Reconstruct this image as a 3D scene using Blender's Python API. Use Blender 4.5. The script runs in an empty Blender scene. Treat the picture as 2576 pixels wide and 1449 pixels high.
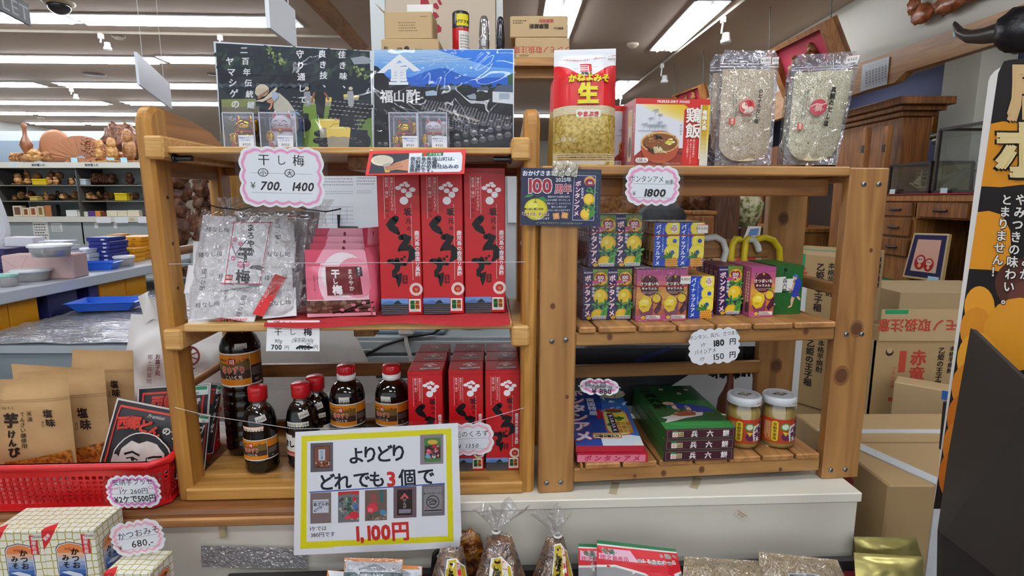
import bpy, bmesh, math, random
from mathutils import Vector as V, Matrix, noise, Euler
random.seed(7)
SC = bpy.context.scene
COL = SC.collection
R = math.radians
WORLD, EXPO = .6, 0.88; TUBE = 30; CEILC = 'b6a493'
# ---------------------------------------------------------------- camera, world, exposure
F_PX, PITCH, CAM_H = 1400.0, R(9.1), 1.40
cam = bpy.data.objects.new('camera', bpy.data.cameras.new('camera')); COL.objects.link(cam)
cam.location = (0, 0, CAM_H); cam.rotation_euler = (math.pi/2 - PITCH, 0, 0)
cam.data.sensor_width = 36; cam.data.lens = 36*F_PX/2576; cam.data.clip_start = .02; cam.data.clip_end = 60
SC.camera = cam
world = bpy.data.worlds.new('world'); SC.world = world; world.use_nodes = True
world.node_tree.nodes['Background'].inputs[0].default_value = (.86, .93, 1, 1)
world.node_tree.nodes['Background'].inputs[1].default_value = WORLD
SC.view_settings.view_transform = 'Standard'; SC.view_settings.look = 'None'
SC.view_settings.gamma = 1; SC.view_settings.use_curve_mapping = False
SC.view_settings.exposure = EXPO
SC.cycles.max_bounces = 8; SC.cycles.diffuse_bounces = 3; SC.cycles.glossy_bounces = 3
SC.cycles.transparent_max_bounces = 24; SC.cycles.caustics_reflective = False; SC.cycles.caustics_refractive = False
SC.cycles.sample_clamp_indirect = 4

# ---------------------------------------------------------------- frames: pixel -> place on a real plane
def ray(px, py):
    cx, cy = (px-1288)/F_PX, (724.5-py)/F_PX
    return V((cx, math.cos(PITCH)+cy*math.sin(PITCH), -math.sin(PITCH)+cy*math.cos(PITCH)))
EYE = V((0, 0, CAM_H))
class Frame:
    def __init__(s, o, deg):
        s.o = V(o); s.a = R(deg); s.u = V((math.cos(s.a), math.sin(s.a), 0)); s.v = V((-math.sin(s.a), math.cos(s.a), 0))
    def w(s, u, v, z): return V((s.o.x, s.o.y, 0)) + s.u*u + s.v*v + V((0, 0, z))
    def at(s, px, py, v):                      # where a pixel meets the upright plane at depth v
        d = ray(px, py); t = ((s.o + s.v*v - EYE) @ s.v)/(d @ s.v); p = EYE + d*t
        q = p - s.o; return q @ s.u, p.z
    def onz(s, px, py, z):                     # where a pixel meets the level plane at height z
        d = ray(px, py); p = EYE + d*((z-CAM_H)/d.z); q = p - s.o
        return q @ s.u, q @ s.v
def gpt(px, py, z):
    d = ray(px, py); return EYE + d*((z-CAM_H)/d.z)
def ypt(px, py, y):
    d = ray(px, py); return EYE + d*(y/d.y)
def xpt(px, py, x):
    d = ray(px, py); return EYE + d*(x/d.x)
LF = Frame(gpt(900, 1248, .82), 2.5)
RF = Frame(gpt(1400, 1240, .82), 5.5)
WF = Frame((0, 0, 0), 0)

# ---------------------------------------------------------------- materials
_M = {}
def lin(h):
    c = [int(h[i:i+2], 16)/255 for i in (0, 2, 4)]
    return tuple(x/12.92 if x <= .04045 else ((x+.055)/1.055)**2.4 for x in c) + (1,)
def newmat(name):
    m = bpy.data.materials.new(name); m.use_nodes = True; nt = m.node_tree
    return m, nt, nt.nodes['Principled BSDF']
def link(nt, a, b): nt.links.new(a, b)
def node(nt, t, **kw):
    n = nt.nodes.new(t)
    for k, v in kw.items():
        if isinstance(k, str) and k.startswith('i'): n.inputs[int(k[1:])].default_value = v
        else: setattr(n, k, v)
    return n
def mat(h, rough=.5, metal=0, bump=0, bscale=40, var=0, spec=.5, trans=0, emit=0):
    """plain coloured surface, optionally mottled and bumpy"""
    k = (h, rough, metal, bump, bscale, var, spec, trans, emit)
    if k in _M: return _M[k]
    m, nt, b = newmat('surface_'+h)
    b.inputs['Base Color'].default_value = lin(h); b.inputs['Roughness'].default_value = rough
    b.inputs['Metallic'].default_value = metal; b.inputs['Specular IOR Level'].default_value = spec
    b.inputs['Transmission Weight'].default_value = trans
    if emit:
        b.inputs['Emission Color'].default_value = lin(h); b.inputs['Emission Strength'].default_value = emit
    if bump or var:
        tc = node(nt, 'ShaderNodeTexCoord'); n = node(nt, 'ShaderNodeTexNoise'); n.inputs['Scale'].default_value = bscale
        n.inputs['Detail'].default_value = 4
        link(nt, tc.outputs['Object'], n.inputs['Vector'])
        if bump:
            bp = node(nt, 'ShaderNodeBump'); bp.inputs['Strength'].default_value = bump; bp.inputs['Distance'].default_value = .01
            link(nt, n.outputs[0], bp.inputs['Height']); link(nt, bp.outputs[0], b.inputs['Normal'])
        if var:
            mx = node(nt, 'ShaderNodeMix', data_type='RGBA'); c = lin(h)
            mx.inputs[6].default_value = tuple(x*(1-var) for x in c[:3])+(1,); mx.inputs[7].default_value = tuple(min(1, x*(1+var)) for x in c[:3])+(1,)
            link(nt, n.outputs[0], mx.inputs[0]); link(nt, mx.outputs[2], b.inputs['Base Color'])
    _M[k] = m; return m
def wood(c1, c2, axis='x', scale=1.0, rough=.45, spec=.4, knots=True):
    k = ('wood', c1, c2, axis, scale, rough)
    if k in _M: return _M[k]
    m, nt, b = newmat('wood_'+c1)
    tc = node(nt, 'ShaderNodeTexCoord'); mp = node(nt, 'ShaderNodeMapping')
    s = {'x': (1.2, 14, 14), 'y': (14, 1.2, 14), 'z': (14, 14, 1.2)}[axis]
    mp.inputs['Scale'].default_value = tuple(x*scale for x in s); link(nt, tc.outputs['Object'], mp.inputs['Vector'])
    n1 = node(nt, 'ShaderNodeTexNoise'); n1.inputs['Scale'].default_value = 1.6; n1.inputs['Detail'].default_value = 2; n1.inputs['Distortion'].default_value = .6
    link(nt, mp.outputs[0], n1.inputs['Vector'])
    ml = node(nt, 'ShaderNodeMath', operation='MULTIPLY'); ml.inputs[1].default_value = 9; link(nt, n1.outputs[0], ml.inputs[0])
    fr = node(nt, 'ShaderNodeMath', operation='PINGPONG'); fr.inputs[1].default_value = 1; link(nt, ml.outputs[0], fr.inputs[0])
    n2 = node(nt, 'ShaderNodeTexNoise'); n2.inputs['Scale'].default_value = 9; n2.inputs['Detail'].default_value = 5; link(nt, mp.outputs[0], n2.inputs['Vector'])
    ad = node(nt, 'ShaderNodeMath', operation='MULTIPLY_ADD'); ad.inputs[1].default_value = .55; link(nt, fr.outputs[0], ad.inputs[0])
    m2 = node(nt, 'ShaderNodeMath', operation='MULTIPLY'); m2.inputs[1].default_value = .45; link(nt, n2.outputs[0], m2.inputs[0]); link(nt, m2.outputs[0], ad.inputs[2])
    cr = node(nt, 'ShaderNodeValToRGB'); cr.color_ramp.elements[0].color = lin(c1); cr.color_ramp.elements[1].color = lin(c2)
    cr.color_ramp.elements[0].position = .15; cr.color_ramp.elements[1].position = .85
    link(nt, ad.outputs[0], cr.inputs[0]); link(nt, cr.outputs[0], b.inputs['Base Color'])
    b.inputs['Roughness'].default_value = rough; b.inputs['Specular IOR Level'].default_value = spec
    bp = node(nt, 'ShaderNodeBump'); bp.inputs['Strength'].default_value = .12; bp.inputs['Distance'].default_value = .003
    link(nt, n2.outputs[0], bp.inputs['Height']); link(nt, bp.outputs[0], b.inputs['Normal'])
    _M[k] = m; return m
def film(h='ffffff', clear=.86, bump=.5, scale=18, rough=.06, gloss=1.0, stretch=(1, 1, 1), haze=0.0, edge=.45):
    """thin clear plastic: mostly see-through, glossy at its wrinkles, a little milky if haze"""
    k = ('film', h, clear, bump, scale, rough, gloss, stretch, haze, edge)
    if k in _M: return _M[k]
    m, nt, b = newmat('clear_film'); nt.nodes.remove(b); out = nt.nodes['Material Output']
    tr = node(nt, 'ShaderNodeBsdfTransparent'); tr.inputs[0].default_value = lin(h)
    gl = node(nt, 'ShaderNodeBsdfGlossy'); gl.inputs['Roughness'].default_value = rough
    lw = node(nt, 'ShaderNodeLayerWeight'); lw.inputs[0].default_value = .35
    mm = node(nt, 'ShaderNodeMapRange'); mm.inputs[3].default_value = (1-clear)*gloss; mm.inputs[4].default_value = min(1, (1-clear)*gloss+edge)
    link(nt, lw.outputs['Fresnel'], mm.inputs[0])
    tc = node(nt, 'ShaderNodeTexCoord'); mp = node(nt, 'ShaderNodeMapping'); mp.inputs['Scale'].default_value = stretch
    n = node(nt, 'ShaderNodeTexNoise'); n.inputs['Scale'].default_value = scale; n.inputs['Detail'].default_value = 2; n.inputs['Distortion'].default_value = 1.2
    link(nt, tc.outputs['Object'], mp.inputs['Vector']); link(nt, mp.outputs[0], n.inputs['Vector'])
    bp = node(nt, 'ShaderNodeBump'); bp.inputs['Strength'].default_value = bump; bp.inputs['Distance'].default_value = .02
    link(nt, n.outputs[0], bp.inputs['Height'])
    for x in (gl, lw): link(nt, bp.outputs[0], x.inputs['Normal'])
    mx = node(nt, 'ShaderNodeMixShader'); link(nt, mm.outputs[0], mx.inputs[0]); link(nt, tr.outputs[0], mx.inputs[1]); link(nt, gl.outputs[0], mx.inputs[2])
    fin = mx
    if haze:
        df = node(nt, 'ShaderNodeBsdfDiffuse'); df.inputs[0].default_value = lin(h)
        m3 = node(nt, 'ShaderNodeMixShader'); m3.inputs[0].default_value = haze
        link(nt, mx.outputs[0], m3.inputs[1]); link(nt, df.outputs[0], m3.inputs[2]); fin = m3
    link(nt, fin.outputs[0], out.inputs[0])
    _M[k] = m; return m
def ramp(stops, axis=2, lo=0, hi=1, rough=.45):
    """printed colour blend along one local axis"""
    k = ('ramp', tuple(stops), axis, lo, hi, rough)
    if k in _M: return _M[k]
    m, nt, b = newmat('printed_blend'); b.inputs['Roughness'].default_value = rough
    tc = node(nt, 'ShaderNodeTexCoord'); sp = node(nt, 'ShaderNodeSeparateXYZ'); link(nt, tc.outputs['Object'], sp.inputs[0])
    mr = node(nt, 'ShaderNodeMapRange'); mr.inputs[1].default_value = lo; mr.inputs[2].default_value = hi; link(nt, sp.outputs[axis], mr.inputs[0])
    cr = node(nt, 'ShaderNodeValToRGB'); e = cr.color_ramp.elements
    while len(e) < len(stops): e.new(.5)
    for i, (p, c) in enumerate(stops): e[i].position = p; e[i].color = lin(c)
    link(nt, mr.outputs[0], cr.inputs[0]); link(nt, cr.outputs[0], b.inputs['Base Color'])
    _M[k] = m; return m
def speckle(stops, scale=300, rough=.5, bump=.2, detail=2, spec=.4):
    """grainy mix of colours (flakes, crumbs, carved burr)"""
    k = ('speck', tuple(stops), scale, rough, bump)
    if k in _M: return _M[k]
    m, nt, b = newmat('grains'); b.inputs['Roughness'].default_value = rough; b.inputs['Specular IOR Level'].default_value = spec
    tc = node(nt, 'ShaderNodeTexCoord'); n = node(nt, 'ShaderNodeTexNoise'); n.inputs['Scale'].default_value = scale; n.inputs['Detail'].default_value = detail
    link(nt, tc.outputs['Object'], n.inputs['Vector'])
    cr = node(nt, 'ShaderNodeValToRGB'); e = cr.color_ramp.elements
    while len(e) < len(stops): e.new(.5)
    for i, (p, c) in enumerate(stops): e[i].position = p; e[i].color = lin(c)
    link(nt, n.outputs[0], cr.inputs[0]); link(nt, cr.outputs[0], b.inputs['Base Color'])
    bp = node(nt, 'ShaderNodeBump'); bp.inputs['Strength'].default_value = bump; bp.inputs['Distance'].default_value = .01
    link(nt, n.outputs[0], bp.inputs['Height']); link(nt, bp.outputs[0], b.inputs['Normal'])
    _M[k] = m; return m
def asmat(c): return mat(c, .45, spec=.35) if isinstance(c, str) else c

# ---------------------------------------------------------------- mesh builder
class MB:
    def __init__(s): s.v = []; s.f = []; s.mi = []; s.ms = []; s.sm = []
    def m(s, c):
        c = asmat(c)
        if c not in s.ms: s.ms.append(c)
        return s.ms.index(c)
    def add(s, vs, fs, c, smooth=False, fn=None):
        o = len(s.v); i = s.m(c)
        s.v += [tuple(fn(V(p)) if fn else p) for p in vs]
        for f in fs: s.f.append([x+o for x in f]); s.mi.append(i); s.sm.append(smooth)
        return s
    def box(s, a, b, c, bev=0, fn=None):
        x0, x1 = sorted((a[0], b[0])); y0, y1 = sorted((a[1], b[1])); z0, z1 = sorted((a[2], b[2]))
        if bev <= 0:
            vs = [(x, y, z) for z in (z0, z1) for y in (y0, y1) for x in (x0, x1)]
            return s.add(vs, [(0, 2, 3, 1), (4, 5, 7, 6), (0, 1, 5, 4), (2, 6, 7, 3), (0, 4, 6, 2), (1, 3, 7, 5)], c, False, fn)
        bev = min(bev, (x1-x0)/2.01, (y1-y0)/2.01, (z1-z0)/2.01); pts = []
        for sx in (0, 1):
            for sy in (0, 1):
                for sz in (0, 1):
                    X, Y, Z = (x0, x1)[sx], (y0, y1)[sy], (z0, z1)[sz]
                    bx, by, bz = bev*(1-2*sx), bev*(1-2*sy), bev*(1-2*sz)
                    pts += [(X, Y+by, Z+bz), (X+bx, Y, Z+bz), (X+bx, Y+by, Z)]
        return s.hull(pts, c, fn)
    def hull(s, pts, c, fn=None, smooth=False):
        bm = bmesh.new()
        for p in pts: bm.verts.new(p)
        r = bmesh.ops.convex_hull(bm, input=bm.verts)
        bm.verts.index_update(); bm.verts.ensure_lookup_table()
        used = sorted({v.index for f in bm.faces for v in f.verts}); mp = {j: i for i, j in enumerate(used)}
        s.add([tuple(bm.verts[j].co) for j in used], [[mp[v.index] for v in f.verts] for f in bm.faces], c, smooth, fn); bm.free(); return s
    def prism(s, poly, h0, h1, c, fn=None, side=None):
        """outline in x,z extruded along y from h0 to h1"""
        n = len(poly); vs = [(x, h0, z) for x, z in poly]+[(x, h1, z) for x, z in poly]
        s.add(vs, [list(range(n)), list(range(2*n-1, n-1, -1))], c, False, fn)
        return s.add(vs, [(i, i+n, (i+1) % n+n, (i+1) % n) for i in range(n)], side or c, False, fn)
    def tube(s, pts, r, c, n=8, cap=True, smooth=True, fn=None):
        pts = [V(p) for p in pts]; k = len(pts); rs = r if isinstance(r, (list, tuple)) else [r]*k
        up = V((0, 0, 1)) if abs((pts[-1]-pts[0]).normalized().z) < .9 else V((1, 0, 0)); vs = []
        for i, p in enumerate(pts):
            t = (pts[min(i+1, k-1)]-pts[max(i-1, 0)]).normalized(); a = t.cross(up)
            if a.length < 1e-4: a = t.orthogonal()
            a.normalize(); b = t.cross(a); up = -b if (-b).dot(up) > 0 else b
            b2 = a.cross(t)
            for j in range(n):
                q = 2*math.pi*j/n; vs.append(tuple(p+(a*math.cos(q)+b2*math.sin(q))*rs[i]))
        fs = [(i*n+j, i*n+(j+1) % n, (i+1)*n+(j+1) % n, (i+1)*n+j) for i in range(k-1) for j in range(n)]
        s.add(vs, fs, c, smooth, fn)
        if cap: s.add(vs[:n]+vs[-n:], [list(range(n-1, -1, -1)), list(range(n, 2*n))], c, False, fn)
        return s
    def lathe(s, prof, c, n=28, o=(0, 0, 0), smooth=True, fn=None, sy=1):
        """profile [(r,z[,material])] turned about z"""
        vs = []; k = len(prof)
        for p in prof:
            for j in range(n): q = 2*math.pi*j/n; vs.append((o[0]+p[0]*math.cos(q), o[1]+p[0]*math.sin(q)*sy, o[2]+p[1]))
        i = 0
        while i < k-1:
            cc = prof[i+1][2] if len(prof[i+1]) > 2 else c; j = i+1
            while j < k-1 and (prof[j+1][2] if len(prof[j+1]) > 2 else c) == cc: j += 1
            s.add(vs[i*n:(j+1)*n], [(a*n+q, a*n+(q+1) % n, (a+1)*n+(q+1) % n, (a+1)*n+q) for a in range(j-i) for q in range(n)], cc, smooth, fn); i = j
        return s
    def grid(s, f, nu, nv, c, smooth=True):
        vs = [tuple(f(i/nu, j/nv)) for j in range(nv+1) for i in range(nu+1)]
        return s.add(vs, [(j*(nu+1)+i, j*(nu+1)+i+1, (j+1)*(nu+1)+i+1, (j+1)*(nu+1)+i) for j in range(nv) for i in range(nu)], c, smooth)
    def ball(s, o, r, c, sub=2, amp=0, fr=5, seed=0, fn=None, smooth=True):
        r = r if isinstance(r, (tuple, list)) else (r, r, r); bm = bmesh.new()
        bmesh.ops.create_icosphere(bm, subdivisions=sub, radius=1); vs = []
        for v in bm.verts:
            d = v.co.normalized(); a = 1+(amp*noise.fractal(d*fr+V((seed*7.3, seed, 0)), 1, 2, 3) if amp else 0)
            vs.append((o[0]+d.x*r[0]*a, o[1]+d.y*r[1]*a, o[2]+d.z*r[2]*a))
        s.add(vs, [[v.index for v in f.verts] for f in bm.faces], c, smooth, fn); bm.free(); return s
    def data(s, name):
        me = bpy.data.meshes.new(name); me.from_pydata(s.v, [], s.f)
        for m in s.ms: me.materials.append(m)
        me.polygons.foreach_set('material_index', s.mi); me.polygons.foreach_set('use_smooth', s.sm); me.update(); return me
    def build(s, name, parent=None, loc=None, rz=0):
        o = bpy.data.objects.new(name, s.data(name)); COL.objects.link(o)
        if parent: o.parent = parent
        if loc is not None: o.location = loc
        o.rotation_euler.z = rz; return o
def tag(o, label, cat, group=None, kind=None):
    o['label'] = label; o['category'] = cat
    if group: o['group'] = group
    if kind: o['kind'] = kind
    return o
def struct(o): o['kind'] = 'structure'; return o
def thing(name, label, cat, loc=(0, 0, 0), rz=0, group=None, rx=0):
    o = bpy.data.objects.new(name, None); COL.objects.link(o); o.empty_display_size = .02
    o.location = loc; o.rotation_euler = (rx, 0, rz); return tag(o, label, cat, group)
def dup(o, loc=None, rz=None, label=None, par=None):
    c = o.copy(); COL.objects.link(c)
    if par: c.parent = par
    if loc is not None: c.location = loc
    if rz is not None: c.rotation_euler.z = rz
    if label: c['label'] = label
    for ch in list(o.children): dup(ch, par=c)
    return c

# ---------------------------------------------------------------- glyphs and printed artwork
_G = {}
_tc = bpy.data.curves.new('glyph', 'FONT'); _tc.resolution_u = 2
_to = bpy.data.objects.new('glyph', _tc); COL.objects.link(_to)
def glyph(ch, bold=0):
    """one character as flat faces; heavier lettering is the stroke laid down again a little to each side"""
    k = (ch, bold)
    if k not in _G:
        if bold < .008:
            _tc.body = ch; _to.update_tag(); bpy.context.view_layer.update()
            dg = bpy.context.evaluated_depsgraph_get(); me = _to.evaluated_get(dg).to_mesh()
            vs = [(v.co.x, v.co.y) for v in me.vertices]; fs = [list(p.vertices) for p in me.polygons]
            w = 1.0 if ord(ch) > 0x2e00 else (max([v[0] for v in vs])+.06 if vs else .3)
            _to.evaluated_get(dg).to_mesh_clear(); _G[k] = (vs, fs, w)
        else:
            v0, f0, w = glyph(ch, 0)[:3]; b = bold
            ds = ((-b, 0), (b, 0)) if b < .015 else ((-b, -b), (b, -b), (-b, b), (b, b)) if b < .034 else ((-b, -b), (b, -b), (-b, b), (b, b), (0, 0), (0, b), (0, -b))
            _G[k] = (v0, f0, w, [(dx, dy) for dx, dy in ds])
    return _G[k]
class Art:
    """flat print: shapes laid over one another, then wrapped on a surface"""
    def __init__(s, rough=.45): s.e = []; s.rough = rough
    def _put(s, vs, fs, c): s.e.append((vs, fs, c)); return s
    def poly(s, pts, c): return s._put(list(pts), [list(range(len(pts)))], c)
    def rect(s, x0, y0, x1, y1, c, rot=0):
        p = [(x0, y0), (x1, y0), (x1, y1), (x0, y1)]
        if rot:
            cx, cy = (x0+x1)/2, (y0+y1)/2; a, b = math.cos(R(rot)), math.sin(R(rot))
            p = [(cx+(x-cx)*a-(y-cy)*b, cy+(x-cx)*b+(y-cy)*a) for x, y in p]
        return s.poly(p, c)
    def rrect(s, x0, y0, x1, y1, r, c, n=4):
        p = []
        for cx, cy, a in ((x1-r, y0+r, -90), (x1-r, y1-r, 0), (x0+r, y1-r, 90), (x0+r, y0+r, 180)):
            p += [(cx+r*math.cos(R(a+90*i/n)), cy+r*math.sin(R(a+90*i/n))) for i in range(n+1)]
        return s.poly(p, c)
    def circ(s, x, y, rx, c, ry=None, n=20, a0=0, a1=360, rot=0):
        ry = ry or rx; ca, sa = math.cos(R(rot)), math.sin(R(rot)); p = []
        for i in range(n):
            q = R(a0+(a1-a0)*i/(n if a1-a0 == 360 else n-1)); dx, dy = rx*math.cos(q), ry*math.sin(q)
            p.append((x+dx*ca-dy*sa, y+dx*sa+dy*ca))
        return s.poly(p, c)
    def ring(s, x, y, r0, r1, c, n=24, sy=1):
        vs = [(x+r*math.cos(2*math.pi*i/n), y+sy*r*math.sin(2*math.pi*i/n)) for r in (r0, r1) for i in range(n)]
        return s._put(vs, [(i, (i+1) % n, n+(i+1) % n, n+i) for i in range(n)], c)
    def line(s, pts, w, c, cap=True):
        """brush stroke: w one width or one per point"""
        k = len(pts); ws = w if isinstance(w, (list, tuple)) else [w]*k; a, b = [], []
        for i, (x, y) in enumerate(pts):
            x0, y0 = pts[max(i-1, 0)]; x1, y1 = pts[min(i+1, k-1)]; dx, dy = x1-x0, y1-y0; l = math.hypot(dx, dy) or 1
            nx, ny = -dy/l*ws[i]/2, dx/l*ws[i]/2; a.append((x+nx, y+ny)); b.append((x-nx, y-ny))
        vs = a+b; fs = [(k+i, k+i+1, i+1, i) for i in range(k-1)]
        if cap:
            for (x, y), ww in ((pts[0], ws[0]), (pts[-1], ws[-1])):
                o = len(vs); vs += [(x+ww/2*math.cos(R(45*j)), y+ww/2*math.sin(R(45*j))) for j in range(8)]; fs.append(list(range(o, o+8)))
        return s._put(vs, fs, c)
    def text(s, t, x, y, h, c, bold=0, rot=0, sx=1, skew=0, al='c', gap=0):
        """one line, h the height of a full character, x,y its middle (al l/r: its end)"""
        ws = [glyph(ch, bold)[2]*sx*h+gap*h for ch in t]; W = sum(ws); px = {'c': -W/2, 'l': 0, 'r': -W}[al]
        ca, sa = math.cos(R(rot)), math.sin(R(rot)); g = [glyph(ch, bold) for ch in t]; ds = g[0][3] if g and len(g[0]) > 3 else [(0, 0)]
        for dx, dy in ds:
            vs, fs, p = [], [], px
            for (gv, gf, *_), w in zip(g, ws):
                o = len(vs)
                for gx, gy in gv:
                    yy = (gy+dy-.38)*h; xx = p+(gx+dx)*h*sx+skew*yy; vs.append((x+xx*ca-yy*sa, y+xx*sa+yy*ca))
                fs += [[i+o for i in f] for f in gf]; p += w
            if vs: s._put(vs, fs, c)
        return s
    def vtext(s, t, x, y, h, c, bold=0, step=1.03, sx=1, rot=0, skew=0):
        """upright column starting with its top at x,y"""
        ca, sa = math.cos(R(rot)), math.sin(R(rot))
        for i, ch in enumerate(t):
            if ch == ' ': continue
            d = -(i+.5)*h*step; q = ch in 'ー〜' ; off = (h*.3, h*.3) if ch in '、。っッょュャ' and ch in '、。' else (0, 0)
            s.text(ch, x-d*sa+off[0], y+d*ca+off[1], h, c, bold, rot+(90 if q else 0), sx, skew)
        return s
    def tiny(s, x0, y0, x1, y1, rows, c, vert=False, fill=.45, rnd=random):
        """print too small to read"""
        for i in range(rows):
            if vert:
                w = (x1-x0)/rows; a = x0+w*i; y = y1
                e = y0+(y1-y0)*rnd.uniform(0, .3)
                while y > e: l = w*rnd.uniform(.3, .8); s.rect(a, y-l, a+w*fill, y, c); y -= l+w*.25
            else:
                w = (y1-y0)/rows; a = y1-w*(i+1); x = x0; e = x1-(x1-x0)*rnd.uniform(0, .3)
                while x < e: l = w*rnd.uniform(.3, .9); s.rect(x, a, min(x+l, x1), a+w*fill, c); x += l+w*.25
        return s
    def emit(s, mb, fn, dz=1e-4, cut=0, h0=0, merge=True):
        L = []
        for vs, fs, c in s.e:                  # each shape one layer above what it covers
            xs = [p[0] for p in vs]; ys = [p[1] for p in vs]; b = (min(xs), max(xs), min(ys), max(ys))
            L.append((b, 1+max([l for q, l in L if q[0] < b[1] and q[1] > b[0] and q[2] < b[3] and q[3] > b[2]], default=0)))
        s.nl = max([l for _, l in L], default=0)
        for (vs, fs, c), (_, i) in zip(s.e, L):
            h = h0+dz*i
            if cut and len(vs) > 0:
                vs, fs = _cut(vs, fs, cut)
            mb.add([tuple(fn(x, y, h)) for x, y in vs], fs, mat(c, s.rough, spec=.35) if isinstance(c, str) else c)
        return mb
def _cut(vs, fs, d):
    xs = [p[0] for p in vs]; ys = [p[1] for p in vs]; cx, cy = (d if isinstance(d, tuple) else (d, d))
    kx = [i*cx for i in range(math.floor(min(xs)/cx)+1, math.ceil(max(xs)/cx))] if cx else []
    ky = [i*cy for i in range(math.floor(min(ys)/cy)+1, math.ceil(max(ys)/cy))] if cy else []
    if not kx and not ky: return vs, fs
    bm = bmesh.new(); bv = [bm.verts.new((x, y, 0)) for x, y in vs]
    for f in fs:
        try: bm.faces.new([bv[i] for i in f])
        except ValueError: pass
    bmesh.ops.triangulate(bm, faces=[f for f in bm.faces if len(f.verts) > 4])
    for k, ax in [(k, 0) for k in kx]+[(k, 1) for k in ky]:
        n = V((1, 0, 0)) if ax == 0 else V((0, 1, 0))
        bmesh.ops.bisect_plane(bm, geom=bm.verts[:]+bm.edges[:]+bm.faces[:], plane_co=n*k, plane_no=n)
    bm.verts.index_update(); r = [(v.co.x, v.co.y) for v in bm.verts], [[v.index for v in f.verts] for f in bm.faces]; bm.free(); return r
def front(y=0, x0=0, z0=0):                    # a face looking at -y
    return lambda x, y2, h: (x0+x, y-h, z0+y2)
def topf(z=0, x0=0, y0=0):                     # a face looking up
    return lambda x, y, h: (x0+x, y0+y, z+h)
def leftf(x=0, y0=0, z0=0):                    # a face looking at -x
    return lambda a, b, h: (x-h, y0-a, z0+b)
def rightf(x=0, y0=0, z0=0):
    return lambda a, b, h: (x+h, y0+a, z0+b)
def cyl(r, z0=0, a0=-90, cx=0, cy=0):          # round a bottle: x along the girth
    return lambda x, y, h: (cx+(r+h)*math.cos(R(a0)+x/r), cy+(r+h)*math.sin(R(a0)+x/r), z0+y)
def quadmap(p00, p10, p11, p01, w, h):         # a sheet hung between four corners, x in 0..w, y in 0..h
    a, b, c, d = V(p00), V(p10), V(p11), V(p01); n = (b-a).cross(d-a).normalized()
    return lambda x, y, k: a*(1-x/w)*(1-y/h)+b*(x/w)*(1-y/h)+c*(x/w)*(y/h)+d*(1-x/w)*(y/h)+n*k
class PArt(Art):
    """print measured off a close look at the thing: y runs down, o and k place the measure on the picture"""
    def __init__(s, x0, y0, k, rough=.45): super().__init__(rough); s.q = (x0, y0, k)
    def poly(s, pts, c): return Art.poly(s, [(x, -y) for x, y in pts], c)
    def rect(s, x0, y0, x1, y1, c, rot=0):
        p = [(x0, -y0), (x1, -y0), (x1, -y1), (x0, -y1)]
        if rot:
            cx, cy = (x0+x1)/2, -(y0+y1)/2; a, b = math.cos(R(rot)), math.sin(R(rot))
            p = [(cx+(x-cx)*a-(y-cy)*b, cy+(x-cx)*b+(y-cy)*a) for x, y in p]
        return Art.poly(s, p, c)
    def rrect(s, x0, y0, x1, y1, r, c, n=4):
        B = Art(); B.rrect(x0, -y1, x1, -y0, r, c, n); s.e += B.e; return s
    def circ(s, x, y, rx, c, ry=None, **k):
        B = Art(); B.circ(x, -y, rx, c, ry, **k); s.e += B.e; return s
    def ring(s, x, y, r0, r1, c, n=24, sy=1): return Art.ring(s, x, -y, r0, r1, c, n, sy)
    def line(s, pts, w, c, cap=True): return Art.line(s, [(x, -y) for x, y in pts], w, c, cap)
    def text(s, t, x, y, h, c, *a, **k): return Art.text(s, t, x, -y, h, c, *a, **k)
    def vtext(s, t, x, y, h, c, bold=0, step=1.03, sx=1, rot=0, skew=0):
        B = Art(); B.vtext(t, x, -y, h, c, bold, step, sx, rot, skew); s.e += B.e; return s
    def tiny(s, x0, y0, x1, y1, rows, c, vert=False, fill=.45, rnd=random):
        B = Art(); B.tiny(x0, -y1, x1, -y0, rows, c, vert, fill, rnd); s.e += B.e; return s
    def on(s, mb, p0, nrm, inv, dz=1e-4, h0=0, cut=0):
        """lay the print on the plane through p0 with normal nrm (towards the viewer); inv: world -> local"""
        x0, y0, k = s.q; p0 = V(p0); nrm = V(nrm).normalized()
        def fn(x, y, h):
            d = ray(x0+x/k, y0-y/k); t = ((p0+nrm*h-EYE) @ nrm)/(d @ nrm); return tuple(inv @ (EYE+d*t))
        return s.emit(mb, fn, dz, cut, h0)
def flatpx(fr, v): return fr.w(0, v, 0), -fr.v    # the upright plane at depth v of a frame
def inv_of(loc, rz): return (Matrix.Translation(loc) @ Matrix.Rotation(rz, 4, 'Z')).inverted()
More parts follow.
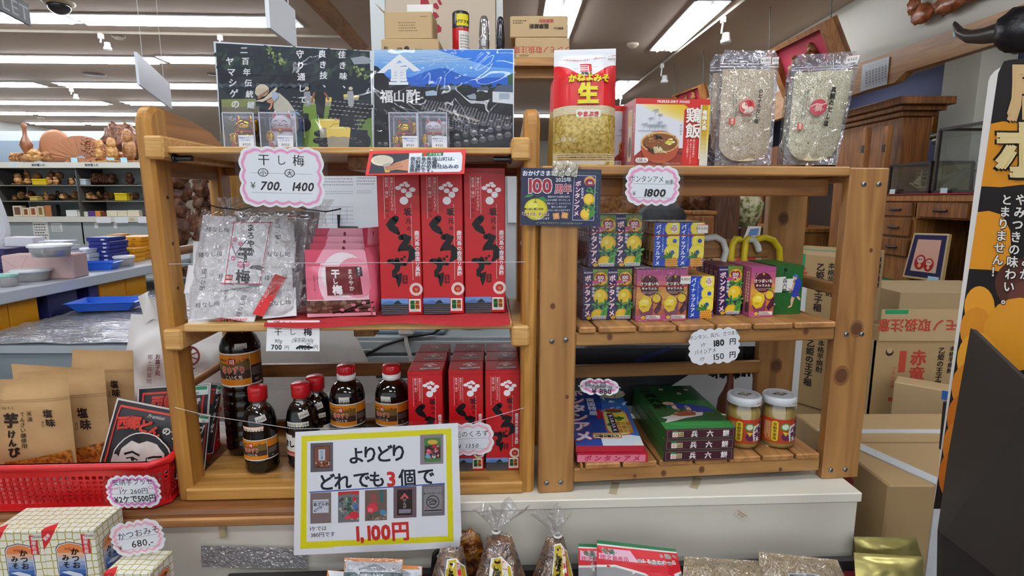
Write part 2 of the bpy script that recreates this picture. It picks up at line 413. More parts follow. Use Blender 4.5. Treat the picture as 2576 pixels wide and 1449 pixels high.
def sheet_px(name, label, cat, corners, A, depth, group=None, thick=.0006, base='eceeee', lam=.004, fr=LF, extra=None, dz=1e-4, parent=None):
    """flat sheet through picture corners tl,tr,br,bl at given depths (of frame fr), printed with A"""
    ws = []
    for (px, py), v in zip(corners, depth): u, z = fr.at(px, py, v); ws.append(fr.w(u, v, z))
    tl, tr, br, bl = ws; n = ((tr-tl).cross(bl-tl)).normalized()
    if n.dot(EYE-tl) < 0: n = -n
    d = ray(*corners[2]); br = EYE+d*(((tl-EYE) @ n)/(d @ n))
    loc = (bl+br)/2; inv = inv_of(loc, fr.a); m = MB(); pts = [bl, br, tr, tl]
    m.hull([tuple(inv @ (p-n*k)) for p in pts for k in (0, thick)], asmat(base))
    if A: A.on(m, tl, n, inv, dz)
    o = m.build(name, parent, loc, fr.a)
    tag(o, label, cat, group)
    if lam:
        c = sum(pts, V())/4; m = MB(); big = [c+(p-c)*(1+lam/((p-c).length)*1.41) for p in pts]
        h = .0002 + dz*(A.nl+2 if A else 2)
        m.hull([tuple(inv @ (p+n*k)) for p in big for k in (h, h+.0002)], film('ffffff', .992, .5, 9, .03, edge=.07)); m.build('laminate', o)
    return o
# ================================================================ room shell and lamps
CZ = 3.0
plaster = mat('a8a49c', .8, var=.04, bscale=2)
m = MB(); m.box((-10.9, -4, -.05), (4.2, 16.2, 0), mat('8d8478', .5, var=.1, bscale=3)); struct(m.build('floor'))
m = MB(); m.box((-10.9, -4, CZ), (4.2, 16.2, CZ+.05), mat(CEILC, .9, var=.03, bscale=1)); struct(m.build('ceiling'))
m = MB(); m.box((-10.9, -4, 0), (-10.7, 16.2, CZ), mat('c4c6c2', .8)); struct(m.build('wall_left'))
m = MB(); m.box((-10.7, 16, 0), (4.2, 16.2, CZ), mat('b9b5aa', .8)); struct(m.build('wall_back'))
m = MB(); m.box((2.8, -4, 2.3), (2.9, 16, CZ), mat('cdc9bd', .85)); m.box((2.9, -4, 2.62), (4.2, 16, 2.7), mat('cdc9bd', .85)); m.box((4.0, -4, 0), (4.2, 16, 2.62), mat('474b66', .8)); struct(m.build('wall_right'))
m = MB(); m.box((-10.7, 3, 1.98), (-10.68, 16, 2.02), mat('8b8d8c', .6)); struct(m.build('trim_1'))
# recessed twin-tube ceiling lights; the same rows go on over and behind the photographer
tube_m = mat('f2f7ff', .3, emit=TUBE); white_m = mat('f4f6f6', .4); refl_m = mat('ffffff', .3)
def fixture(c, ax, L=1.25, label=None, tube_m=tube_m):
    t = thing('ceiling_light', label or 'twin tube ceiling light', 'ceiling light', c, R(2.5) if ax == 'x' else R(90), 'twin tube ceiling lights')
    w = .15; m = MB()
    m.box((-L/2-.03, -w, -.012), (L/2+.03, -w+.012, .0), white_m); m.box((-L/2-.03, w-.012, -.012), (L/2+.03, w, .0), white_m)
    m.box((-L/2-.03, -w, -.012), (-L/2-.018, w, 0), white_m); m.box((L/2+.018, -w, -.012), (L/2+.03, w, 0), white_m)
    m.box((-L/2, -.012, -.02), (L/2, .012, -.004), white_m)
    m.box((-L/2-.02, -w, -.003), (L/2+.02, w, 0), refl_m); m.build('housing', t)
    for s in (-1, 1):
        m = MB(); m.tube([(-L/2+.03, s*.075, -.022), (L/2-.03, s*.075, -.022)], .014, tube_m, 8); m.build('tube_lamp', t)
    return t
ROWS = [('first', [(-620, 178, 38), (190, 755, 50)]), ('second', [(-150, 400, 147), (408, 930, 150)]), ('third', [(-330, 98, 209), (150, 570, 213)]),
        ('fourth', [(-150, 268, 256), (315, 700, 259)]), ('fifth', [(-250, 78, 282), (84, 400, 285)]), ('sixth', [(75, 213, 309), (217, 400, 310)])]
for rn, fx in ROWS:
    for i, (a, b, y) in enumerate(fx):
        p, q = gpt(a, y, CZ-.002), gpt(b, y, CZ-.002); c = (p+q)/2
        fixture((c.x, c.y, CZ-.002), 'x', max(1.0, (q-p).length-.1), 'twin tube ceiling light, %s of its pair, in the %s row from the front' % (('left', 'right')[i], rn))
p = gpt(1669, 124, CZ-.002)
fixture((p.x, p.y-.75, CZ-.002), 'y', 1.5, 'bright twin tube ceiling light above the salt pouches, running into the shop')
p = gpt(1582, 200, CZ-.002); fixture((p.x, p.y+.7, CZ-.002), 'y', 1.3, 'twin tube ceiling light showing just right of the red miso bag')
p = gpt(1428, 66, CZ-.002); fixture((p.x-.1, p.y-.1, CZ-.002), 'y', 1.3, 'ceiling light mostly hidden behind the upper cardboard box at the pillar')
p = gpt(1330, 289, CZ-.002); fixture((p.x, p.y, CZ-.002), 'x', 1.6, 'far ceiling light showing beside the right post of the left rack')
for x, y in ((-3.4, 1.3), (-1.75, 1.3), (.0, .55), (-3.4, -.9), (-1.4, -.9), (.9, -.9), (2.0, 1.0), (-.2, -2.4), (2.2, -2.4)):
    fixture((x, y, CZ-.002), 'x', 1.25, 'twin tube ceiling light overhead, outside the picture')
for y in (3.6, 6.2): fixture((3.35, y, 2.618), 'y', 1.25, 'unseen twin tube light added to brighten the alcove of wooden furniture', mat('f2f7fe', .3, emit=TUBE*.3))  # unseen dim lamps, added under the soffit so the alcove does not go dark
# tracks with little spotlights
def track(p, q, label):
    m = MB(); d = (q-p); d.z = 0; m.tube([p, q], .014, mat('a39a8c', .4), 4, smooth=False); return tag(m.build('ceiling_track'), label, 'light track')
p, q = gpt(1880, -8, CZ-.01), gpt(1558, 243, CZ-.01); track(p, q, 'pale ceiling track beside the lights running into the shop')
p, q = gpt(-60, 75, CZ-.01), gpt(900, 92, CZ-.01); track(p, q, 'pale ceiling track behind the first row of lights on the left')
p, q = gpt(90, 218, CZ-.01), gpt(560, 224, CZ-.01); track(p, q, 'pale ceiling track behind the third row of lights')
def spot(px, py, label, sc=1.0, lean=(.05, .02)):
    b = gpt(px, py, CZ-.022); t = thing('ceiling_spotlight', label, 'spotlight', b, 0, 'spotlights on the ceiling tracks')
    m = MB(); m.box((-.02, -.02, -.05), (.02, .02, .0), white_m, .004); m.tube([(0, 0, -.04), (-.01, 0, -.14*sc)], .008, white_m); m.build('stem', t); k = .5+sc/2
    m = MB(); m.lathe([(0, 0), (.03*k, 0), (.036*k, -.05*k), (.045*k, -.06*k), (.045*k, -.085*k), (.0, -.08*k)], white_m, 14, (-.01+lean[0], lean[1], -.13*sc)); m.build('lamp_head', t)
spot(1820, 42, 'white spotlight hanging from the track beside the brightest ceiling light')
spot(1666, 160, 'white spotlight hanging from the track above the freeze-dried food box')
spot(1562, 242, 'white spotlight hanging from the track just right of the miso bag')
spot(253, 84, 'white spotlight hanging near the blank white hanging board', .6)
spot(553, 88, 'white spotlight just above the dark photo poster', .6)
spot(179, 222, 'white spotlight hanging above the carved fan shelf', .6)
for (px, py, r, l) in ((237, 186, .13, 'dark round ceiling vent left of the blank white board'), (540, 186, .1, 'dark round ceiling vent at the edge of the photo poster'), (222, 291, .13, 'dark round ceiling vent near the sixth row of lights')):
    m = MB(); m.lathe([(0, -.012), (r*.85, -.012), (r, -.004), (r, 0)], mat('4b4138', .6), 24); tag(m.build('ceiling_vent', None, gpt(px, py, CZ)), l, 'vent')
for px, py, l in ((298, 89, 'small round smoke detector by the spotlight on the left'), (1592, 110, 'small beige smoke detector left of the brightest ceiling light'), (102, 296, 'small smoke detector far back over the carvings')):
    m = MB(); m.lathe([(0, -.04), (.035, -.04), (.05, -.02), (.06, -.018), (.06, 0)], mat('b5a894', .5), 18); tag(m.build('smoke_detector', None, gpt(px, py, CZ)), l, 'smoke detector')
t = thing('ceiling_camera', 'dark security camera dome with a beige collar on the ceiling', 'security camera', gpt(147, 3, CZ))
m = MB(); m.lathe([(0, -.03), (.1, -.03), (.115, -.015), (.115, 0)], mat('a08f72', .5), 24); m.build('collar', t)
m = MB(); m.ball((0, 0, -.03), (.085, .085, .075), mat('2b2a2c', .08), 3); m.build('dome', t)
# hanging boards
def hang(p, w, hgt, d, mt, label, name, text=None, strings=True):
    """board hung from the ceiling: p upper near corner, d level direction of its length"""
    d = V(d).normalized(); n = V((d.y, -d.x, 0)); a = math.atan2(d.y, d.x)
    t = thing(name, label, 'hanging board', p, a); m = MB(); m.box((0, -.006, -hgt), (w, .006, 0), mt); m.build('board', t)
    if text: text(t)
    if strings:
        for x in (.18*w, .8*w):
            m = MB(); m.tube([(x, 0, 0), (x, 0, CZ-p.z)], .0016, mat('d8d8d6', .5), 5); m.build('string', t)
    return t
a, b = ypt(340, 130, 3.0), ypt(422, 178, 3.8); d = b-a; d.z = 0
hang(a, d.length, a.z-ypt(350, 213, 3.0).z, d, mat('dfe3ec', .5), 'blank white board hanging on strings left of the posters', 'hanging_board')
a, b = ypt(668, -40, 1.75), ypt(735, -20, 1.98); d = b-a; d.z = 0
hang(a, d.length, a.z-ypt(671, 70, 1.75).z, d, mat('dde1e6', .5), 'white hanging card with a curled look above the dark poster', 'hanging_card')
a, b = ypt(-112, -40, 2.15), ypt(68, 10, 2.6); d = b-a; d.z = 0
def lettering(t):
    A = Art(); A.text('OUTLET', d.length/2-.005, -.045, .085, 'b9b9b4', .0, sx=1.4); m = MB(); A.emit(m, front(-.006)); m.build('lettering', t)
a.z = b.z; hang(a, d.length, .09, d, mat('37383c', .5), 'black hanging sign with pale capital letters at the ceiling', 'hanging_sign', lettering, True)
# timber edging of the dropped ceiling, and the pillar wall between the two halves of the shop
m = MB(); p, q = ypt(742, -60, 2.0), ypt(905, 118, 3.3); e = (q-p).normalized()
m.tube([p, q], .05, wood('a8743c', '7c5126', 'y'), 4, smooth=False); struct(m.build('beam_1'))
# ================================================================ counter and the two wooden racks
def FT(fr, name, label, cat, u, v, z, rz=0, group=None): return thing(name, label, cat, fr.w(u, v, z), fr.a+R(rz), group)
cream = mat('d3cfc0', .45, var=.05, bscale=3)
t = FT(LF, 'sales_counter', 'cream white sales counter with a wooden left edge carrying both racks', 'counter', 0, 0, 0)
m = MB(); m.box((.05, -.032, .80), (1.005, .40, .82), mat('e3dfd0', .4), .002); m.build('white_top', t)['label'] = 'white laminate top'
m = MB(); m.box((-2.2, -.04, .787), (.05, .40, .819), wood('8a5a30', '5d3a1d', 'x', .8), .006); m.box((-2.2, -.046, .789), (.05, -.038, .807), wood('b98652', '8e6238', 'x', .8), .003); m.build('wooden_top', t)['label'] = 'brown wooden top with a lighter edge strip'
m = MB(); m.box((-2.2, -.022, .05), (1.0, .38, .80), cream); m.box((.05, -.028, .06), (1.0, -.02, .80), cream, .002); m.build('front_panel', t)
m = MB(); m.box((-2.2, -.0235, .06), (1.0, .38, .05), cream); m.build('plinth', t)
def on_counter(name, label, cat, px, py, w, h, art, rot=0, z=.8205):
    u, v = LF.onz(px, py, z); o = FT(LF, name, label, cat, u, v, z, rot); mb = MB(); mb.box((-w/2, -h/2, 0), (w/2, h/2, .0003), art); mb.build('strip', o); return o
tape_m = film('faf6ea', .96, .01, 60, .25, haze=.1, edge=.1)
for i, (px, py, ro, l) in enumerate([(1545, 1228, 70, 'aged tape strip on the white counter top in front of the rack'), (1750, 1215, 60, 'wrinkled clear tape strip stuck under the middle of the right rack')]):
    u, v = LF.onz(px, py, .8205); mb = MB(); mb.box((-.025, -.008, 0), (.025, .008, .0004), tape_m); tag(mb.build('tape_strip', None, LF.w(u, v, .8205), LF.a+R(ro)), l, 'tape')
def on_panel(name, label, cat, px, py, w, h, mt, rot=0, A=None):
    u, z = LF.at(px, py, -.029); mb = MB(); c, s = math.cos(R(rot)), math.sin(R(rot))
    mb.box((-w/2, -.0004, -h/2), (w/2, 0, h/2), mt)
    if A: A.emit(mb, front(-.0004))
    o = mb.build(name, None, LF.w(u, -.0292, z)); o.rotation_euler = (0, R(rot), LF.a); return tag(o, label, cat)
A = Art(); A.rect(-.011, .003, .011, .0045, 'b96a5a'); A.text('¥1150', 0, -.001, .006, '333333')
on_panel('price_sticker', 'tiny faded price sticker stuck crooked on the counter front', 'price sticker', 1864, 1295, .026, .015, mat('cfc6b2', .6), 35, A)
on_panel('tape_remnant', 'brown dried tape mark on the counter front under the left rack', 'tape', 559, 1330, .012, .04, mat('a99a72', .6, var=.2))
on_panel('bubble_wrap_scrap', 'scrap of bubble wrap stuck on the counter front by the lower tray', 'bubble wrap', 640, 1402, .2, .045, film('ffffff', .6, .9, 90, .15, haze=.15), 3)

# ---- left rack
HON = wood('c08b40', '97662b', 'z', .9); HONX = wood('c19048', '9b6c32', 'x', .9); HONY = wood('a8743a', '7d4f22', 'y', .9); END = wood('d2a767', 'b98844', 'x', 2.5)
rk = FT(LF, 'wooden_display_rack', 'honey coloured wooden three-tier rack with rounded posts on the left half of the counter', 'rack', 0, 0, .82)
def zz(z): return z-.82
def rpost(x0, x1, v0, v1, z0, z1, c, r=.03, par=rk, dx=0):
    pts = []; b = .006
    for x, i in ((x0, b), (x0+b, 0), (x1-b, 0), (x1, b)):
        pts += [(x+dx, v0+i, zz(z0)), (x+dx, v1-i, zz(z0))]
        for k in range(7):
            q = R(90*k/6); pts.append((x, v0+i+r-r*math.cos(q), zz(z1)-i-r+r*math.sin(q)))
        pts.append((x, v1-i, zz(z1)-i))
    m = MB(); m.hull(pts, c); return m.build('post', par)
pl = rpost(-.358, -.330, 0, .058, .82, 1.563, HON, dx=.012); pr = rpost(.328, .356, 0, .058, .82, 1.563, HON, dx=-.007)
rpost(-.356, -.33, .245, .30, .82, 1.50, HON); rpost(.328, .355, .245, .30, .82, 1.50, HON)
hole = mat('4a2c14', .8)
for px, py in ((404, 497), (418, 614), (430, 727)):
    z = LF.at(px, py, .02)[1]; A = Art(); A.circ(0, 0, .0035, hole); m = MB(); A.emit(m, rightf(-.3298+.012*(1.563-z)/.743, .03, zz(z))); m.build('peg_hole', pl)
for sx in (-1, 1):
    pan = [(.05, 1.563), (.16, 1.553), (.23, 1.54), (.275, 1.52), (.297, 1.49), (.297, 1.44), (.05, 1.44)]
    x0 = -.352 if sx < 0 else .334
    m = MB(); m.prism([(v, zz(z)) for v, z in pan], x0, x0+.018, HONY, lambda p: V((p.y, p.x, p.z))); m.build('side_panel', rk)
    for z in (1.03, 1.30):
        m = MB(); m.tube([(sx*.342, .05, zz(z)), (sx*.342, .26, zz(z))], .0085, HONY, 10); m.build('side_dowel', rk)
for sx in (-1, 1):
    for z, dx in ((1.489, 0), (1.143, 0)):
        xa = sx*.338; xb = sx*.304
        m = MB(); m.box((xa, -.012, zz(z)-.020), (xb, .295, zz(z)+.020), END, .004); b = m.build('shelf_bearer', rk)
    m = MB(); m.tube([(sx*.304, .02, zz(1.472)), (sx*.272, .02, zz(1.472))], .0055, mat('4a4d50', .3, 1), 12); m.lathe([(0, 0), (.009, 0), (.009, .004), (0, .004)], mat('4a4d50', .3, 1), 12, fn=lambda p, s=sx: V((s*(.304-p.z), .02+p.x, zz(1.472)+p.y))); m.build('shelf_bolt', rk)
topw = wood('d3ab6c', 'b58546', 'x', 1.2)
m = MB()
for k in range(4): m.box((-.306, .001+k*.074, zz(1.480)), (.306, .072+k*.074, zz(1.4915)), topw, .002)
m.build('top_board', rk)
m = MB()
for k in range(4): m.box((-.306, .001+k*.074, zz(1.155)), (.306, .072+k*.074, zz(1.170)), topw, .002)
m.build('middle_board', rk)
m = MB(); m.box((-.329, -.006, 0), (.327, .05, zz(.845)), HONX, .003)
for k in range(3): m.box((-.329, .052+k*.08, .006), (.327, .13+k*.08, zz(.845)), HONX, .002)
m.build('bottom_board', rk)
for z0, z1, y in ((1.452, 1.479, .27), (.976, 1.007, .278), (.846, .866, .272)):
    m = MB(); m.box((-.33, y, zz(z0)), (.33, y+.018, zz(z1)), wood('94602e', '6d4019', 'x', .8), .002); m.build('back_rail', rk)
for px, z0, z1 in ((902, 1.455, 1.480), (898, 1.128, 1.155)):
    u = LF.at(px, 410, .06)[0]; m = MB(); m.box((u-.021, .06, zz(z0)), (u+.021, .27, zz(z1)), wood('96642f', '6e451e', 'y', 1), .002); m.build('centre_support', rk)
# red cloth on the middle shelf
red_cloth = mat('b3262a', .85, bump=.3, bscale=60, var=.08)
m = MB(); rr = random.Random(3)
m.grid(lambda a, b: (-.155+a*.456, -.006+b*.29, .0012+.0012*math.sin(a*23+b*5)*math.sin(b*9)), 40, 14, red_cloth)
m.grid(lambda a, b: (-.155+a*.456, -.006-.0015*b, .0012-b*(.006+.004*math.sin(a*9))), 40, 2, red_cloth)
tag(m.build('shelf_cloth', None, LF.w(0, 0, 1.171), LF.a), 'bright red cloth lining the middle shelf of the left rack', 'cloth')
# nylon strings across the shelf fronts
def cord(pts, label):
    m = MB(); m.tube(pts, .0006, film('e8e8e8', .45, 0, 10, .3, haze=.4), 5); return tag(m.build('guard_cord', None), label, 'cord')
def lpt(px, py, v): u, z = LF.at(px, py, v); return LF.w(u, v, z)
cord([lpt(425, 664, .002), lpt(860, 661, -.002), lpt(1325, 659, .002)], 'thin clear cord strung across the middle shelf of the left rack')
cord([lpt(440, 1025, -.004), lpt(520, 1045, -.01), lpt(742, 1079, -.02), lpt(1160, 1072, -.02), lpt(1318, 1026, -.002)], 'thin clear cord strung across the bottom shelf and carrying the yellow bordered poster')

# ---- right rack
PIN = wood('af814a', '865b30', 'z', .7); PINX = wood('b4874e', '8b6134', 'x', .7); PINY = wood('b5824a', '8b6034', 'y', .8)
rr_ = FT(RF, 'slatted_wooden_rack', 'knotty wooden slatted two-shelf rack on the right half of the counter', 'rack', 0, 0, .82)
screw_m = mat('8e959b', .3, 1); knot_m = mat('5a3416', .6, var=.2, bscale=200); knot2 = mat('7d5228', .6)
def screw(u, z, par, y=0):
    m = MB(); m.lathe([(0, 0), (.0052, 0), (.0046, .0018), (.002, .0026), (0, .0027)], screw_m, 12, fn=lambda p: V((u+p.x, y-p.z, zz(z)+p.y)))
    m.box((u-.0028, y-.0030, zz(z)-.0006), (u+.0028, y-.0026, zz(z)+.0006), mat('303336', .5)); m.box((u-.0006, y-.0030, zz(z)-.0028), (u+.0006, y-.0026, zz(z)+.0028), mat('303336', .5)); m.build('screw', par)
def knots(m, lst, fn):
    for x, z, r in lst:
        A = Art(); A.circ(x, z, r*1.35, knot2, r*1.7, 16); A.circ(x, z, r, knot_m, r*1.15, 14); A.emit(m, fn, 5e-5)
def board(name, a, b, c, par=rr_, kn=None):
    m = MB(); m.box((a[0], a[1], zz(a[2])), (b[0], b[1], zz(b[2])), c, .0025)
    if kn: knots(m, kn, front(a[1]-.00002, 0, -.82))
    return m.build(name, par)
fl = board('post', (-.036, 0, .82), (.034, .022, 1.459), PIN, kn=[(-.012, 1.20, .004), (.018, 1.02, .003)])
fr_ = board('post', (.562, 0, .8202), (.643, .024, 1.459), PIN, kn=[(.606, 1.142, .011), (.583, 1.045, .013), (.62, 1.30, .003)])
board('post', (-.02, .216, .82), (.034, .24, 1.44), PIN); board('post', (.53, .216, .82), (.622, .24, 1.435), PIN, kn=[(.565, 1.355, .010), (.56, 1.23, .012), (.575, 1.0, .012)])
for u, z in ((-.013, 1.132), (.014, 1.134), (-.02, .842), (.008, .842)): screw(u, z, fl)
for u, z in ((.591, 1.428), (.622, 1.428), (.585, 1.132), (.618, 1.131), (.58, .84), (.612, .84)): screw(u, z, fr_)
board('front_rail', (.034, .0, 1.443), (.562, .022, 1.461), PINX); board('front_rail', (.034, .002, 1.120), (.562, .024, 1.1465), PINX, kn=[(.10, 1.137, .0045), (.50, 1.139, .005)])
board('front_rail', (.034, .002, .839), (.556, .024, .868), PINX, kn=[(.16, .847, .003), (.22, .85, .0045), (.30, .854, .005), (.47, .846, .003)])
board('apron', (.034, .05, 1.405), (.556, .068, 1.440), wood('a9743a', '7a4c22', 'x', .7))
for z0, z1 in ((1.265, 1.308), (.987, 1.018), (1.41, 1.435)): board('back_rail', (-.016, .205, z0), (.53, .216, z1), wood('a0733c', '774f27', 'x', .7))
for z0, z1 in ((1.203, 1.227), (1.432, 1.446)):
    board('side_rail', (.585, .022, z0), (.607, .218, z1), PINY); board('side_rail', (-.018, .022, z0), (.0, .218, z1), PINY)
for z0, z1 in ((1.12, 1.145), (.84, .866)): board('shelf_bearer', (.536, .024, z0), (.556, .216, z1), PINY); board('shelf_bearer', (.036, .024, z0), (.056, .216, z1), PINY)
def slats(z, y0, y1, xs, c):
    for i in range(len(xs)-1): board('shelf_slat', (xs[i]+.0025, y0, z), (xs[i+1]-.0025, y1, z+.0125), c)
slats(1.1465, -.006, .215, [.036, .074, .153, .232, .310, .385, .47, .56], PINY)
slats(.868, -.004, .215, [.045, .055, .131, .206, .281, .354, .425, .497, .553], PINY)
board('top_board', (-.03, .0225, 1.446), (.60, .2, 1.4605), PINX)
# ================================================================ goods on the left rack
RED = 'c0141a'; DKR = '7d0d12'; INK = '141214'; WHT = 'eef0f2'
def price_tag(A, x, y, w, h, t, c='f1f1ec', ink='2a2a2e', rot=0, band=None):
    A.rect(x-w/2, y-h/2, x+w/2, y+h/2, c, rot)
    if band: A.rect(x-w/2, y-h*.5 if isinstance(A, PArt) else y+h*.2, x+w/2, y-h*.2 if isinstance(A, PArt) else y+h*.5, band, rot)
    A.text(t, x, y+(h*.12 if isinstance(A, PArt) else -h*.1), h*.62, ink, .0, rot)
def kurozu_face(w, h):
    A = Art(.35); k = h/(3.5*w); Y = lambda y: h-y*w*k; X = lambda x: (x-.5)*w
    A.text('SAKAMOTO KUROZU', 0, Y(.1), .095*w, DKR, .0, sx=.95)
    for x, a, b in ((.16, .2, 1.19), (.285, .2, .66), (.41, .2, 1.07), (.785, .85, 2.66)): A.rect(X(x)-.004*w, Y(b), X(x)+.004*w, Y(a), 'e9d8d6')
    A.vtext('鹿児島・福山', X(.222), Y(.22), .078*w*k, 'f0e4e2', .005); A.vtext('坂元醸造', X(.222), Y(.70), .1*w*k, DKR, .012, 1.2); A.vtext('健康だけをひたむきに', X(.347), Y(.22), .076*w*k, 'f0e4e2', .005)
    for x, y, a, b in ((.67, .36, .055, .03), (.585, .41, .06, .036), (.715, .42, .062, .04), (.5, .475, .07, .048), (.83, .515, .075, .055), (.625, .54, .068, .056), (.745, .63, .08, .075), (.625, .77, .1, .095)): A.circ(X(x), Y(y), a*w, WHT, b*w, n=18)
    A.text('坂', X(.705), Y(1.03), .19*w, INK, .03); A.text('元', X(.715), Y(1.24), .15*w, INK, .02); A.text('の', X(.72), Y(1.42), .11*w, INK, .02)
    def st(p, ws): A.line([(X((x-815)/320), Y((y-185)/320)) for x, y in p], [q/236*w for q in ws], INK)
    st([(948, 566), (925, 588), (893, 614), (915, 632), (945, 652), (968, 678)], [38, 44, 30, 40, 40, 18])
    st([(982, 708), (1010, 702), (1040, 708), (1020, 745), (985, 782), (965, 806)], [30, 36, 40, 36, 30, 16]); st([(968, 802), (1005, 790), (1048, 786), (1068, 815), (1062, 862), (1030, 900)], [14, 30, 36, 44, 38, 10])
    A.circ(X((985-815)/320), Y((874-185)/320), .04*w, INK); A.circ(X((1007-815)/320), Y((856-185)/320), .03*w, INK)
    st([(885, 890), (910, 888), (950, 905), (1012, 912)], [24, 30, 26, 20]); st([(948, 880), (950, 920), (948, 950), (925, 972), (925, 1000), (948, 1010), (962, 985), (958, 1040), (955, 1086)], [30, 34, 30, 30, 30, 30, 34, 30, 5])
    A.rect(X(.535), Y(2.74), X(.655), Y(2.54), INK); A.vtext('壺畑', X(.595), Y(2.55), .085*w, RED, .01)
    A.vtext('鹿児島の壺造り黒酢', X(.905), Y(1.47), .122*w*k, WHT, .018, 1.0)
    x, y = X(.855), Y(2.88); A.circ(x, y, .16*w, 'ead9d4', n=26); A.ring(x, y, .135*w, .139*w, 'b98a84'); A.circ(x, y, .095*w, 'b3262a'); A.text('GI', x, y, .085*w, 'd8b05a', .02); A.poly([(x-.05*w, y-.1*w), (x+.05*w, y-.1*w), (x+.02*w, y-.07*w), (x-.02*w, y-.07*w)], 'c8a050')
    x0, x1, y0, y1 = X(0), X(.655), 0, h-3.1*w*k if k > .95 else .118*w*3.0
    y1 = .40*w
    A.rect(x0, 0, x1, y1, '6f95cf'); A.poly([(x0, y1*.72), (x0+.2*w, y1*.86), (x0+.42*w, y1*.74), (x1, y1*.68), (x1, y1*.55), (x0, y1*.55)], '4f74b4'); A.poly([(X(.28), y1*.62), (X(.36), y1*.84), (X(.42), y1*.88), (X(.5), y1*.66)], '1f2c34')
    A.rect(x0, 0, x1, y1*.62, '232428'); A.rect(x0, y1*.58, x1, y1*.64, '46513f'); rn = random.Random(5)
    for j in range(5):
        for i in range(17): A.circ(x0+(i+.5+.4*(j % 2))*.038*w, y1*(.05+.11*j), .012*w*(1.3-.12*j), 'b9bec6', .007*w, n=6)
    A.rect(X(.675), .07*w, X(.955), .385*w, WHT); A.rect(X(.70), .13*w, X(.812), .35*w, '3c8a3c'); A.rect(X(.822), .13*w, X(.93), .35*w, 'd98a2c')
    A.text('本', X(.756), .30*w, .11*w, '14301a', .02); A.text('場', X(.756), .19*w, .11*w, '14301a', .02); A.text('本', X(.876), .30*w, .11*w, '5a2a10', .02); A.text('物', X(.876), .19*w, .11*w, '5a2a10', .02); A.tiny(X(.7), .085*w, X(.93), .12*w, 2, '777777', rnd=rn)
    return A
def kurozu(w, d, h, tagtop):
    m = MB(); m.box((-w/2, 0, 0), (w/2, d, h), mat('b80f16', .35, var=.03, bscale=8), .0012); kurozu_face(w, h).emit(m, front(), 5e-5)
    A = Art(.35)
    for x, y, a, b in ((.62, .82, .05, .03), (.52, .74, .06, .04), (.65, .72, .06, .04), (.44, .66, .06, .04), (.74, .66, .06, .04), (.57, .62, .06, .045), (.60, .52, .08, .06)): A.circ((x-.5)*w, y*d, a*w, 'e8d8d6', b*d, n=12)
    A.emit(m, topf(h), 5e-5)
    # flap seam at the side
    m.box((w/2-.0002, d*.48, .01), (w/2+.0003, d*.5, h-.004), mat('8d0b10', .4))
    me = m.data('vinegar_box'); ts = None
    if tagtop:
        A = Art(); A.rect(-.02, -.0055, .02, .0055, 'dfe6e2', 0); A.rect(-.019, .0005, .019, .0045, '2a6b66'); A.text('¥1350', 0, -.0027, .005, '2a2a2e'); mb = MB(); A.emit(mb, topf()); ts = mb.data('price_sticker')
    return me, ts
def put_kurozu(me, ts, u, v, z, rz, label, group, w, d, h):
    o = bpy.data.objects.new('vinegar_box', me); COL.objects.link(o); o.location = LF.w(u, v, z); o.rotation_euler.z = LF.a+R(rz); tag(o, label, 'box', group)
    if ts:
        c = bpy.data.objects.new('price_sticker', ts); COL.objects.link(c); c.parent = o; c.location = (.008, d*.3, h+.0004); c.rotation_euler.z = R(6)
KW, KD, KH = .081, .081, .286
me, ts = kurozu(KW, KD, KH, False)
for (px0, px1, py, l, h) in ((961, 1063, 792, 'tall red vinegar box nearest the pink pouches on the middle shelf', 1), (1065, 1168, 790, 'tall red vinegar box in the middle of the three under the red framed card', 1), (1170, 1272, 787, 'tallest standing red vinegar box beside the right post of the left rack', 1.05)):
    a, v0 = LF.onz(px0, py, 1.173); b, v1 = LF.onz(px1, py, 1.173); put_kurozu(me, None, (a+b)/2, (v0+v1)/2, 1.1735, 0, l, 'tall red vinegar boxes on the middle shelf', KW, KD, KH)
SW, SH = .0695, .214
me, ts = kurozu(SW, SW, SH, True)
cols = ('left', 'middle', 'right'); rows = ('front', 'second', 'back')
for j in range(3):
    for i, (x0, x1) in enumerate(((1034, 1124), (1135, 1222), (1226, 1312))):
        a, v0 = LF.onz(x0, 1185, .8455); b, _ = LF.onz(x1, 1185, .8455)
        put_kurozu(me, ts, (a+b)/2-.003+.001*j, .044+j*.0725, .8455, (-.6, .4, -.4)[(i+j) % 3], 'small red vinegar box, %s column, %s row of the nine on the bottom shelf' % (cols[i], rows[j]), 'small red vinegar boxes on the bottom shelf', SW, SW, SH)

# ---- scalloped price cards
def scallop(w, h, nx, ny, amp, rad):
    """closed outline of a card with a wavy edge"""
    P = []; seg = []
    def side(x0, y0, x1, y1, n, ox, oy):
        for i in range(n):
            for k in range(8):
                t = (i+k/8)/n; b = amp*abs(math.sin(math.pi*(t*n)))
                P.append((x0+(x1-x0)*t+ox*b, y0+(y1-y0)*t+oy*b))
    a, c = w/2-amp, h/2-amp
    side(-a+rad, -c, a-rad, -c, nx, 0, -1)
    for k in range(6): q = R(-90+90*k/6); P.append((a-rad+rad*math.cos(q), -c+rad+rad*math.sin(q)))
    side(a, -c+rad, a, c-rad, ny, 1, 0)
    for k in range(6): q = R(90*k/6); P.append((a-rad+rad*math.cos(q), c-rad+rad*math.sin(q)))
    side(a-rad, c, -a+rad, c, nx, 0, 1)
    for k in range(6): q = R(90+90*k/6); P.append((-a+rad+rad*math.cos(q), c-rad+rad*math.sin(q)))
    side(-a, c-rad, -a, -c+rad, ny, -1, 0)
    for k in range(6): q = R(180+90*k/6); P.append((-a+rad+rad*math.cos(q), -c+rad+rad*math.sin(q)))
    return P
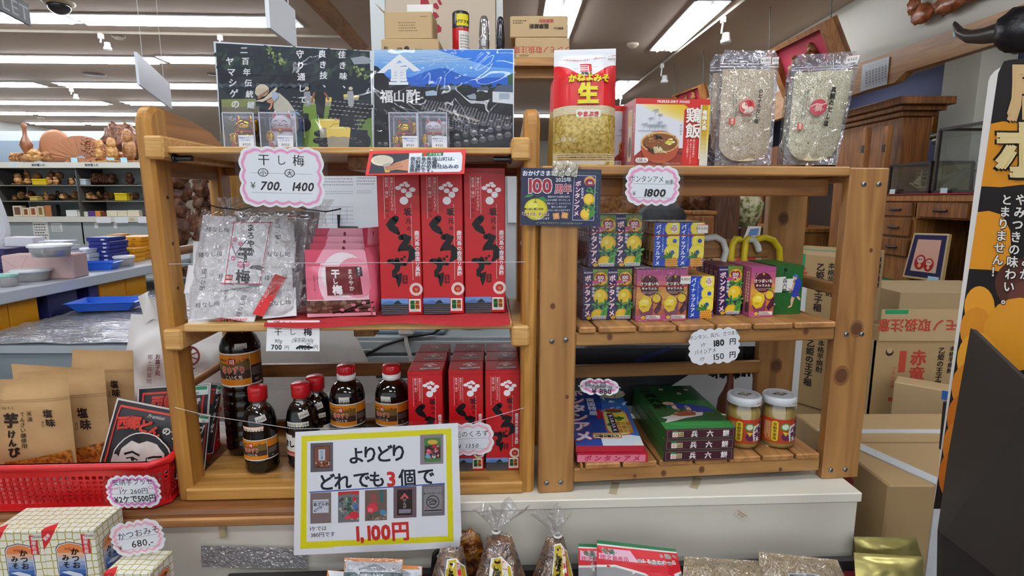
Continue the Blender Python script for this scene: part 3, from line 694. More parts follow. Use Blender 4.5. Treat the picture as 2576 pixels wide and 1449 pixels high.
def card(label, fr, px, py, v, w, h, rot, draw, pink=('e89bc4', 'f3cbe0'), lean=0, nx=4, ny=3, lam=.006, cat='price card'):
    """hand-lettered card; draw(A,w,h) letters it about its middle"""
    u, z = fr.at(px, py, v); A = Art(.5)
    A.poly(scallop(w, h, nx, ny, .004, .012), 'eceff3')
    if pink:
        A.poly(scallop(w-.007, h-.007, nx, ny, .004, .011), pink[1]); A.poly(scallop(w-.010, h-.010, nx, ny, .004, .0105), pink[0]); A.poly(scallop(w-.017, h-.017, nx, ny, .0038, .009), pink[1]); A.poly(scallop(w-.020, h-.020, nx, ny, .0038, .008), 'e9edf2')
    draw(A, w, h); m = MB(); A.emit(m, front(), 6e-5); P = scallop(w, h, nx, ny, .004, .012); m.prism(P, 0, .0004, mat('e6e9ec', .5), side=mat('dfe2e4', .5))
    o = m.build('price_card', None, fr.w(u, v, z)); o.rotation_euler = (R(lean), -R(rot), fr.a); tag(o, label, cat)
    if lam:
        L = Art(); L.rrect(-w/2-lam, -h/2-lam, w/2+lam, h/2+lam, .014, film('ffffff', .985, .1, 14, .06, edge=.2)); m = MB(); L.emit(m, front(), 0, h0=6e-5*(A.nl+3)); m.build('laminate', o)
    return o
def rule(A, w, y): A.rect(-w*.36, y-.0003, w*.36, y+.0003, '8a8f98')
def d1(A, w, h):
    A.text('干', -.030, h*.28, .021, INK, .012); A.text('し', .0, h*.28, .019, INK, .0); A.text('梅', .030, h*.28, .021, INK, .01); rule(A, w, h*.06); rule(A, w, -h*.26)
    for x, t in ((-.032, '小'), (.014, '大')): A.ring(x, h*.07, .0075, .0090, INK, sy=.8); A.text(t, x, h*.07, .011, INK, .01)
    A.text('¥', -.05, -h*.14, .016, INK, .0); A.text('700.', -.018, -h*.14, .021, INK, .02, skew=.25); A.text('1400', .036, -h*.14, .021, INK, .02, skew=.2)
card('large pink scalloped price card hung under the top board of the left rack', LF, 709, 446, -.014, .148, .106, -1.5, d1, nx=5, ny=3)
def d2(A, w, h):
    A.text('坂元のくろず', .0, h*.16, .0135, INK, .005); rule(A, w, h*.02); A.text('¥ 1350', .0, -h*.2, .0125, INK, .0, skew=.15, gap=.1); rule(A, w, -h*.3)
card('pale pink price card half hidden behind the yellow bordered poster', LF, 1178, 1105, -.008, .10, .068, 2, d2, pink=('f0b8c6', 'f8dde4'), nx=3, ny=2)

# ---- white hand-lettered slip below the middle shelf
A = PArt(500, 780, 3.018)
A.text('種なし', 650, 108, 58, INK, .0); A.text('干', 603, 165, 62, INK, .01); A.text('し', 712, 165, 55, INK, .0); A.text('梅', 828, 165, 66, INK, .02)
A.text('90g', 606, 233, 40, INK, .0, skew=.2); A.text('(保存袋)/60g', 790, 228, 40, INK, .0, skew=.2, sx=.75); A.text('700', 590, 280, 52, INK, .02); A.text('円', 668, 285, 38, INK, .0); A.text('円', 888, 282, 38, INK, .0)
A.text('1400', 800, 283, 48, INK, .02); A.line([(745, 290), (770, 275), (860, 285)], 16, INK); A.text('1100', 830, 256, 24, INK, .0)
sheet_px('price_slip', 'plain white slip with black hand lettering hung below the middle shelf', 'price slip', [(673, 806), (804, 806), (804, 883.5), (669, 883)], A, [.0, .0, -.006, -.006], lam=0)

# ---- red framed information card
A = PArt(900, 360, 3.084)
A.poly([(95, 60), (838, 50), (825, 235), (62, 246)], 'd93a33'); A.poly([(118, 85), (398, 78), (388, 230), (85, 238)], '3a3d46'); A.circ(190, 135, 88, 'd9d2bc', 42); A.circ(200, 130, 76, 'cfc6ae', 34)
A.poly([(195, 165), (255, 150), (248, 222), (212, 224)], 'a9a79c'); A.poly([(206, 205), (252, 200), (247, 226), (213, 228)], 'd9b04a')
A.poly([(210, 195), (300, 150), (395, 120), (392, 215), (300, 205), (240, 215)], 'c78d6c'); A.line([(215, 190), (290, 172), (330, 160)], 14, 'b0775a'); A.line([(225, 205), (300, 190), (345, 180)], 12, 'b0775a')
A.poly([(400, 78), (800, 70), (812, 100), (806, 205), (790, 222), (390, 230)], 'dfe6ee'); A.poly([(500, 75), (665, 68), (662, 98), (496, 104)], '2f7a48'); A.circ(522, 88, 14, 'c8322a'); A.text('さつま味', 600, 86, 24, 'e8f0e8', .01)
for i, t in enumerate(('鹿児島県福山町は、', 'お酢の故郷。', '本場かめ壺仕込みの', '黒酢です。')): A.text(t, 408-3*i, 122+29*i, 34-(i == 0)*1, '2c3440', .015, sx=1.25, al='l')
sheet_px('information_card', 'red framed card with a photo of hands pouring vinegar on the boxes', 'sign', [(930, 380), (1172, 376), (1168, 437), (919, 441)], A, [-.004, -.004, -.025, -.025], base='d93a33', lam=.002)

# ---- big poster with the yellow border
A = PArt(720, 1050, 3.633)
def sk(x, y): return x, y+(700-x)*.057   # the poster hangs a little askew
def Pq(pts): return [sk(*p) for p in pts]
A.poly(Pq([(140, 138), (1508, 148), (1530, 1180), (128, 1170)]), 'dfd716'); A.poly(Pq([(192, 190), (1458, 200), (1478, 1128), (185, 1108)]), 'e4e8ee')
A.poly(Pq([(436, 966), (1180, 960), (1185, 1240), (440, 1226)]), 'e8ebf0'); A.poly(Pq([(436, 1112), (1182, 1124), (1184, 1176), (438, 1165)]), 'dfd716')
def pt(t, x, y, h, c, b, **k): x, y = sk(x, y); A.text(t, x, y, h, c, b, rot=3, **k)
for ch, x, y, h in (('よ', 640, 345, 165), ('り', 765, 340, 165), ('ど', 893, 342, 170), ('り', 1025, 340, 170)): pt(ch, x, y, h, '17202b', .02)
for ch, x, y, h, c in (('ど', 368, 572, 165, '17202b'), ('れ', 515, 572, 165, '17202b'), ('で', 690, 568, 168, '17202b'), ('も', 830, 572, 160, '17202b'), ('3', 958, 572, 185, 'c8302c'), ('個', 1108, 572, 165, '17202b'), ('で', 1278, 570, 168, '17202b')): pt(ch, x, y, h, c, .03 if ch == '3' else .02)
A.poly(Pq([(212, 652), (1448, 642), (1448, 652), (212, 662)]), '2452a8')
pt('1,100円', 870, 1055, 185, 'c8302c', .035, sx=.93); pt('1ケでは', 290, 992, 48, INK, .012); pt('380円です', 335, 1050, 50, INK, .012)
def snap(x0, y0, x1, y1, c): A.poly(Pq([(x0, y0), (x1, y0+2), (x1, y1+2), (x0, y1)]), c)
snap(222, 210, 428, 475, '5d5a60'); snap(252, 238, 400, 440, '4a211c'); snap(258, 244, 394, 434, '7c4a34'); snap(295, 270, 355, 370, 'b9c4d4'); A.vtext('山川漬', *sk(325, 275), 28, '2a3040', .01)
rn = random.Random(2)
for i in range(40): A.circ(*sk(rn.uniform(262, 390), rn.uniform(380, 430)), rn.uniform(4, 10), rn.choice(['5d2c20', '9c6a4c', 'c9a88c', '3c1a14']), n=7)
snap(1224, 190, 1436, 462, '8d7f88'); snap(1262, 222, 1412, 440, '3f7d3c'); A.circ(*sk(1338, 262), 48, 'd0a83c', 22); snap(1268, 292, 1408, 410, '43282a')
for i in range(26): A.circ(*sk(rn.uniform(1285, 1395), rn.uniform(300, 405)), rn.uniform(8, 18), rn.choice(['d0566c', 'e0788c', '3a2422', '6b3a36', 'cfd8d0']), n=8)
A.circ(*sk(1295, 392), 24, '6ba6c4', 18); A.text('黒', *sk(1350, 300), 40, 'c02c38', .02)
snap(220, 665, 410, 945, '7d6a68'); snap(243, 728, 388, 850, 'c9ccd6'); A.rect(248, 768, 386, 772, '2a3040'); pt('島ざらめ', 318, 772, 36, '1c2230', .02); A.line(Pq([(262, 832), (290, 812), (318, 800)]), 18, '3c4a6a'); A.line(Pq([(268, 830), (290, 814), (312, 804)]), 9, 'c9ccd6')
snap(474, 668, 666, 950, '6d7476'); A.poly(Pq([(474, 668), (666, 668), (666, 704), (570, 690), (474, 704)]), 'c03034')
for i in range(60): A.circ(*sk(rn.uniform(484, 656), rn.uniform(720, 930)), rn.uniform(5, 15), rn.choice(['3a4a3c', '7f8a80', 'b3b0a0', '4a3a34', '5f7a94']), n=7)
A.vtext('黒糖菓子', *sk(575, 720), 44, '1f5a38', .02); A.circ(*sk(620, 890), 46, 'c8303c', 34); A.circ(*sk(560, 908), 26, 'd84454', 20); A.circ(*sk(622, 740), 20, 'c8303c'); A.circ(*sk(632, 812), 22, '4a6cb0')
snap(720, 668, 920, 948, '6c5a4c'); A.vtext('黒糖', *sk(800, 700), 60, 'b83a48', .01); snap(858, 675, 888, 780, '2f6470'); A.circ(*sk(785, 838), 52, 'd03848', 44); A.circ(*sk(770, 850), 24, 'e86a78', 20); A.circ(*sk(885, 880), 30, '4a86ac', 26); A.circ(*sk(820, 880), 26, '3a6a4c', 14)
for i in range(20): A.circ(*sk(rn.uniform(735, 905), rn.uniform(900, 940)), rn.uniform(4, 12), rn.choice(['3c4a40', '8c7a64', 'a89a88']), n=7)
snap(980, 655, 1190, 938, '6b5a60'); snap(1012, 680, 1152, 915, '2c1a1c'); A.poly(Pq([(1040, 760), (1082, 712), (1122, 760), (1104, 768), (1082, 742), (1058, 770)]), 'c05a56'); A.vtext('けんぴ', *sk(1082, 762), 30, 'd8d0cc', .01); snap(1030, 860, 1140, 896, '8a8494')
snap(1240, 650, 1448, 935, '6f6a70'); snap(1258, 672, 1425, 900, '8a878a'); A.rect(*sk(1260, 682), *sk(1424, 690), '1c1c20'); pt('まぐろラーメン', 1342, 730, 26, '17171a', .015); A.ring(*sk(1340, 808), 52, 60, '17171a'); A.line(Pq([(1300, 790), (1330, 780), (1372, 800), (1360, 830), (1312, 828)]), 10, '17171a'); A.line(Pq([(1310, 812), (1340, 800), (1376, 812)]), 8, '17171a'); snap(1262, 880, 1424, 890, '17171a'); A.vtext('一番', *sk(1283, 830), 22, 'b03038')
sheet_px('offer_poster', 'large white poster with a yellow border and photos hung on the counter front', 'poster', [(742.6, 1087), (1152, 1064), (1162, 1377.5), (739, 1397)], A, [-.05, -.05, -.062, -.062], base='e6e9ed', lam=.009, dz=4e-5)

# ---- soy sauce bottles
soy = mat('0b0605', .06, spec=.6); clear_pet = film('f4ece2', .8, .0, 10, .05); caps = mat('b4121a', .3)
def soy_label(w, h, k=0):
    A = Art(.35); o, br, ol = 'd07b16', '3c2a24', '6a5426'
    A.rect(-w/2, 0, w/2, h, 'e6e0d4'); A.rect(-w/2, .012*h*4, w/2, h*.955, '2d1f1b'); x1 = w*.21
    A.rect(-w/2, .05*h, x1, .27*h, o); A.rect(-w/2, .23*h, x1, .55*h, br); A.rect(-w/2, .48*h, x1, .8*h, ol); A.poly([(-w/2, .8*h), (-w/2, .95*h), (x1, .95*h), (x1, .8*h), (x1-.03, .72*h), (-w*.1, .66*h), (-w*.35, .72*h)], o)
    A.rect(x1, .05*h, x1+.004*w*2, .95*h, 'e6e0d4'); A.rect(x1+.01*w, .6*h, w/2, .94*h, 'c47415'); A.tiny(x1+.03*w, .3*h, w*.48, .55*h, 6, '9a8c84'); A.text('PET', x1+.12*w, .16*h, .08*h, 'd8d4d0')
    c = -w*.10; s = h*.2
    A.rect(c-s*.5, .66*h, c+s*.5, .66*h+s, 'b3161c'); 
    for i in range(3): A.rect(c-s*.34, .66*h+s*(.2+.22*i), c+s*.12, .66*h+s*(.31+.22*i), 'f0e8dc')
    A.rect(c+s*.2, .66*h+s*.1, c+s*.32, .66*h+s*.9, 'f0e8dc')
    A.text('かねよ', c-s*1.45, .8*h, .1*h, INK, .02); A.text('しょうゆ', c+s*1.35, .8*h, .095*h, INK, .02)
    A.text('母ゆずり', c, .51*h, .24*h, 'e8c0b0', .045, sx=.74); A.text('母ゆずり', c, .51*h, .24*h, 'c0402c', .014, sx=.74); A.text('こいくち', c+.01*w, .29*h, .13*h, 'ece4d8', .02)
    return A
def sashimi_label(w, h):
    A = Art(.35); A.rect(-w/2, 0, w/2, h, 'e3e0d8'); A.rect(-w/2, 0, w/2, h*.2, 'a02a24'); A.rect(-w/2, h*.2, w/2, h*.24, 'c9a050'); A.rect(-w*.1, h*.9, w*.2, h, '3a2a28')
    A.text('さしみ', -w*.12, h*.58, h*.32, INK, .05); A.text('醤油', w*.2, h*.5, h*.2, INK, .03); A.tiny(-w*.4, h*.03, w*.1, h*.17, 2, 'e8dcd0'); A.rect(-w*.46, h*.3, -w*.36, h*.45, 'b03030'); return A
def bottle(label, fr, u, v, z, prof, cap, lab=None, stickers=(), rz=0, group=None, name='soy_sauce_bottle'):
    t = FT(fr, name, label, 'bottle', u, v, z, rz, group); m = MB(); m.lathe(prof, soy, 36); m.build('body', t)
    m = MB(); m.lathe(cap[0], caps, 26)
    for k in range(20 if cap[2] else 0): q = k*math.pi/10; r = cap[2][0]; m.box((r*math.cos(q)-.0006, r*math.sin(q)-.0006, cap[2][1]), (r*math.cos(q)+.0006, r*math.sin(q)+.0006, cap[2][2]), caps)
    if not cap[2]: r = cap[0][2][0]; m.box((-.006, -r-.0025, cap[0][3][1]-.007), (.006, -r+.004, cap[0][3][1]-.0035), caps, .001)
    m.build('cap', t)
    if cap[1]: m = MB(); m.lathe(cap[1], mat('e4e2de', .4), 26); m.build('collar', t)
    if lab:
        A, r, z0 = lab; m = MB(); A.emit(m, cyl(r+.0004, z0), 1e-4, cut=(.003, 0)); m.build('label', t)
    for A, r, z0, x in stickers:
        m = MB(); A.emit(m, lambda a, b, h, r=r, z0=z0, x=x: cyl(r, z0)(a+x, b, h), 1e-4, cut=(.003, 0)); m.build('price_sticker' if len(A.e) < 3 else 'neck_label', t)
    return t
def scale(prof, s, h): return [tuple([p[0]*s, p[1]*h]+list(p[2:])) for p in prof]
def ribs(r, z0, z1, n):
    out = []
    for i in range(n):
        a = z0+(z1-z0)*i/n; b = (z1-z0)/n; out += [(r, a+b*.1), (r, a+b*.72), (r*.955, a+b*.82), (r*.955, a+b*.92)]
    return out
gb = mat('150c09', .05, spec=.6); neck = film('e8dcc8', .75, 0, 8, .05)
# 1 litre bottle
rb = .0415
prof = [(0, .004), (rb*.7, 0), (rb*.95, .006), (rb, .016)]+ribs(rb, .018, .150, 6)+[(rb, .152), (rb, .158), (rb-.001, .160), (rb-.001, .232), (rb, .235), (rb*.97, .246), (rb*.83, .260), (rb*.6, .272), (rb*.42, .279, neck), (.0155, .284, neck), (.0155, .291, neck)]
cap = ([(.0, .290), (.017, .290), (.0175, .300), (.017, .3045), (.0, .305)], [(.0165, .279), (.0185, .281), (.0185, .290), (.0, .290)], (.0175, .291, .303))
p = soy_label(.11*1.05, .073)
A = Art(); A.rect(-.012, -.0075, .012, .0075, 'd9d6cc'); A.text('¥880', 0, -.001, .0085, '3a3a3e')
u, v = LF.onz(604, 1152, .8455); bottle('large soy sauce bottle with an orange label standing behind the small ones', LF, u, v+rb, .8455, prof, cap, (p, rb-.0008, .1595), [(A, .0405, .246, .0085)], 14)
# medium bottles
rm = .037
pm = [(0, .004), (rm*.7, 0), (rm*.96, .006), (rm, .014), (rm, .030), (rm*.93, .036), (rm*.93, .042), (rm, .048), (rm*.99, .060), (rm*.9, .068), (rm*.93, .073), (rm, .079), (rm-.0006, .081), (rm-.0006, .131), (rm, .133), (rm*.97, .145), (rm*.88, .157), (rm*.7, .167), (rm*.5, .173, neck), (.016, .178, neck), (.016, .186, neck)]
cm = ([(.0, .187), (.0175, .187), (.019, .1895), (.0185, .204), (.016, .2065), (0, .207)], [(.0165, .174), (.0195, .176), (.0195, .187), (0, .187)], (.0188, .190, .203))
A = Art(); A.rect(-.011, -.0075, .011, .0075, 'd9d6cc'); A.text('¥620', 0, -.001, .0085, '3a3a3e')
lm = soy_label(.098*1.05, .050)
for px, l, rz in ((874, 'medium soy sauce bottle with a red screw cap, nearer the sashimi bottles', 6), (987, 'medium soy sauce bottle with a red screw cap, next to the small red boxes', -10)):
    u, z = LF.at(px, 1000, .125); bottle(l, LF, u, .125, .8455, pm, cm, (lm, rm-.0004, .0807), [(A, rm*.99, .139, -.002)], rz, 'medium soy sauce bottles with red screw caps')
# small bottles
rs = .0335
ps = [(0, .004), (rs*.7, 0), (rs*.95, .005), (rs, .012), (rs*.96, .018), (rs, .024), (rs, .030), (rs-.0006, .032), (rs-.0006, .076), (rs, .079), (rs*.955, .084), (rs, .091), (rs*.97, .105), (rs*.86, .122), (rs*.68, .134), (rs*.48, .141, neck), (.0155, .146, neck), (.0155, .150, neck)]
cs = ([(.0, .150), (.0175, .150), (.0188, .152), (.0188, .176), (.017, .179), (.0, .180)], None, None)
def tagart(t): A = Art(); A.rect(-.010, -.007, .010, .007, 'd9d6cc', 15); A.text(t, 0, -.001, .0075, '3a3a3e', 0, 15); return A
nk = Art(); nk.rect(-.023, -.0065, .023, .0065, 'd88a5c'); nk.rect(-.0222, -.0057, .0222, .0057, 'ead9c4'); nk.text('鹿児島の甘いしょうゆ', 0, 0, .0048, INK, .01)
u, v = LF.onz(646, 1197, .8455); bottle('small soy sauce bottle in front of the large one, flip cap and orange label', LF, u, v+rs, .8455, ps, cs, (soy_label(.098, .044), rs-.0004, .0318), [(tagart('¥540'), rs*.92, .118, .012), (nk, rs*.985, .097, -.006)], 4)
nk2 = Art(); nk2.rect(-.024, -.0055, .024, .0055, 'dfe0cf'); nk2.text('南国鹿児島 さしみ専用', 0, 0, .0052, '2a2a20', .012)
sl = sashimi_label(.098, .046)
u, v = LF.onz(755, 1186, .8455); bottle('small sashimi soy sauce bottle partly behind the poster corner', LF, u, v+rs, .8455, ps, cs, (sl, rs-.0004, .0318), [(tagart('¥540'), rs*.92, .121, .016), (nk2, rs*.985, .1, .002)], -6, 'small sashimi soy sauce bottles')
u, z = LF.at(795, 1000, .135); bottle('small sashimi soy sauce bottle set back between two other bottles', LF, u, .135, .8455, ps, cs, (sl, rs-.0004, .0318), [(tagart('¥540'), rs*.92, .121, .010), (nk2, rs*.985, .1, .002)], 4, 'small sashimi soy sauce bottles')

# ---- photo posters on the top shelf
A = PArt(520, 80, 4.529)
A.poly([(102, 128), (1858, 222), (1890, 1318), (170, 1318)], '1c2630'); rn = random.Random(11)
for i in range(90):
    x, y = rn.uniform(110, 1850), rn.uniform(150, 520); y = max(y, 165+(x-100)*.05)
    A.circ(x, y, rn.uniform(20, 70), rn.choice(['22303a', '2a3a34', '18222c', '35483a', '1d2b2e']), rn.uniform(14, 40), n=9, rot=rn.uniform(0, 90))
for x, y, a in ((770, 260, 70), (820, 320, 60), (700, 200, 50), (1740, 430, 70), (1820, 330, 50), (1780, 500, 60), (860, 370, 40)):
    for k in range(9): A.circ(x+rn.uniform(-a, a), y+rn.uniform(-a*.6, a*.6), rn.uniform(8, 22), rn.choice(['6d8048', '556b3c', '8a9a5c', '42583a']), n=8)
A.poly([(1640, 300), (1780, 275), (1860, 300), (1862, 360), (1680, 372)], '8d959c'); A.poly([(140, 470), (1180, 500), (1180, 640), (160, 600)], '141a22')
A.poly([(165, 770), (560, 760), (560, 900), (175, 915)], '7d8450'); A.poly([(170, 860), (600, 850), (600, 1318), (172, 1318)], '6d6a58'); A.poly([(1100, 820), (1420, 820), (1300, 1318), (1060, 1318)], '6d8a38'); A.poly([(1190, 1000), (1330, 960), (1260, 1318), (1150, 1318)], '86a448'); A.poly([(1700, 1000), (1880, 980), (1888, 1318), (1780, 1318)], '5f7a3a')
for i in range(70): A.circ(150+i*14.6, 610+9*math.sin(i)+(.02*i), 13, rn.choice(['2c353f', '39434d', '4b555f']), 22, n=9)
for r in range(7):
    for i in range(18):
        x = 1000+i*52-r*26; y = 760+r*46+i*5
        if x > 1890 or x < 940 or (1090 < x < 1400 and y > 800): continue
        A.circ(x, y, 26-r*.5, rn.choice(['15181f', '1d222b', '252b35']), 22, n=10); A.circ(x-3, y-13, 19, '8f8a84', 6, n=9)
for x, y, w in ((1120, 1000, 70), (1780, 1190, 90), (1640, 980, 50), (1550, 1050, 60)):
    A.circ(x, y+60, w, '171b23', w*1.1, n=16); A.rect(x-w*.6, y-60, x+w*.6, y, '1b1f28'); A.circ(x, y-60, w*.66, '2b313c', 12); A.circ(x, y-60, w*.5, '0f1116', 8)
for x, y, w in ((1290, 1160, 70), (1275, 1240, 66), (1340, 1290, 64), (1720, 1270, 70), (1670, 1230, 60)): A.circ(x, y, w, '23272f', w*.55, n=14); A.circ(x, y-w*.28, w*.6, '6a6c70', w*.2); A.circ(x, y-w*.3, w*.45, '15171c', w*.14)
def pail(x, y, w, h): A.poly([(x-w, y), (x+w, y), (x+w*.84, y+h), (x-w*.84, y+h)], '9a9482'); A.poly([(x-w, y), (x+w, y), (x+w*.93, y+h*.5), (x+w*.5, y+h*.44), (x, y+h*.48), (x-w*.5, y+h*.42), (x-w*.93, y+h*.5)], 'd9c060'); A.circ(x, y, w, 'c9b45c', h*.07); A.circ(x, y, w*.92, 'e4d488', h*.05); A.line([(x-w*.7, y), (x-w*.4, y-h*.2), (x+w*.1, y-h*.22), (x+w*.7, y+8)], 4, '2a2c30')
pail(1190, 740, 46, 90); pail(1376, 750, 48, 95); pail(1590, 715, 32, 60); pail(1705, 725, 30, 55); pail(1395, 1005, 120, 200); pail(1500, 1095, 140, 220)
# workers
A.circ(1272, 625, 28, '14161b', 34); A.poly([(1215, 690), (1340, 685), (1358, 730), (1335, 960), (1330, 985), (1258, 985), (1240, 800), (1212, 730)], '191c22'); A.line([(1225, 700), (1205, 760), (1200, 800)], 26, '8a5a48'); A.line([(1345, 700), (1375, 740), (1385, 770)], 24, '8a5a48')
A.circ(1142, 645, 24, 'b5ac94', 22); A.poly([(1105, 680), (1175, 675), (1190, 760), (1170, 850), (1120, 850)], '8f9498'); A.circ(1640, 645, 24, 'c0b8a4', 20); A.poly([(1600, 680), (1665, 670), (1682, 760), (1670, 850), (1615, 850)], '9a9c9e')
A.poly([(760, 690), (830, 700), (930, 790), (1010, 905), (900, 935), (790, 930), (760, 860)], 'b9b4a4'); A.poly([(880, 920), (1010, 905), (1075, 990), (1100, 1318), (1015, 1318), (1000, 1090)], '5f86b8'); A.poly([(990, 900), (1050, 920), (1100, 1100), (1085, 1130), (1000, 1000)], '7ba3d4')
A.circ(725, 770, 50, 'b98a74', 44); A.poly([(545, 790), (650, 760), (790, 630), (805, 650), (740, 745), (640, 800)], 'c6bba2'); A.circ(632, 665, 78, 'c9bea4', 70); A.circ(622, 690, 74, 'bdb196', 50); A.poly([(575, 740), (700, 655), (715, 680), (590, 770)], '9c6a58'); A.poly([(740, 680), (800, 690), (820, 740), (770, 800), (745, 760)], 'a3b2c8'); A.line([(745, 790), (735, 850), (712, 880)], 22, 'c98a66')
for t, x, y, h, st in (('二百年伝統継', 425, 165, 88, 1.42), ('ヤマシゲの', 262, 285, 100, 1.22), ('守り通して', 1062, 205, 92, 1.42), ('良き技、', 1315, 205, 92, 1.33), ('佳き味、', 1540, 215, 90, 1.36)):
    for i, ch in enumerate(t): A.text(ch, x+(i*16 if x < 500 else i*8)+(30 if ch == '、' else 0), y+h*st*i+h*.5-(25 if ch == '、' else 0), h, 'd6d8da', .022, skew=.05)
A.text('心', 290, 975, 84, 'c0c4c8', .022)
sheet_px('photo_poster', 'dark photo poster of workers among black jars with white brush lettering', 'poster', [(537, 104), (936, 128), (939, 376), (558, 376)], A, [.10, .092, .075, .085], base='cfd6da', lam=.002, dz=3e-5)
A = PArt(900, 80, 4.529)
for i in range(12):
    t = i/12; c = [(0x9c, 0xbf, 0xe2), (0x5c, 0x94, 0xd8), (0x22, 0x66, 0xc6)]; a, b, f = (c[0], c[1], t*2) if t < .5 else (c[1], c[2], t*2-1)
    A.rect(185, 205+i*36, 1768, 1318 if i == 11 else 245+i*36, '%02x%02x%02x' % tuple(int(a[j]+(b[j]-a[j])*f) for j in range(3)))
A.poly([(900, 205), (1768, 205), (1768, 420), (1500, 400), (1200, 300)], '2f78d6')
for i in range(14): A.line([(200+rn.uniform(0, 800), 230+rn.uniform(0, 180)), (600+rn.uniform(0, 700), 240+rn.uniform(0, 120))], rn.uniform(3, 9), 'a9c8e8')
A.poly([(600, 520), (780, 450), (920, 415), (990, 410), (1060, 440), (1200, 500), (1300, 520)], '1d5cb4'); A.rect(185, 520, 1768, 600, '1a58b8'); A.rect(185, 598, 1768, 640, '1b50a0')
A.poly([(185, 385), (230, 400), (300, 480), (380, 560), (480, 590), (760, 640), (760, 760), (185, 900)], '141820'); A.poly([(185, 620), (1768, 640), (1768, 1318), (185, 1318)], '191b22')
for i in range(50): A.circ(rn.uniform(760, 1700), rn.uniform(605, 690), rn.uniform(14, 40), rn.choice(['1c2a22', '243428', '1a222a']), rn.uniform(10, 26), n=8)
A.poly([(1110, 690), (1120, 610), (1160, 590), (1200, 640), (1215, 700)], '18221c'); A.poly([(930, 655), (970, 615), (1120, 612), (1120, 660)], '5d6c80'); A.poly([(770, 680), (860, 665), (905, 685), (900, 725), (775, 730)], '9ab0c0'); A.poly([(1360, 640), (1480, 620), (1500, 660), (1360, 668)], '4a5868'); A.rect(1360, 668, 1480, 690, 'b8bcc4'); A.poly([(1540, 675), (1600, 610), (1768, 605), (1768, 690)], '4a566c'); A.poly([(1535, 680), (1768, 690), (1768, 825), (1535, 800)], 'ccd2d8'); A.rect(1610, 700, 1730, 770, '9aa8b8'); A.poly([(1240, 730), (1330, 700), (1350, 730), (1345, 770), (1280, 765)], '8a98a4'); A.circ(1405, 715, 56, '1d2a20', 44); A.poly([(1705, 500), (1768, 470), (1768, 600), (1710, 600)], '2c5a3c')
def jars(x0, y0, dx, dy, n, m_, ex, ey, r0, gr):
    for j in range(m_):
        for i in range(n):
            x = x0+dx*i+ex*j; y = y0+dy*i+ey*j; r = r0*(1+gr*j)
            if 195 < x < 1758 and y < 1305: A.circ(x, y, r, rn.choice(['3a3c46', '4a4c56', '565660']), r*.85, n=8); A.circ(x, y-r*.45, r*.62, rn.choice(['8d8b90', 'a09a98', '77757c']), r*.3, n=7)
jars(780, 780, 34, 6, 18, 7, -8, 17, 11, .06); jars(1130, 885, 36, 5, 20, 8, -6, 18, 12, .05); A.poly([(900, 870), (930, 862), (1390, 1010), (1360, 1025)], '9a948c')
for k in range(5): jars(310+k*90, 900-k*25, 17, 13, 18, 1, 0, 0, 13, 0)
jars(980, 960, 34, 9, 12, 5, 0, 28, 13, .08); jars(1060, 1110, 92, -16, 9, 1, 0, 0, 34, 0); jars(1130, 1190, 95, -18, 9, 2, 10, 90, 40, .1); jars(250, 1280, 70, 0, 3, 1, 0, 0, 30, 0)
A.poly([(475, 252), (715, 440), (640, 455), (475, 325), (300, 470), (218, 470)], 'dfe3e6'); A.text('重', 465, 480, 270, 'dfe3e6', .03, sx=.85)
for ch, x, h in (('福', 328, 155), ('山', 470, 140), ('酢', 630, 165)): A.text(ch, x, 735, h, 'd4d4d4', .022)
sheet_px('photo_poster', 'blue sky photo poster of rows of vinegar jars with a white roof mark', 'poster', [(938, 127), (1294, 123), (1292, 376), (940, 376)], A, [.092, .088, .07, .075], base='d4dbe0', lam=.002, dz=3e-5)

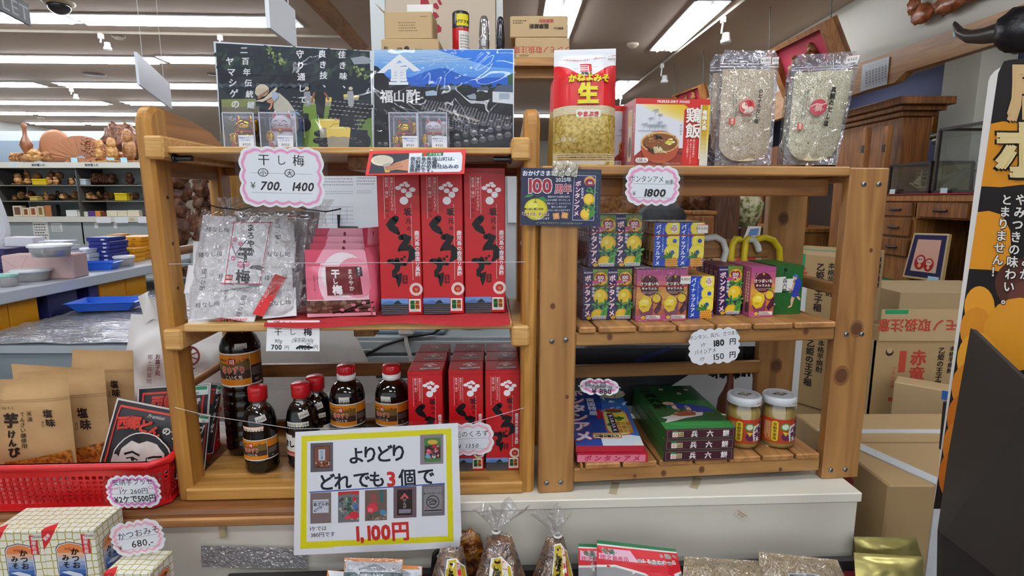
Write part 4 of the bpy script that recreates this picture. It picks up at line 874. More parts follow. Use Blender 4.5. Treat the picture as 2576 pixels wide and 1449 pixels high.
# ---- lucky cats in clear cases
def cat_case(label, px0, px1, kind, rz, v=.02):
    a, z = LF.at(px0, 330, v); b, _ = LF.at(px1, 330, v); w = min(b-a, .062); h = LF.at(px0, 284, v)[1]-1.4915
    t = FT(LF, 'lucky_cat_figurine', label, 'figurine', (a+b)/2, v+w/2, 1.4917, rz, 'lucky cats in clear cases'); s = w/.062
    gold = mat('d8a818', .14, 1); body = gold if kind == 'gold' else mat('e4dfdd', .25); red = mat('c0202a', .3)
    m = MB(); k = s*1.12
    m.ball((0, 0, .018*k), (.019*k, .015*k, .020*k), body, 3); m.ball((0, -.002*k, .040*k), (.0175*k, .014*k, .0145*k), body, 3)
    m.tube([(.014*k, 0, .028*k), (.022*k, -.003*k, .036*k), (.021*k, -.005*k, .047*k)], [.006*k, .0055*k, .005*k], body, 10); m.ball((.021*k, -.005*k, .048*k), .0062*k, body, 2)
    m.tube([(-.013*k, -.004*k, .026*k), (-.019*k, -.010*k, .020*k)], .0055*k, body, 8)
    for sx in (-1, 1): m.ball((sx*.013*k, -.014*k, .006*k), (.007*k, .009*k, .006*k), body, 2)
    m.build('cat_body', t)
    for sx in (-1, 1): m = MB(); m.lathe([(0, .012*k), (.006*k, 0)], body, 12, (sx*.011*k, 0, .050*k), fn=None); m.lathe([(0, .0095*k), (.0038*k, .001*k)], red, 10, (sx*.011*k, -.003*k, .050*k)); m.build('ear', t)
    m = MB(); n = 18; m.tube([(.0165*k*math.cos(2*math.pi*i/n), -.001*k+.0135*k*math.sin(2*math.pi*i/n), .030*k) for i in range(n+1)], .0022*k, red, 6, False); m.build('collar', t)
    m = MB(); m.ball((0, -.0155*k, .028*k), .0036*k, gold, 2); m.build('bell', t)
    m = MB(); m.ball((-.018*k, -.013*k, .018*k), (.007*k, .0025*k, .0105*k), gold, 2); A = Art(); A.vtext('千万', 0, .0075*k, .006*k, '6a3a10', .02); A.emit(m, front(-.0156*k, -.018*k, .018*k)); m.build('coin', t)
    A = Art(); ink = '5a3a10' if kind == 'gold' else '2a2426'
    for sx in (-1, 1): A.line([(sx*.0095*k, .0425*k), (sx*.0065*k, .0445*k), (sx*.0035*k, .0425*k)], .0011*k, ink); A.circ(sx*.013*k, -.0*k+.006*k, .0035*k, 'c8323c', n=10)
    A.circ(0, .0395*k, .0014*k, 'b0342c', .001*k, n=8); A.line([(-.004*k, .037*k), (-.002*k, .0355*k), (0, .037*k), (.002*k, .0355*k), (.004*k, .037*k)], .0009*k, ink)
    for sx in (-1, 1):
        for q in (0, 1): A.line([(sx*.006*k, (.038-.002*q)*k), (sx*.0115*k, (.0385-.003*q)*k)], .0006*k, ink)
    def fc(x, y, h):
        if y < .012*k: return (x, -.0235*k-h, y)
        d = 1-(x/(.0175*k))**2-((y-.04*k)/(.0145*k))**2; return (x, -.002*k-.014*k*math.sqrt(max(d, .05))-h-.0002, y)
    m = MB(); A.emit(m, fc, 5e-5); m.build('face_paint', t)
    c = film('f2f0fa', .88, .0, 5, .04); m = MB(); q = w/2; e = .0011
    m.box((-q, -q, 0), (q, q, h), c); edge = film('dcd8ee', .55, 0, 5, .1, haze=.2)
    for x in (-q, q):
        for y in (-q, q): m.box((x-e, y-e, 0), (x+e, y+e, h), edge)
    for y in (-q, q): m.box((-q, y-e, h-e), (q, y+e, h+e), edge); m.box((-q, y-e, -0), (q, y+e, e), edge)
    for x in (-q, q): m.box((x-e, -q, h-e), (x+e, q, h+e), edge)
    m.build('clear_case', t)
    A = Art(); A.rect(-.0135, -.0105, .0135, .0105, 'dfe4ea'); A.text('毎度ありがとう', 0, .0062, .0036, '2c4aa0', .01); A.text('ございます。', 0, .0018, .0036, '2c4aa0', .01); A.text('¥920', 0, -.0055, .0064, '2a2a2e')
    m = MB(); A.emit(m, front(-q-.0013, .012, .0108)); m.build('price_sticker', t)
cat_case('gold lucky cat in a clear case at the left end of the top shelf', 563, 640, 'gold', 0)
cat_case('white lucky cat in a clear case in front of the dark photo poster', 651, 742, 'white', 4)
cat_case('gold lucky cat in a clear case in front of the jar field poster', 980, 1049, 'gold', 0)
cat_case('white lucky cat in a clear case in front of the jar field poster', 1052, 1124, 'white', 0)

# ---- soft bags
def pouch(m, c, quad, bulge, mt, nu=14, nv=14, seal=.06, wr=0, seed=0, both=True):
    """pillow between four corners bl,br,tr,tl (local), swelling along c"""
    bl, br, tr, tl = [V(q) for q in quad]; n = V(c).normalized()
    def f(a, b, s=1):
        p = bl*(1-a)*(1-b)+br*a*(1-b)+tr*a*b+tl*(1-a)*b
        ea = min(1, min(a, 1-a)/.25)*1.0; eb = min(1, max(0, (min(b-.02, 1-b-seal))/.25)); k = (math.sin(ea*math.pi/2)*math.sin(max(eb, 0)*math.pi/2))
        w = wr*noise.noise(V((a*6+seed, b*6, seed*3.1))) if wr else 0
        return p+n*(s*bulge*k+w*(k+.15))
    m.grid(lambda a, b: f(a, b), nu, nv, mt)
    if both: m.grid(lambda a, b: f(a, b, -.5)-n*.0004, nu, nv, mt)
    return f
def on_pouch(f, w, h): return lambda x, y, k: tuple(f(x/w, y/h)+PN*k)
def plum_bag(label, corners, depth, first):
    ws = []
    for (px, py), v in zip(corners, depth): u, z = LF.at(px, py, v); ws.append(LF.w(u, v, z))
    bl, br, tr, tl = ws; bl.z = max(bl.z, 1.177); br.z = max(br.z, 1.177); loc = (bl+br)/2; loc.z = 1.1735; inv = inv_of(loc, LF.a); q = [inv @ p for p in ws]
    n = (q[1]-q[0]).cross(q[3]-q[0]).normalized(); n = n if n.y < 0 else -n
    t = thing('dried_plum_bag', label, 'bag', loc, LF.a, 'clear bags of wrapped dried plums'); rn = random.Random(len(label))
    def pl(a, b, k): return q[0]*(1-a)*(1-b)+q[1]*a*(1-b)+q[2]*a*b+q[3]*(1-a)*b+n*k
    m = MB(); m.hull([tuple(pl(a, b, k)) for a in (.06, .94) for b in (.03, .88) for k in (-.012, -.002)], mat('c9c6c8', .7, var=.1, bscale=30)); m.build('tray', t)
    if first:
        A0 = [(.20, .80, -4), (.80, .82, 5), (.16, .57, 3), (.82, .58, -2), (.13, .34, -4), (.80, .36, 3), (.2, .12, 5), (.5, .1, -12), (.84, .12, 4), (.38, .38, 8)]
        for i, (a, b, ro) in enumerate(A0):
            m = MB(); A = Art(.6); hw, hh = .031, .028; A.rect(-hw, -hh, hw, hh, 'dcd9dc', ro); A.rect(-hw*.92, -hh*.92, hw*.92, hh*.92, 'e6e4e6', ro); A.text('種なし梅', 0, 0, .011, '3a3638', .0, ro+(90 if i % 3 == 1 else 0)); A.circ(.016, .012, .006, 'd2ccd2')
            o = pl(a, b, 0); ux = (q[1]-q[0]).normalized(); uy = n.cross(ux)*-1; uy = uy if uy.z > 0 else -uy
            A.emit(m, lambda x, y, h, o=o, k=.0005*i: tuple(o+ux*x+uy*y+n*(h+k)), 1e-4); m.build('paper_packet', t)
        m = MB(); A = PArt(430, 370, 3.149, .5)
        A.poly([(485, 595), (800, 598), (705, 1085), (400, 1078)], 'e9e7ec'); rd = 'c03038'
        for p in ([(480, 600), (805, 598)], [(500, 590), (425, 1085)], [(790, 590), (700, 1090)], [(395, 1078), (720, 1083)]): A.line(p, 6, rd)
        A.line([(480, 770), (510, 850), (560, 780), (600, 740)], 10, '6f6670'); A.line([(490, 800), (520, 870), (600, 890)], 9, '6f6670'); A.poly([(640, 940), (700, 935), (740, 955), (715, 975), (660, 970), (620, 960)], '5a5660')
        for x, y, r in ((507, 733, 20), (550, 765, 20), (495, 880, 22), (550, 930, 30), (600, 925, 26), (482, 775, 12)):
            for k in range(5): qk = R(72*k); A.circ(x+r*.5*math.cos(qk), y+r*.5*math.sin(qk), r*.5, 'd87a9c', n=9)
            A.circ(x, y, r*.25, 'f0c0cc')
        A.vtext('まろやか', 632, 605, 62, INK, .03); A.text('干', 590, 850, 120, INK, .05); A.line([(575, 915), (578, 960)], 12, INK); A.text('梅', 570, 1025, 115, INK, .03); A.rect(432, 1010, 490, 1055, 'b83030'); A.text('南九', 461, 1032, 26, 'f0e0e0', .02)
        wn = (inv.inverted().to_3x3() @ n); A.on(m, inv.inverted() @ pl(.5, .5, .008), wn, inv, 8e-5); m.build('label_card', t)
        m = MB(); A = PArt(430, 370, 3.149, .5); A.poly([(825, 1005), (912, 1035), (728, 1342), (645, 1322)], 'c41a20'); A.vtext('紀州の種なし', 815, 1060, 38, 'e0a0a0', .0, rot=-31); A.on(m, inv.inverted() @ pl(.5, .5, .009), wn, inv, 8e-5); m.build('red_ribbon_label', t)['label'] = 'slanting red strip label'
        m = MB(); A = PArt(430, 370, 3.149, .5); A.rect(922, 545, 988, 590, 'dedbd6'); A.text('¥1400', 955, 572, 22, '3a3a3e'); A.rect(922, 545, 988, 552, 'c03038'); A.on(m, inv.inverted() @ pl(.5, .5, .010), wn, inv, 8e-5); m.build('price_sticker', t)
        m = MB(); A = PArt(430, 370, 3.149, .5); A.text('HAPPY COMPANY', 478, 1366, 30, 'c84048', .02, skew=.2); A.on(m, inv.inverted() @ pl(.5, .02, .012), wn, inv, 8e-5); m.build('bottom_print', t)
    m = MB(); seed = rn.random()*9
    m.grid(lambda a, b: pl(a, b, .011*min(1, min(a, 1-a)*9)*min(1, min(b+.05, 1-b)*9)+.0035*noise.noise(V((a*7+seed, b*9, seed)))+.0018*noise.noise(V((a*19, b*14+seed, 2)))), 36, 40, film('ffffff', .93, 1.0, 30, .05, 1.3, haze=.03)); m.grid(lambda a, b: pl(a, b, -.014), 1, 1, film('ffffff', .95, .3, 20, .07)); m.build('clear_wrap', t)
    return t
plum_bag('clear bag of white wrapped dried plums with a slanting red label, frontmost', [(461, 806), (748, 797), (748, 532), (506, 522)], [.014, .035, .10, .10], True)
plum_bag('second clear bag of dried plums, showing behind the front one', [(500, 800), (768, 793), (790, 520), (560, 508)], [.06, .07, .14, .14], False)
plum_bag('rearmost clear bag of dried plums, leaning behind the other two', [(530, 796), (780, 790), (820, 500), (590, 492)], [.10, .11, .18, .18], False)
# tied necks of the clear bags with black wire ties
for (px, py, v, l, s) in ((580, 515, .13, 'gathered clear film neck with a black wire tie left of the plum bags', -1), (800, 520, .15, 'flared clear bag corner with a black wire tie near the pinned papers', 1)):
    u, z = LF.at(px, py, v); t = FT(LF, 'tied_bag_neck', l, 'bag neck', u, v, z-.02); m = MB()
    m.grid(lambda a, b: V(((a-.5)*.02*(1+2.4*abs(b-.4))+s*.008*b, .012*math.sin(a*14)*(b-.35), -.02+b*.055)), 22, 8, film('ffffff', .8, .9, 40, .08, haze=.1)); m.build('film_neck', t)
    m = MB(); m.tube([(-.045, -.012, .022), (-.015, -.016, .014), (.0, -.018, .013), (.02, -.014, .010), (.05, -.010, .016)], .0016, mat('1c1a1c', .5), 6); m.build('wire_tie', t)
# pink pouches of dried plums
def pink_pouch(label, cs, depth, full, mirror=False):
    ws = []
    for (px, py), v in zip(cs, depth): u, z = LF.at(px, py, v); ws.append(LF.w(u, v, z))
    for p in ws[:2]: p.z = max(p.z, 1.1745)
    loc = (ws[0]+ws[1])/2; loc.z = 1.1735; inv = inv_of(loc, LF.a); q = [inv @ p for p in ws]; n = (q[1]-q[0]).cross(q[3]-q[0]).normalized(); n = n if n.y < 0 else -n
    t = thing('pink_plum_pouch', label, 'pouch', loc, LF.a, 'pink pouches of dried plums'); m = MB(); f = pouch(m, n, q, .011, mat('d9647c', .3, bump=.15, bscale=30), 16, 18, .2, .002, len(label)); m.build('pouch_film', t)
    W, H = 1.0, 1.0; fn = lambda x, y, k: tuple(f(min(max(x, 0), 1), min(max(y, 0), 1))+n*(k+.0003)); m = MB(); A = Art(.35)
    A.rect(.0, .78, 1, 1, 'cb4a62'); A.circ(.62, .55, .42, 'f0c4cf', .52, n=28, a0=0, a1=360) if full else None
    A.poly([(.30, 1), (.98, 1), (1, .97), (1, .80), (.16, .80)], 'e79fb0'); A.circ(.60, .93, .028, '7a2a38', .026)
    if full:
        A.circ(.62, .62, .36, 'ecdfe2', .34, n=28); A.circ(.78, .58, .30, 'e58ea2', .30, n=24)
        A.rect(.02, .765, .98, .772, 'b04058'); A.tiny(.25, .74, .9, .76, 1, '8a4050'); A.rect(.33, .32, .86, .745, '651418'); A.vtext('まろやか', .71, .715, .082, 'eadcdc', .02); A.text('干', .48, .64, .135, 'f0e8e8', .05); A.text('し', .47, .53, .09, 'f0e8e8', .04); A.text('梅', .49, .40, .15, 'f0e8e8', .05); A.rect(.80, .60, .90, .74, '1c1416'); A.vtext('種なし', .85, .735, .04, 'e8e0e0', .02); A.text('TANENASHI HOSHIUME', .6, .335, .022, 'd8b0b0')
        A.vtext('風味豊かな干し梅', .14, .62, .028, '8a3a4a'); A.vtext('お茶うけに', .20, .62, .028, '8a3a4a'); A.rect(.0, .03, 1, .25, '5a3a30'); rn = random.Random(4)
        for i in range(60): A.circ(rn.uniform(.03, .97), rn.uniform(.06, .23), rn.uniform(.03, .05), rn.choice(['6e4a3c', '7d5848', '5d3c32', '8a6a58']), rn.uniform(.02, .03), n=9)
        A.rect(0, .245, 1, .258, 'efd8dc'); A.rect(0, .0, 1, .05, 'e8a8b6')
        A.line([(.38, .05), (.6, .1), (.8, .17), (1, .2)], .02, '1c1618'); A.line([(.5, .05), (.75, .1), (1, .12)], .016, '1c1618')
        for x, y in ((.52, .1), (.7, .17), (.74, .09), (.86, .2), (.93, .09)):
            for k in range(5): A.circ(x+.02*math.cos(R(72*k)), y+.014*math.sin(R(72*k)), .017, 'e08aa0', .012, n=7)
    A.emit(m, fn, 2.5e-4, cut=.04); m.build('pouch_print', t); return t
pink_pouch('pink dried plum pouch at the front, maroon square label fully in view', [(774, 800), (946, 794), (918, 628), (766, 628)], [.035, .05, .06, .05], True)
for i, (y, x0, x1, l) in enumerate([(612, 780, 919, 'second pink dried plum pouch, only its top edge showing behind the front one'), (595, 787, 918, 'third pink dried plum pouch counting back from the front one'), (574, 793, 916, 'rearmost pink dried plum pouch, its top edge highest')]):
    pink_pouch(l, [(785+4*i, 785), (940-4*i, 785), (x1, y), (x0, y)], [.075+.022*i]*2+[.085+.022*i]*2, False)
pink_pouch('dark pink plum pouch turned sideways against the first tall red box', [(935, 797), (962, 792), (952, 570), (912, 574)], [.04, .1, .12, .07], False)
# ================================================================ goods on the right rack
def on_quad(A, f, n, xl, yt, xr, yb, m, dz=1e-4, cut=0, h0=.0004):
    """wrap print measured between xl..xr, yt..yb over a soft surface f(a,b)"""
    c = lambda t: min(max(t, 0), 1)
    return A.emit(m, lambda x, y, k: tuple(f(c((x-xl)/(xr-xl)), c((yb+y)/(yb-yt)))+n*k), dz, cut, h0)
def leafy(A, x, y, r, c='2f7a34', k=5, sq=.45):
    for i in range(k): q = R(360*i/k+20); A.circ(x+r*math.cos(q), y+r*math.sin(q), r*.75, c if i % 2 else '4f9a3c', r*sq*.8, n=10, rot=math.degrees(q))
def bontan_art(W):
    A = Art(.3); H = 2.0; s = lambda v: (v-.0)*W; X = lambda x: (x-.5)*W; Y = lambda y: (H-y)*W
    A.rect(X(0), Y(H), X(1), Y(0), '2a2050'); A.poly([(X(.40), Y(0)), (X(1), Y(0)), (X(1), Y(H)), (X(.48), Y(H)), (X(.55), Y(1.45)), (X(.42), Y(.55))], '2b2b50'); A.poly([(X(.38), Y(0)), (X(1), Y(0)), (X(1), Y(.66)), (X(.45), Y(.66))], '5f8f2e')
    A.circ(X(.72), Y(.38), .27*W, 'e0b422'); A.poly([(X(.33), Y(.46)), (X(.9), Y(.34)), (X(.95), Y(.46)), (X(.4), Y(.60))], 'c84a78')
    for sx in (-1, 1): A.circ(X(.70+sx*.085), Y(.30), .115*W, '8a1a30')
    A.poly([(X(.51), Y(.33)), (X(.89), Y(.33)), (X(.70), Y(.60))], '8a1a30'); A.text('100', X(.70), Y(.32), .2*W, 'f6f2ee', .02); A.text('周年', X(.70), Y(.46), .1*W, 'f6f2ee', .02)
    for i, ch in enumerate('おかげさまで'): q = R(150-24*i); A.text(ch, X(.70+.29*math.cos(q)), Y(.36-.29*math.sin(q)), .088*W, 'c0283a', .025, 60-24*i)
    leafy(A, X(.62), Y(.78), .13*W); leafy(A, X(.9), Y(.74), .11*W, '3c8a3a'); A.circ(X(.72), Y(1.08), .30*W, 'd8a818', .31*W, n=26); A.circ(X(.70), Y(1.06), .24*W, 'edc92c', .25*W, n=24); A.circ(X(.66), Y(1.02), .09*W, 'f5e070', .09*W)
    leafy(A, X(.58), Y(1.42), .14*W); leafy(A, X(.92), Y(1.38), .13*W, '3f8f38'); A.circ(X(.62), Y(1.82), .28*W, 'dfae18', .26*W, n=22, a0=-22, a1=202); A.circ(X(.60), Y(1.78), .2*W, 'ecc62a', .17*W, n=18); A.poly([(X(.7), Y(1.95)), (X(.78), Y(1.62)), (X(1), Y(1.45)), (X(1), Y(1.9))], '58a032'); A.poly([(X(.8), Y(1.9)), (X(.85), Y(1.65)), (X(.98), Y(1.6))], '2f7a34')
    A.rect(X(.40), Y(1.97), X(.97), Y(1.84), 'f0e8e4'); A.tiny(X(.42), Y(1.955), X(.96), Y(1.85), 2, '3a2a30', fill=.6, rnd=random.Random(1)); A.poly([(X(.14), Y(1.9)), (X(.24), Y(1.83)), (X(.36), Y(1.88)), (X(.34), Y(1.96)), (X(.22), Y(1.99))], 'd8aa2c')
    A.text('鹿児島名物', X(.2), Y(.13), .07*W, 'd8d4e0', .02)
    for i, ch in enumerate('ボンタンアメ'): A.text(ch, X(.19), Y(.36+.275*i), .27*W, 'c83a62', .055, skew=-.12); 
    for i, ch in enumerate('ボンタンアメ'): A.text(ch, X(.19), Y(.36+.275*i), .27*W, 'f6f2f2', .022, skew=-.12)
    A.vtext('南国特産', X(.415), Y(.56), .115*W, 'e8e6f0', .02, 1.15); return A
def pine_art(W, H=1.7):
    A = Art(.3); X = lambda x: (x-.5)*W; Y = lambda y: (H-y)*W; b = '1f46b0'
    A.rect(X(0), Y(H), X(1), Y(0), b)
    for x, y, r in ((.74, .22, .32), (.82, .70, .33), (.74, 1.14, .33)):
        A.poly([(min(max(X(x+r*math.cos(R(15*i))*(1+.04*math.sin(i*3))), X(0)), X(1)), min(max(Y(y-r*math.sin(R(15*i))), Y(H)), Y(0))) for i in range(24)], 'e2cc26'); A.poly([(min(X(x+r*.85*math.cos(R(18*i))), X(1)), min(Y(y-r*.85*math.sin(R(18*i))), Y(0))) for i in range(20)], 'ecda48'); A.circ(X(x), Y(y), .085*W, b)
    A.poly([(X(.48), Y(H)), (X(.46), Y(1.46)), (X(.6), Y(1.34)), (X(.88), Y(1.34)), (X(.96), Y(1.5)), (X(.96), Y(H))], 'c8801c')
    for j in range(4):
        for i in range(6): A.circ(X(.5+.085*i+.04*(j % 2)), Y(1.41+.085*j), .036*W, 'e6a63c', .032*W, n=6)
    for i in range(9): q = R(60+15*i+(i % 2)*6); A.poly([(X(.60), Y(1.36)), (X(.74), Y(1.36)), (X(.62+.34*math.cos(q)), Y(1.33-.26*math.sin(q)))], ('2c6a2c', '4a8a3a', '1f5424')[i % 3])
    for i in range(7): q = R(110+12*i); A.poly([(X(.56), Y(1.38)), (X(.66), Y(1.36)), (X(.56+.34*math.cos(q)), Y(1.34-.14*math.sin(q)))], ('2c6a2c', '4a8a3a')[i % 2])
    st = 1.58/8
    for i, ch in enumerate('パイナップルアメ'): A.text(ch, X(.165), Y(.16+st*i), .19*W, 'f4f4fa', .03, 90 if False else 0)
    A.vtext('ゴールデンパイン果汁使用', X(.355), Y(.2), .078*W, 'dfe6f6', .005, 1.0); A.rrect(X(.68), Y(.38), X(.90), Y(.04), .05*W, 'eae6dc'); A.ring(X(.79), Y(.23), .06*W, .085*W, 'c03030'); A.text('合格', X(.79), Y(.23), .05*W, 'c03030', .02); A.tiny(X(.71), Y(.12), X(.87), Y(.07), 1, '3a3a3a'); return A
def imo_art(W, H=2.0):
    A = Art(.3); X = lambda x: (x-.5)*W; Y = lambda y: (H-y)*W
    cs = ['a84a7c', 'b8557a', 'c66a66', 'd08848', 'd69a3c', 'd08a3c', 'c4722f', 'b0563c', 'b8527c']
    for i, c in enumerate(cs): A.rect(X(0), Y(H), X(1), Y(H*i/len(cs)), c)
    A.circ(X(.5), Y(.62), .37*W, '4a1422', .40*W, n=28); leafy(A, X(.84), Y(.88), .07*W, '5a1a24'); leafy(A, X(.2), Y(.3), .05*W, '5a1a24')
    A.poly([(X(.45), Y(.24)), (X(.5), Y(.34)), (X(.56), Y(.25))], 'd8b03c'); A.text('さつまいも', X(.5), Y(.55), .155*W, 'f2ead8', .03); A.text('キャラメル', X(.5), Y(.73), .12*W, 'f2ead8', .03); A.tiny(X(.24), Y(.93), X(.76), Y(.82), 2, 'c8b0a0', rnd=random.Random(3))
    A.circ(X(.82), Y(1.14), .2*W, '7a2a4a', .2*W); A.circ(X(.80), Y(1.12), .16*W, 'e0c030', .16*W); A.poly([(X(.88), Y(1.3)), (X(1), Y(1.2)), (X(1), Y(1.55)), (X(.8), Y(1.75)), (X(.7), Y(1.6))], '4a2030')
    A.poly([(X(.1), Y(1.2)), (X(.3), Y(1.02)), (X(.55), Y(1.05)), (X(.68), Y(1.25)), (X(.66), Y(1.7)), (X(.5), Y(1.95)), (X(.24), Y(1.9)), (X(.1), Y(1.55))], '7c3a56')
    A.poly([(X(.08), Y(1.24)), (X(.3), Y(1.0)), (X(.56), Y(1.08)), (X(.62), Y(1.3)), (X(.5), Y(1.6)), (X(.28), Y(1.66)), (X(.12), Y(1.5))], 'e0c024'); A.circ(X(.32), Y(1.28), .19*W, 'ecd64a', .14*W); A.circ(X(.36), Y(1.22), .11*W, 'f2e47c', .07*W); A.circ(X(.30), Y(1.45), .1*W, 'd0a81c', .06*W)
    A.rect(X(.40), Y(1.92), X(.96), Y(1.78), 'f0e8e0'); A.tiny(X(.42), Y(1.90), X(.95), Y(1.79), 2, '3a2a30', fill=.6, rnd=random.Random(2)); A.poly([(X(.2), Y(1.85)), (X(.28), Y(1.78)), (X(.38), Y(1.83)), (X(.36), Y(1.92)), (X(.25), Y(1.94))], 'e0b82c'); A.text('写真はイメージです', X(.28), Y(1.97), .04*W, 'f0e0e0', .01); return A
def hyo_art(W, H=1.72):
    A = Art(.3); X = lambda x: (x-.5)*W; Y = lambda y: (H-y)*W; g = '1f5a22'
    A.rect(X(0), Y(H), X(1), Y(0), g); A.poly([(X(0), Y(.40)), (X(.38), Y(.38)), (X(.40), Y(.46)), (X(.62), Y(.45)), (X(.9), Y(.48)), (X(.9), Y(.86)), (X(.3), Y(.86)), (X(.28), Y(.92)), (X(0), Y(.92))], 'e2e2da')
    A.circ(X(.36), Y(.15), .06*W, INK, .07*W); A.vtext('薩州', X(.33), Y(.24), .07*W, INK, .0)
    for i, ch in enumerate('兵六餅'): A.text(ch, X(.37), Y(.52+.17*i), .17*W, INK, .02)
    A.vtext('セイカ食品', X(.33), Y(1.1), .06*W, '102a12'); A.circ(X(.06), Y(1.32), .03*W, 'd8c8cc')
    # a walking man in a blue robe
    sk_ = 'd8a888'; A.poly([(X(.66), Y(1.03)), (X(.78), Y(1.02)), (X(.72), Y(1.25)), (X(.68), Y(1.42)), (X(.56), Y(1.46)), (X(.54), Y(1.42)), (X(.64), Y(1.36)), (X(.62), Y(1.2))], sk_); A.poly([(X(.82), Y(.98)), (X(.94), Y(1.1)), (X(.98), Y(1.18)), (X(.94), Y(1.2)), (X(.78), Y(1.05))], sk_)
    A.poly([(X(.66), Y(.52)), (X(.8), Y(.42)), (X(.95), Y(.5)), (X(.97), Y(.72)), (X(.9), Y(.84)), (X(.88), Y(1.06)), (X(.72), Y(1.1)), (X(.6), Y(1.02)), (X(.68), Y(.82))], '263a9c'); A.line([(X(.7), Y(.55)), (X(.66), Y(.78)), (X(.58), Y(.9))], .07*W, sk_); A.line([(X(.52), Y(.78)), (X(.72), Y(.92)), (X(.95), Y(1.0))], .02*W, '7a2a44')
    A.circ(X(.72), Y(.40), .085*W, sk_, .095*W); A.poly([(X(.63), Y(.37)), (X(.68), Y(.30)), (X(.78), Y(.30)), (X(.84), Y(.36)), (X(.8), Y(.42))], '3a6ab0'); return A
TOPW = mat('cfcac8', .35, bump=.6, bscale=70); candy_film = film('ffffff', .97, .35, 45, .06, edge=.25)
KINDS = {'b': (.0520, .0215, .1025, bontan_art, '6d2d44', 'citrus_candy_carton'), 'p': (.0515, .0215, .0865, pine_art, 'c98a2a', 'pineapple_candy_carton'), 'i': (.0520, .0215, .1035, imo_art, 'b0527c', 'sweet_potato_candy_carton'), 'h': (.0620, .0215, .1035, hyo_art, '1f5a22', 'rice_candy_carton')}
_K = {}
def carton_mesh(k, n=1, w=None):
    key = (k, w)
    if key not in _K:
        W, D, H, art, side, nm = KINDS[k]; W = w or W; m = MB(); m.box((-W/2, 0, 0), (W/2, D-.0004, H), asmat(side), .0006); A = art(W) if k == 'b' else art(W, H/W)
        s = H/((2.0 if k == 'b' else H/W)*W); A.emit(m, lambda x, y, h: (x, -h, y*s), 3e-5)
        B = Art(.35); B.tiny(-D+.003, .01, -.003, H-.01, 2, 'e8d8a8' if k in 'pi' else 'c8a8b0', True, .5, random.Random(6)); B.emit(m, leftf(-W/2), 4e-5)
        if k in 'pi': B = Art(); [B.rect(-D+.004, .008+.0016*i, -.004, .0088+.0016*i+.0004*(i % 3), '1c1c1c') for i in range(14)]; B.emit(m, leftf(-W/2, 0, 0), 4e-5, h0=1e-4)
        _K[key] = (m.data(nm), nm, W, D, H)
    return _K[key]
def carton(k, u, v, z, label=None, par=None, cat='box', group=None, rz=0, loc=None, w=None):
    me, nm, W, D, H = carton_mesh(k, 1, w); o = bpy.data.objects.new(nm, me); COL.objects.link(o)
    if par: o.parent = par; o.location = loc
    else: o.location = RF.w(u, v, z); o.rotation_euler.z = RF.a+R(rz); tag(o, label, cat, group)
    return o
def pack(label, k, u0, u1, v, z, rows, sticker=None, tape=None):
    _, nm, W0, D, H = carton_mesh(k); W = (u1-u0)/2; t = FT(RF, 'wrapped_candy_pack', label, 'candy pack', (u0+u1)/2, v, z, 0)
    for j in range(rows):
        for s in (-1, 1): carton(k, 0, 0, 0, par=t, loc=(s*W/2, j*D, 0), w=W)
    m = MB(); w, d = W+.0008, rows*D+.0004; rn = random.Random(len(label))
    m.grid(lambda a, b: V((-w+2*w*a, -.0013, H*b+.0006*(b-.5))), 1, 1, candy_film)
    for s in (-1, 1): m.grid(lambda a, b: V((s*w, d*a, H*b)), 1, 1, candy_film)
    m.grid(lambda a, b: V((-w+2*w*a, -.0006+d*b, H+.0012+.0022*abs(noise.noise(V((a*8, b*9, len(label))))))), 18, 18, film('f6f2f4', .55, .9, 60, .1, haze=.3)); m.build('shrink_film', t)
    if tape:
        m = MB(); r = .0011
        m.box((-w-.0006, -.0020, tape*H-r), (w+.0006, -.0014, tape*H+r), mat('8f1a22', .4)); m.box((-w-.0008, -.001, tape*H-r), (-w-.0001, d, tape*H+r), mat('8f1a22', .4)); m.build('red_band', t)
    if sticker: A = Art(); A.rect(-.0105, -.0085, .0105, .0085, 'ddd9d0'); A.text(sticker, 0, .001, .0075, '3a3a3e'); A.rect(-.0105, .0068, .0105, .0085, 'c86a5a'); m = MB(); A.emit(m, front(-.0021, w-.006, H*.86 if k == 'p' else H*.80)); m.build('price_sticker', t)
    return t
ZS = 1.1595
pack('lower wrapped pack of purple citrus candy boxes standing on the slats by the left post', 'b', .058, .1575, .055, ZS, 5, None, .68)
pack('upper wrapped pack of purple citrus candy boxes with a red band, below the blue sign', 'b', .069, .1745, .058, ZS+.1065, 5, None, .68)
pack('wrapped pack of pink and orange sweet potato caramel boxes on the slats', 'i', .1605, .264, .034, ZS, 6, '¥1800', .68)
pack('wrapped pack of blue and yellow pineapple candy boxes on top of the caramel pack', 'p', .197, .300, .048, ZS+.1075, 5, '¥1500', .72)
NR = ('front', 'second', 'third', 'fourth', 'rear')
def row(k, u, v, n, what, grp, rz=0, du=0):
    for j in range(n): carton(k, u+du*j, v+j*.0222, ZS, '%s, %s of its row' % (what, NR[j]), None, 'candy box', grp, rz)
row('p', .302, .052, 5, 'single blue pineapple candy box', 'loose pineapple candy boxes')
row('b', .374, .077, 5, 'single purple citrus candy box by the caramel', 'loose citrus candy boxes')
row('i', .432, .052, 5, 'single sweet potato caramel box', 'loose caramel boxes')
row('h', .500, .073, 5, 'single green rice candy box with a man in blue', 'loose green candy boxes')

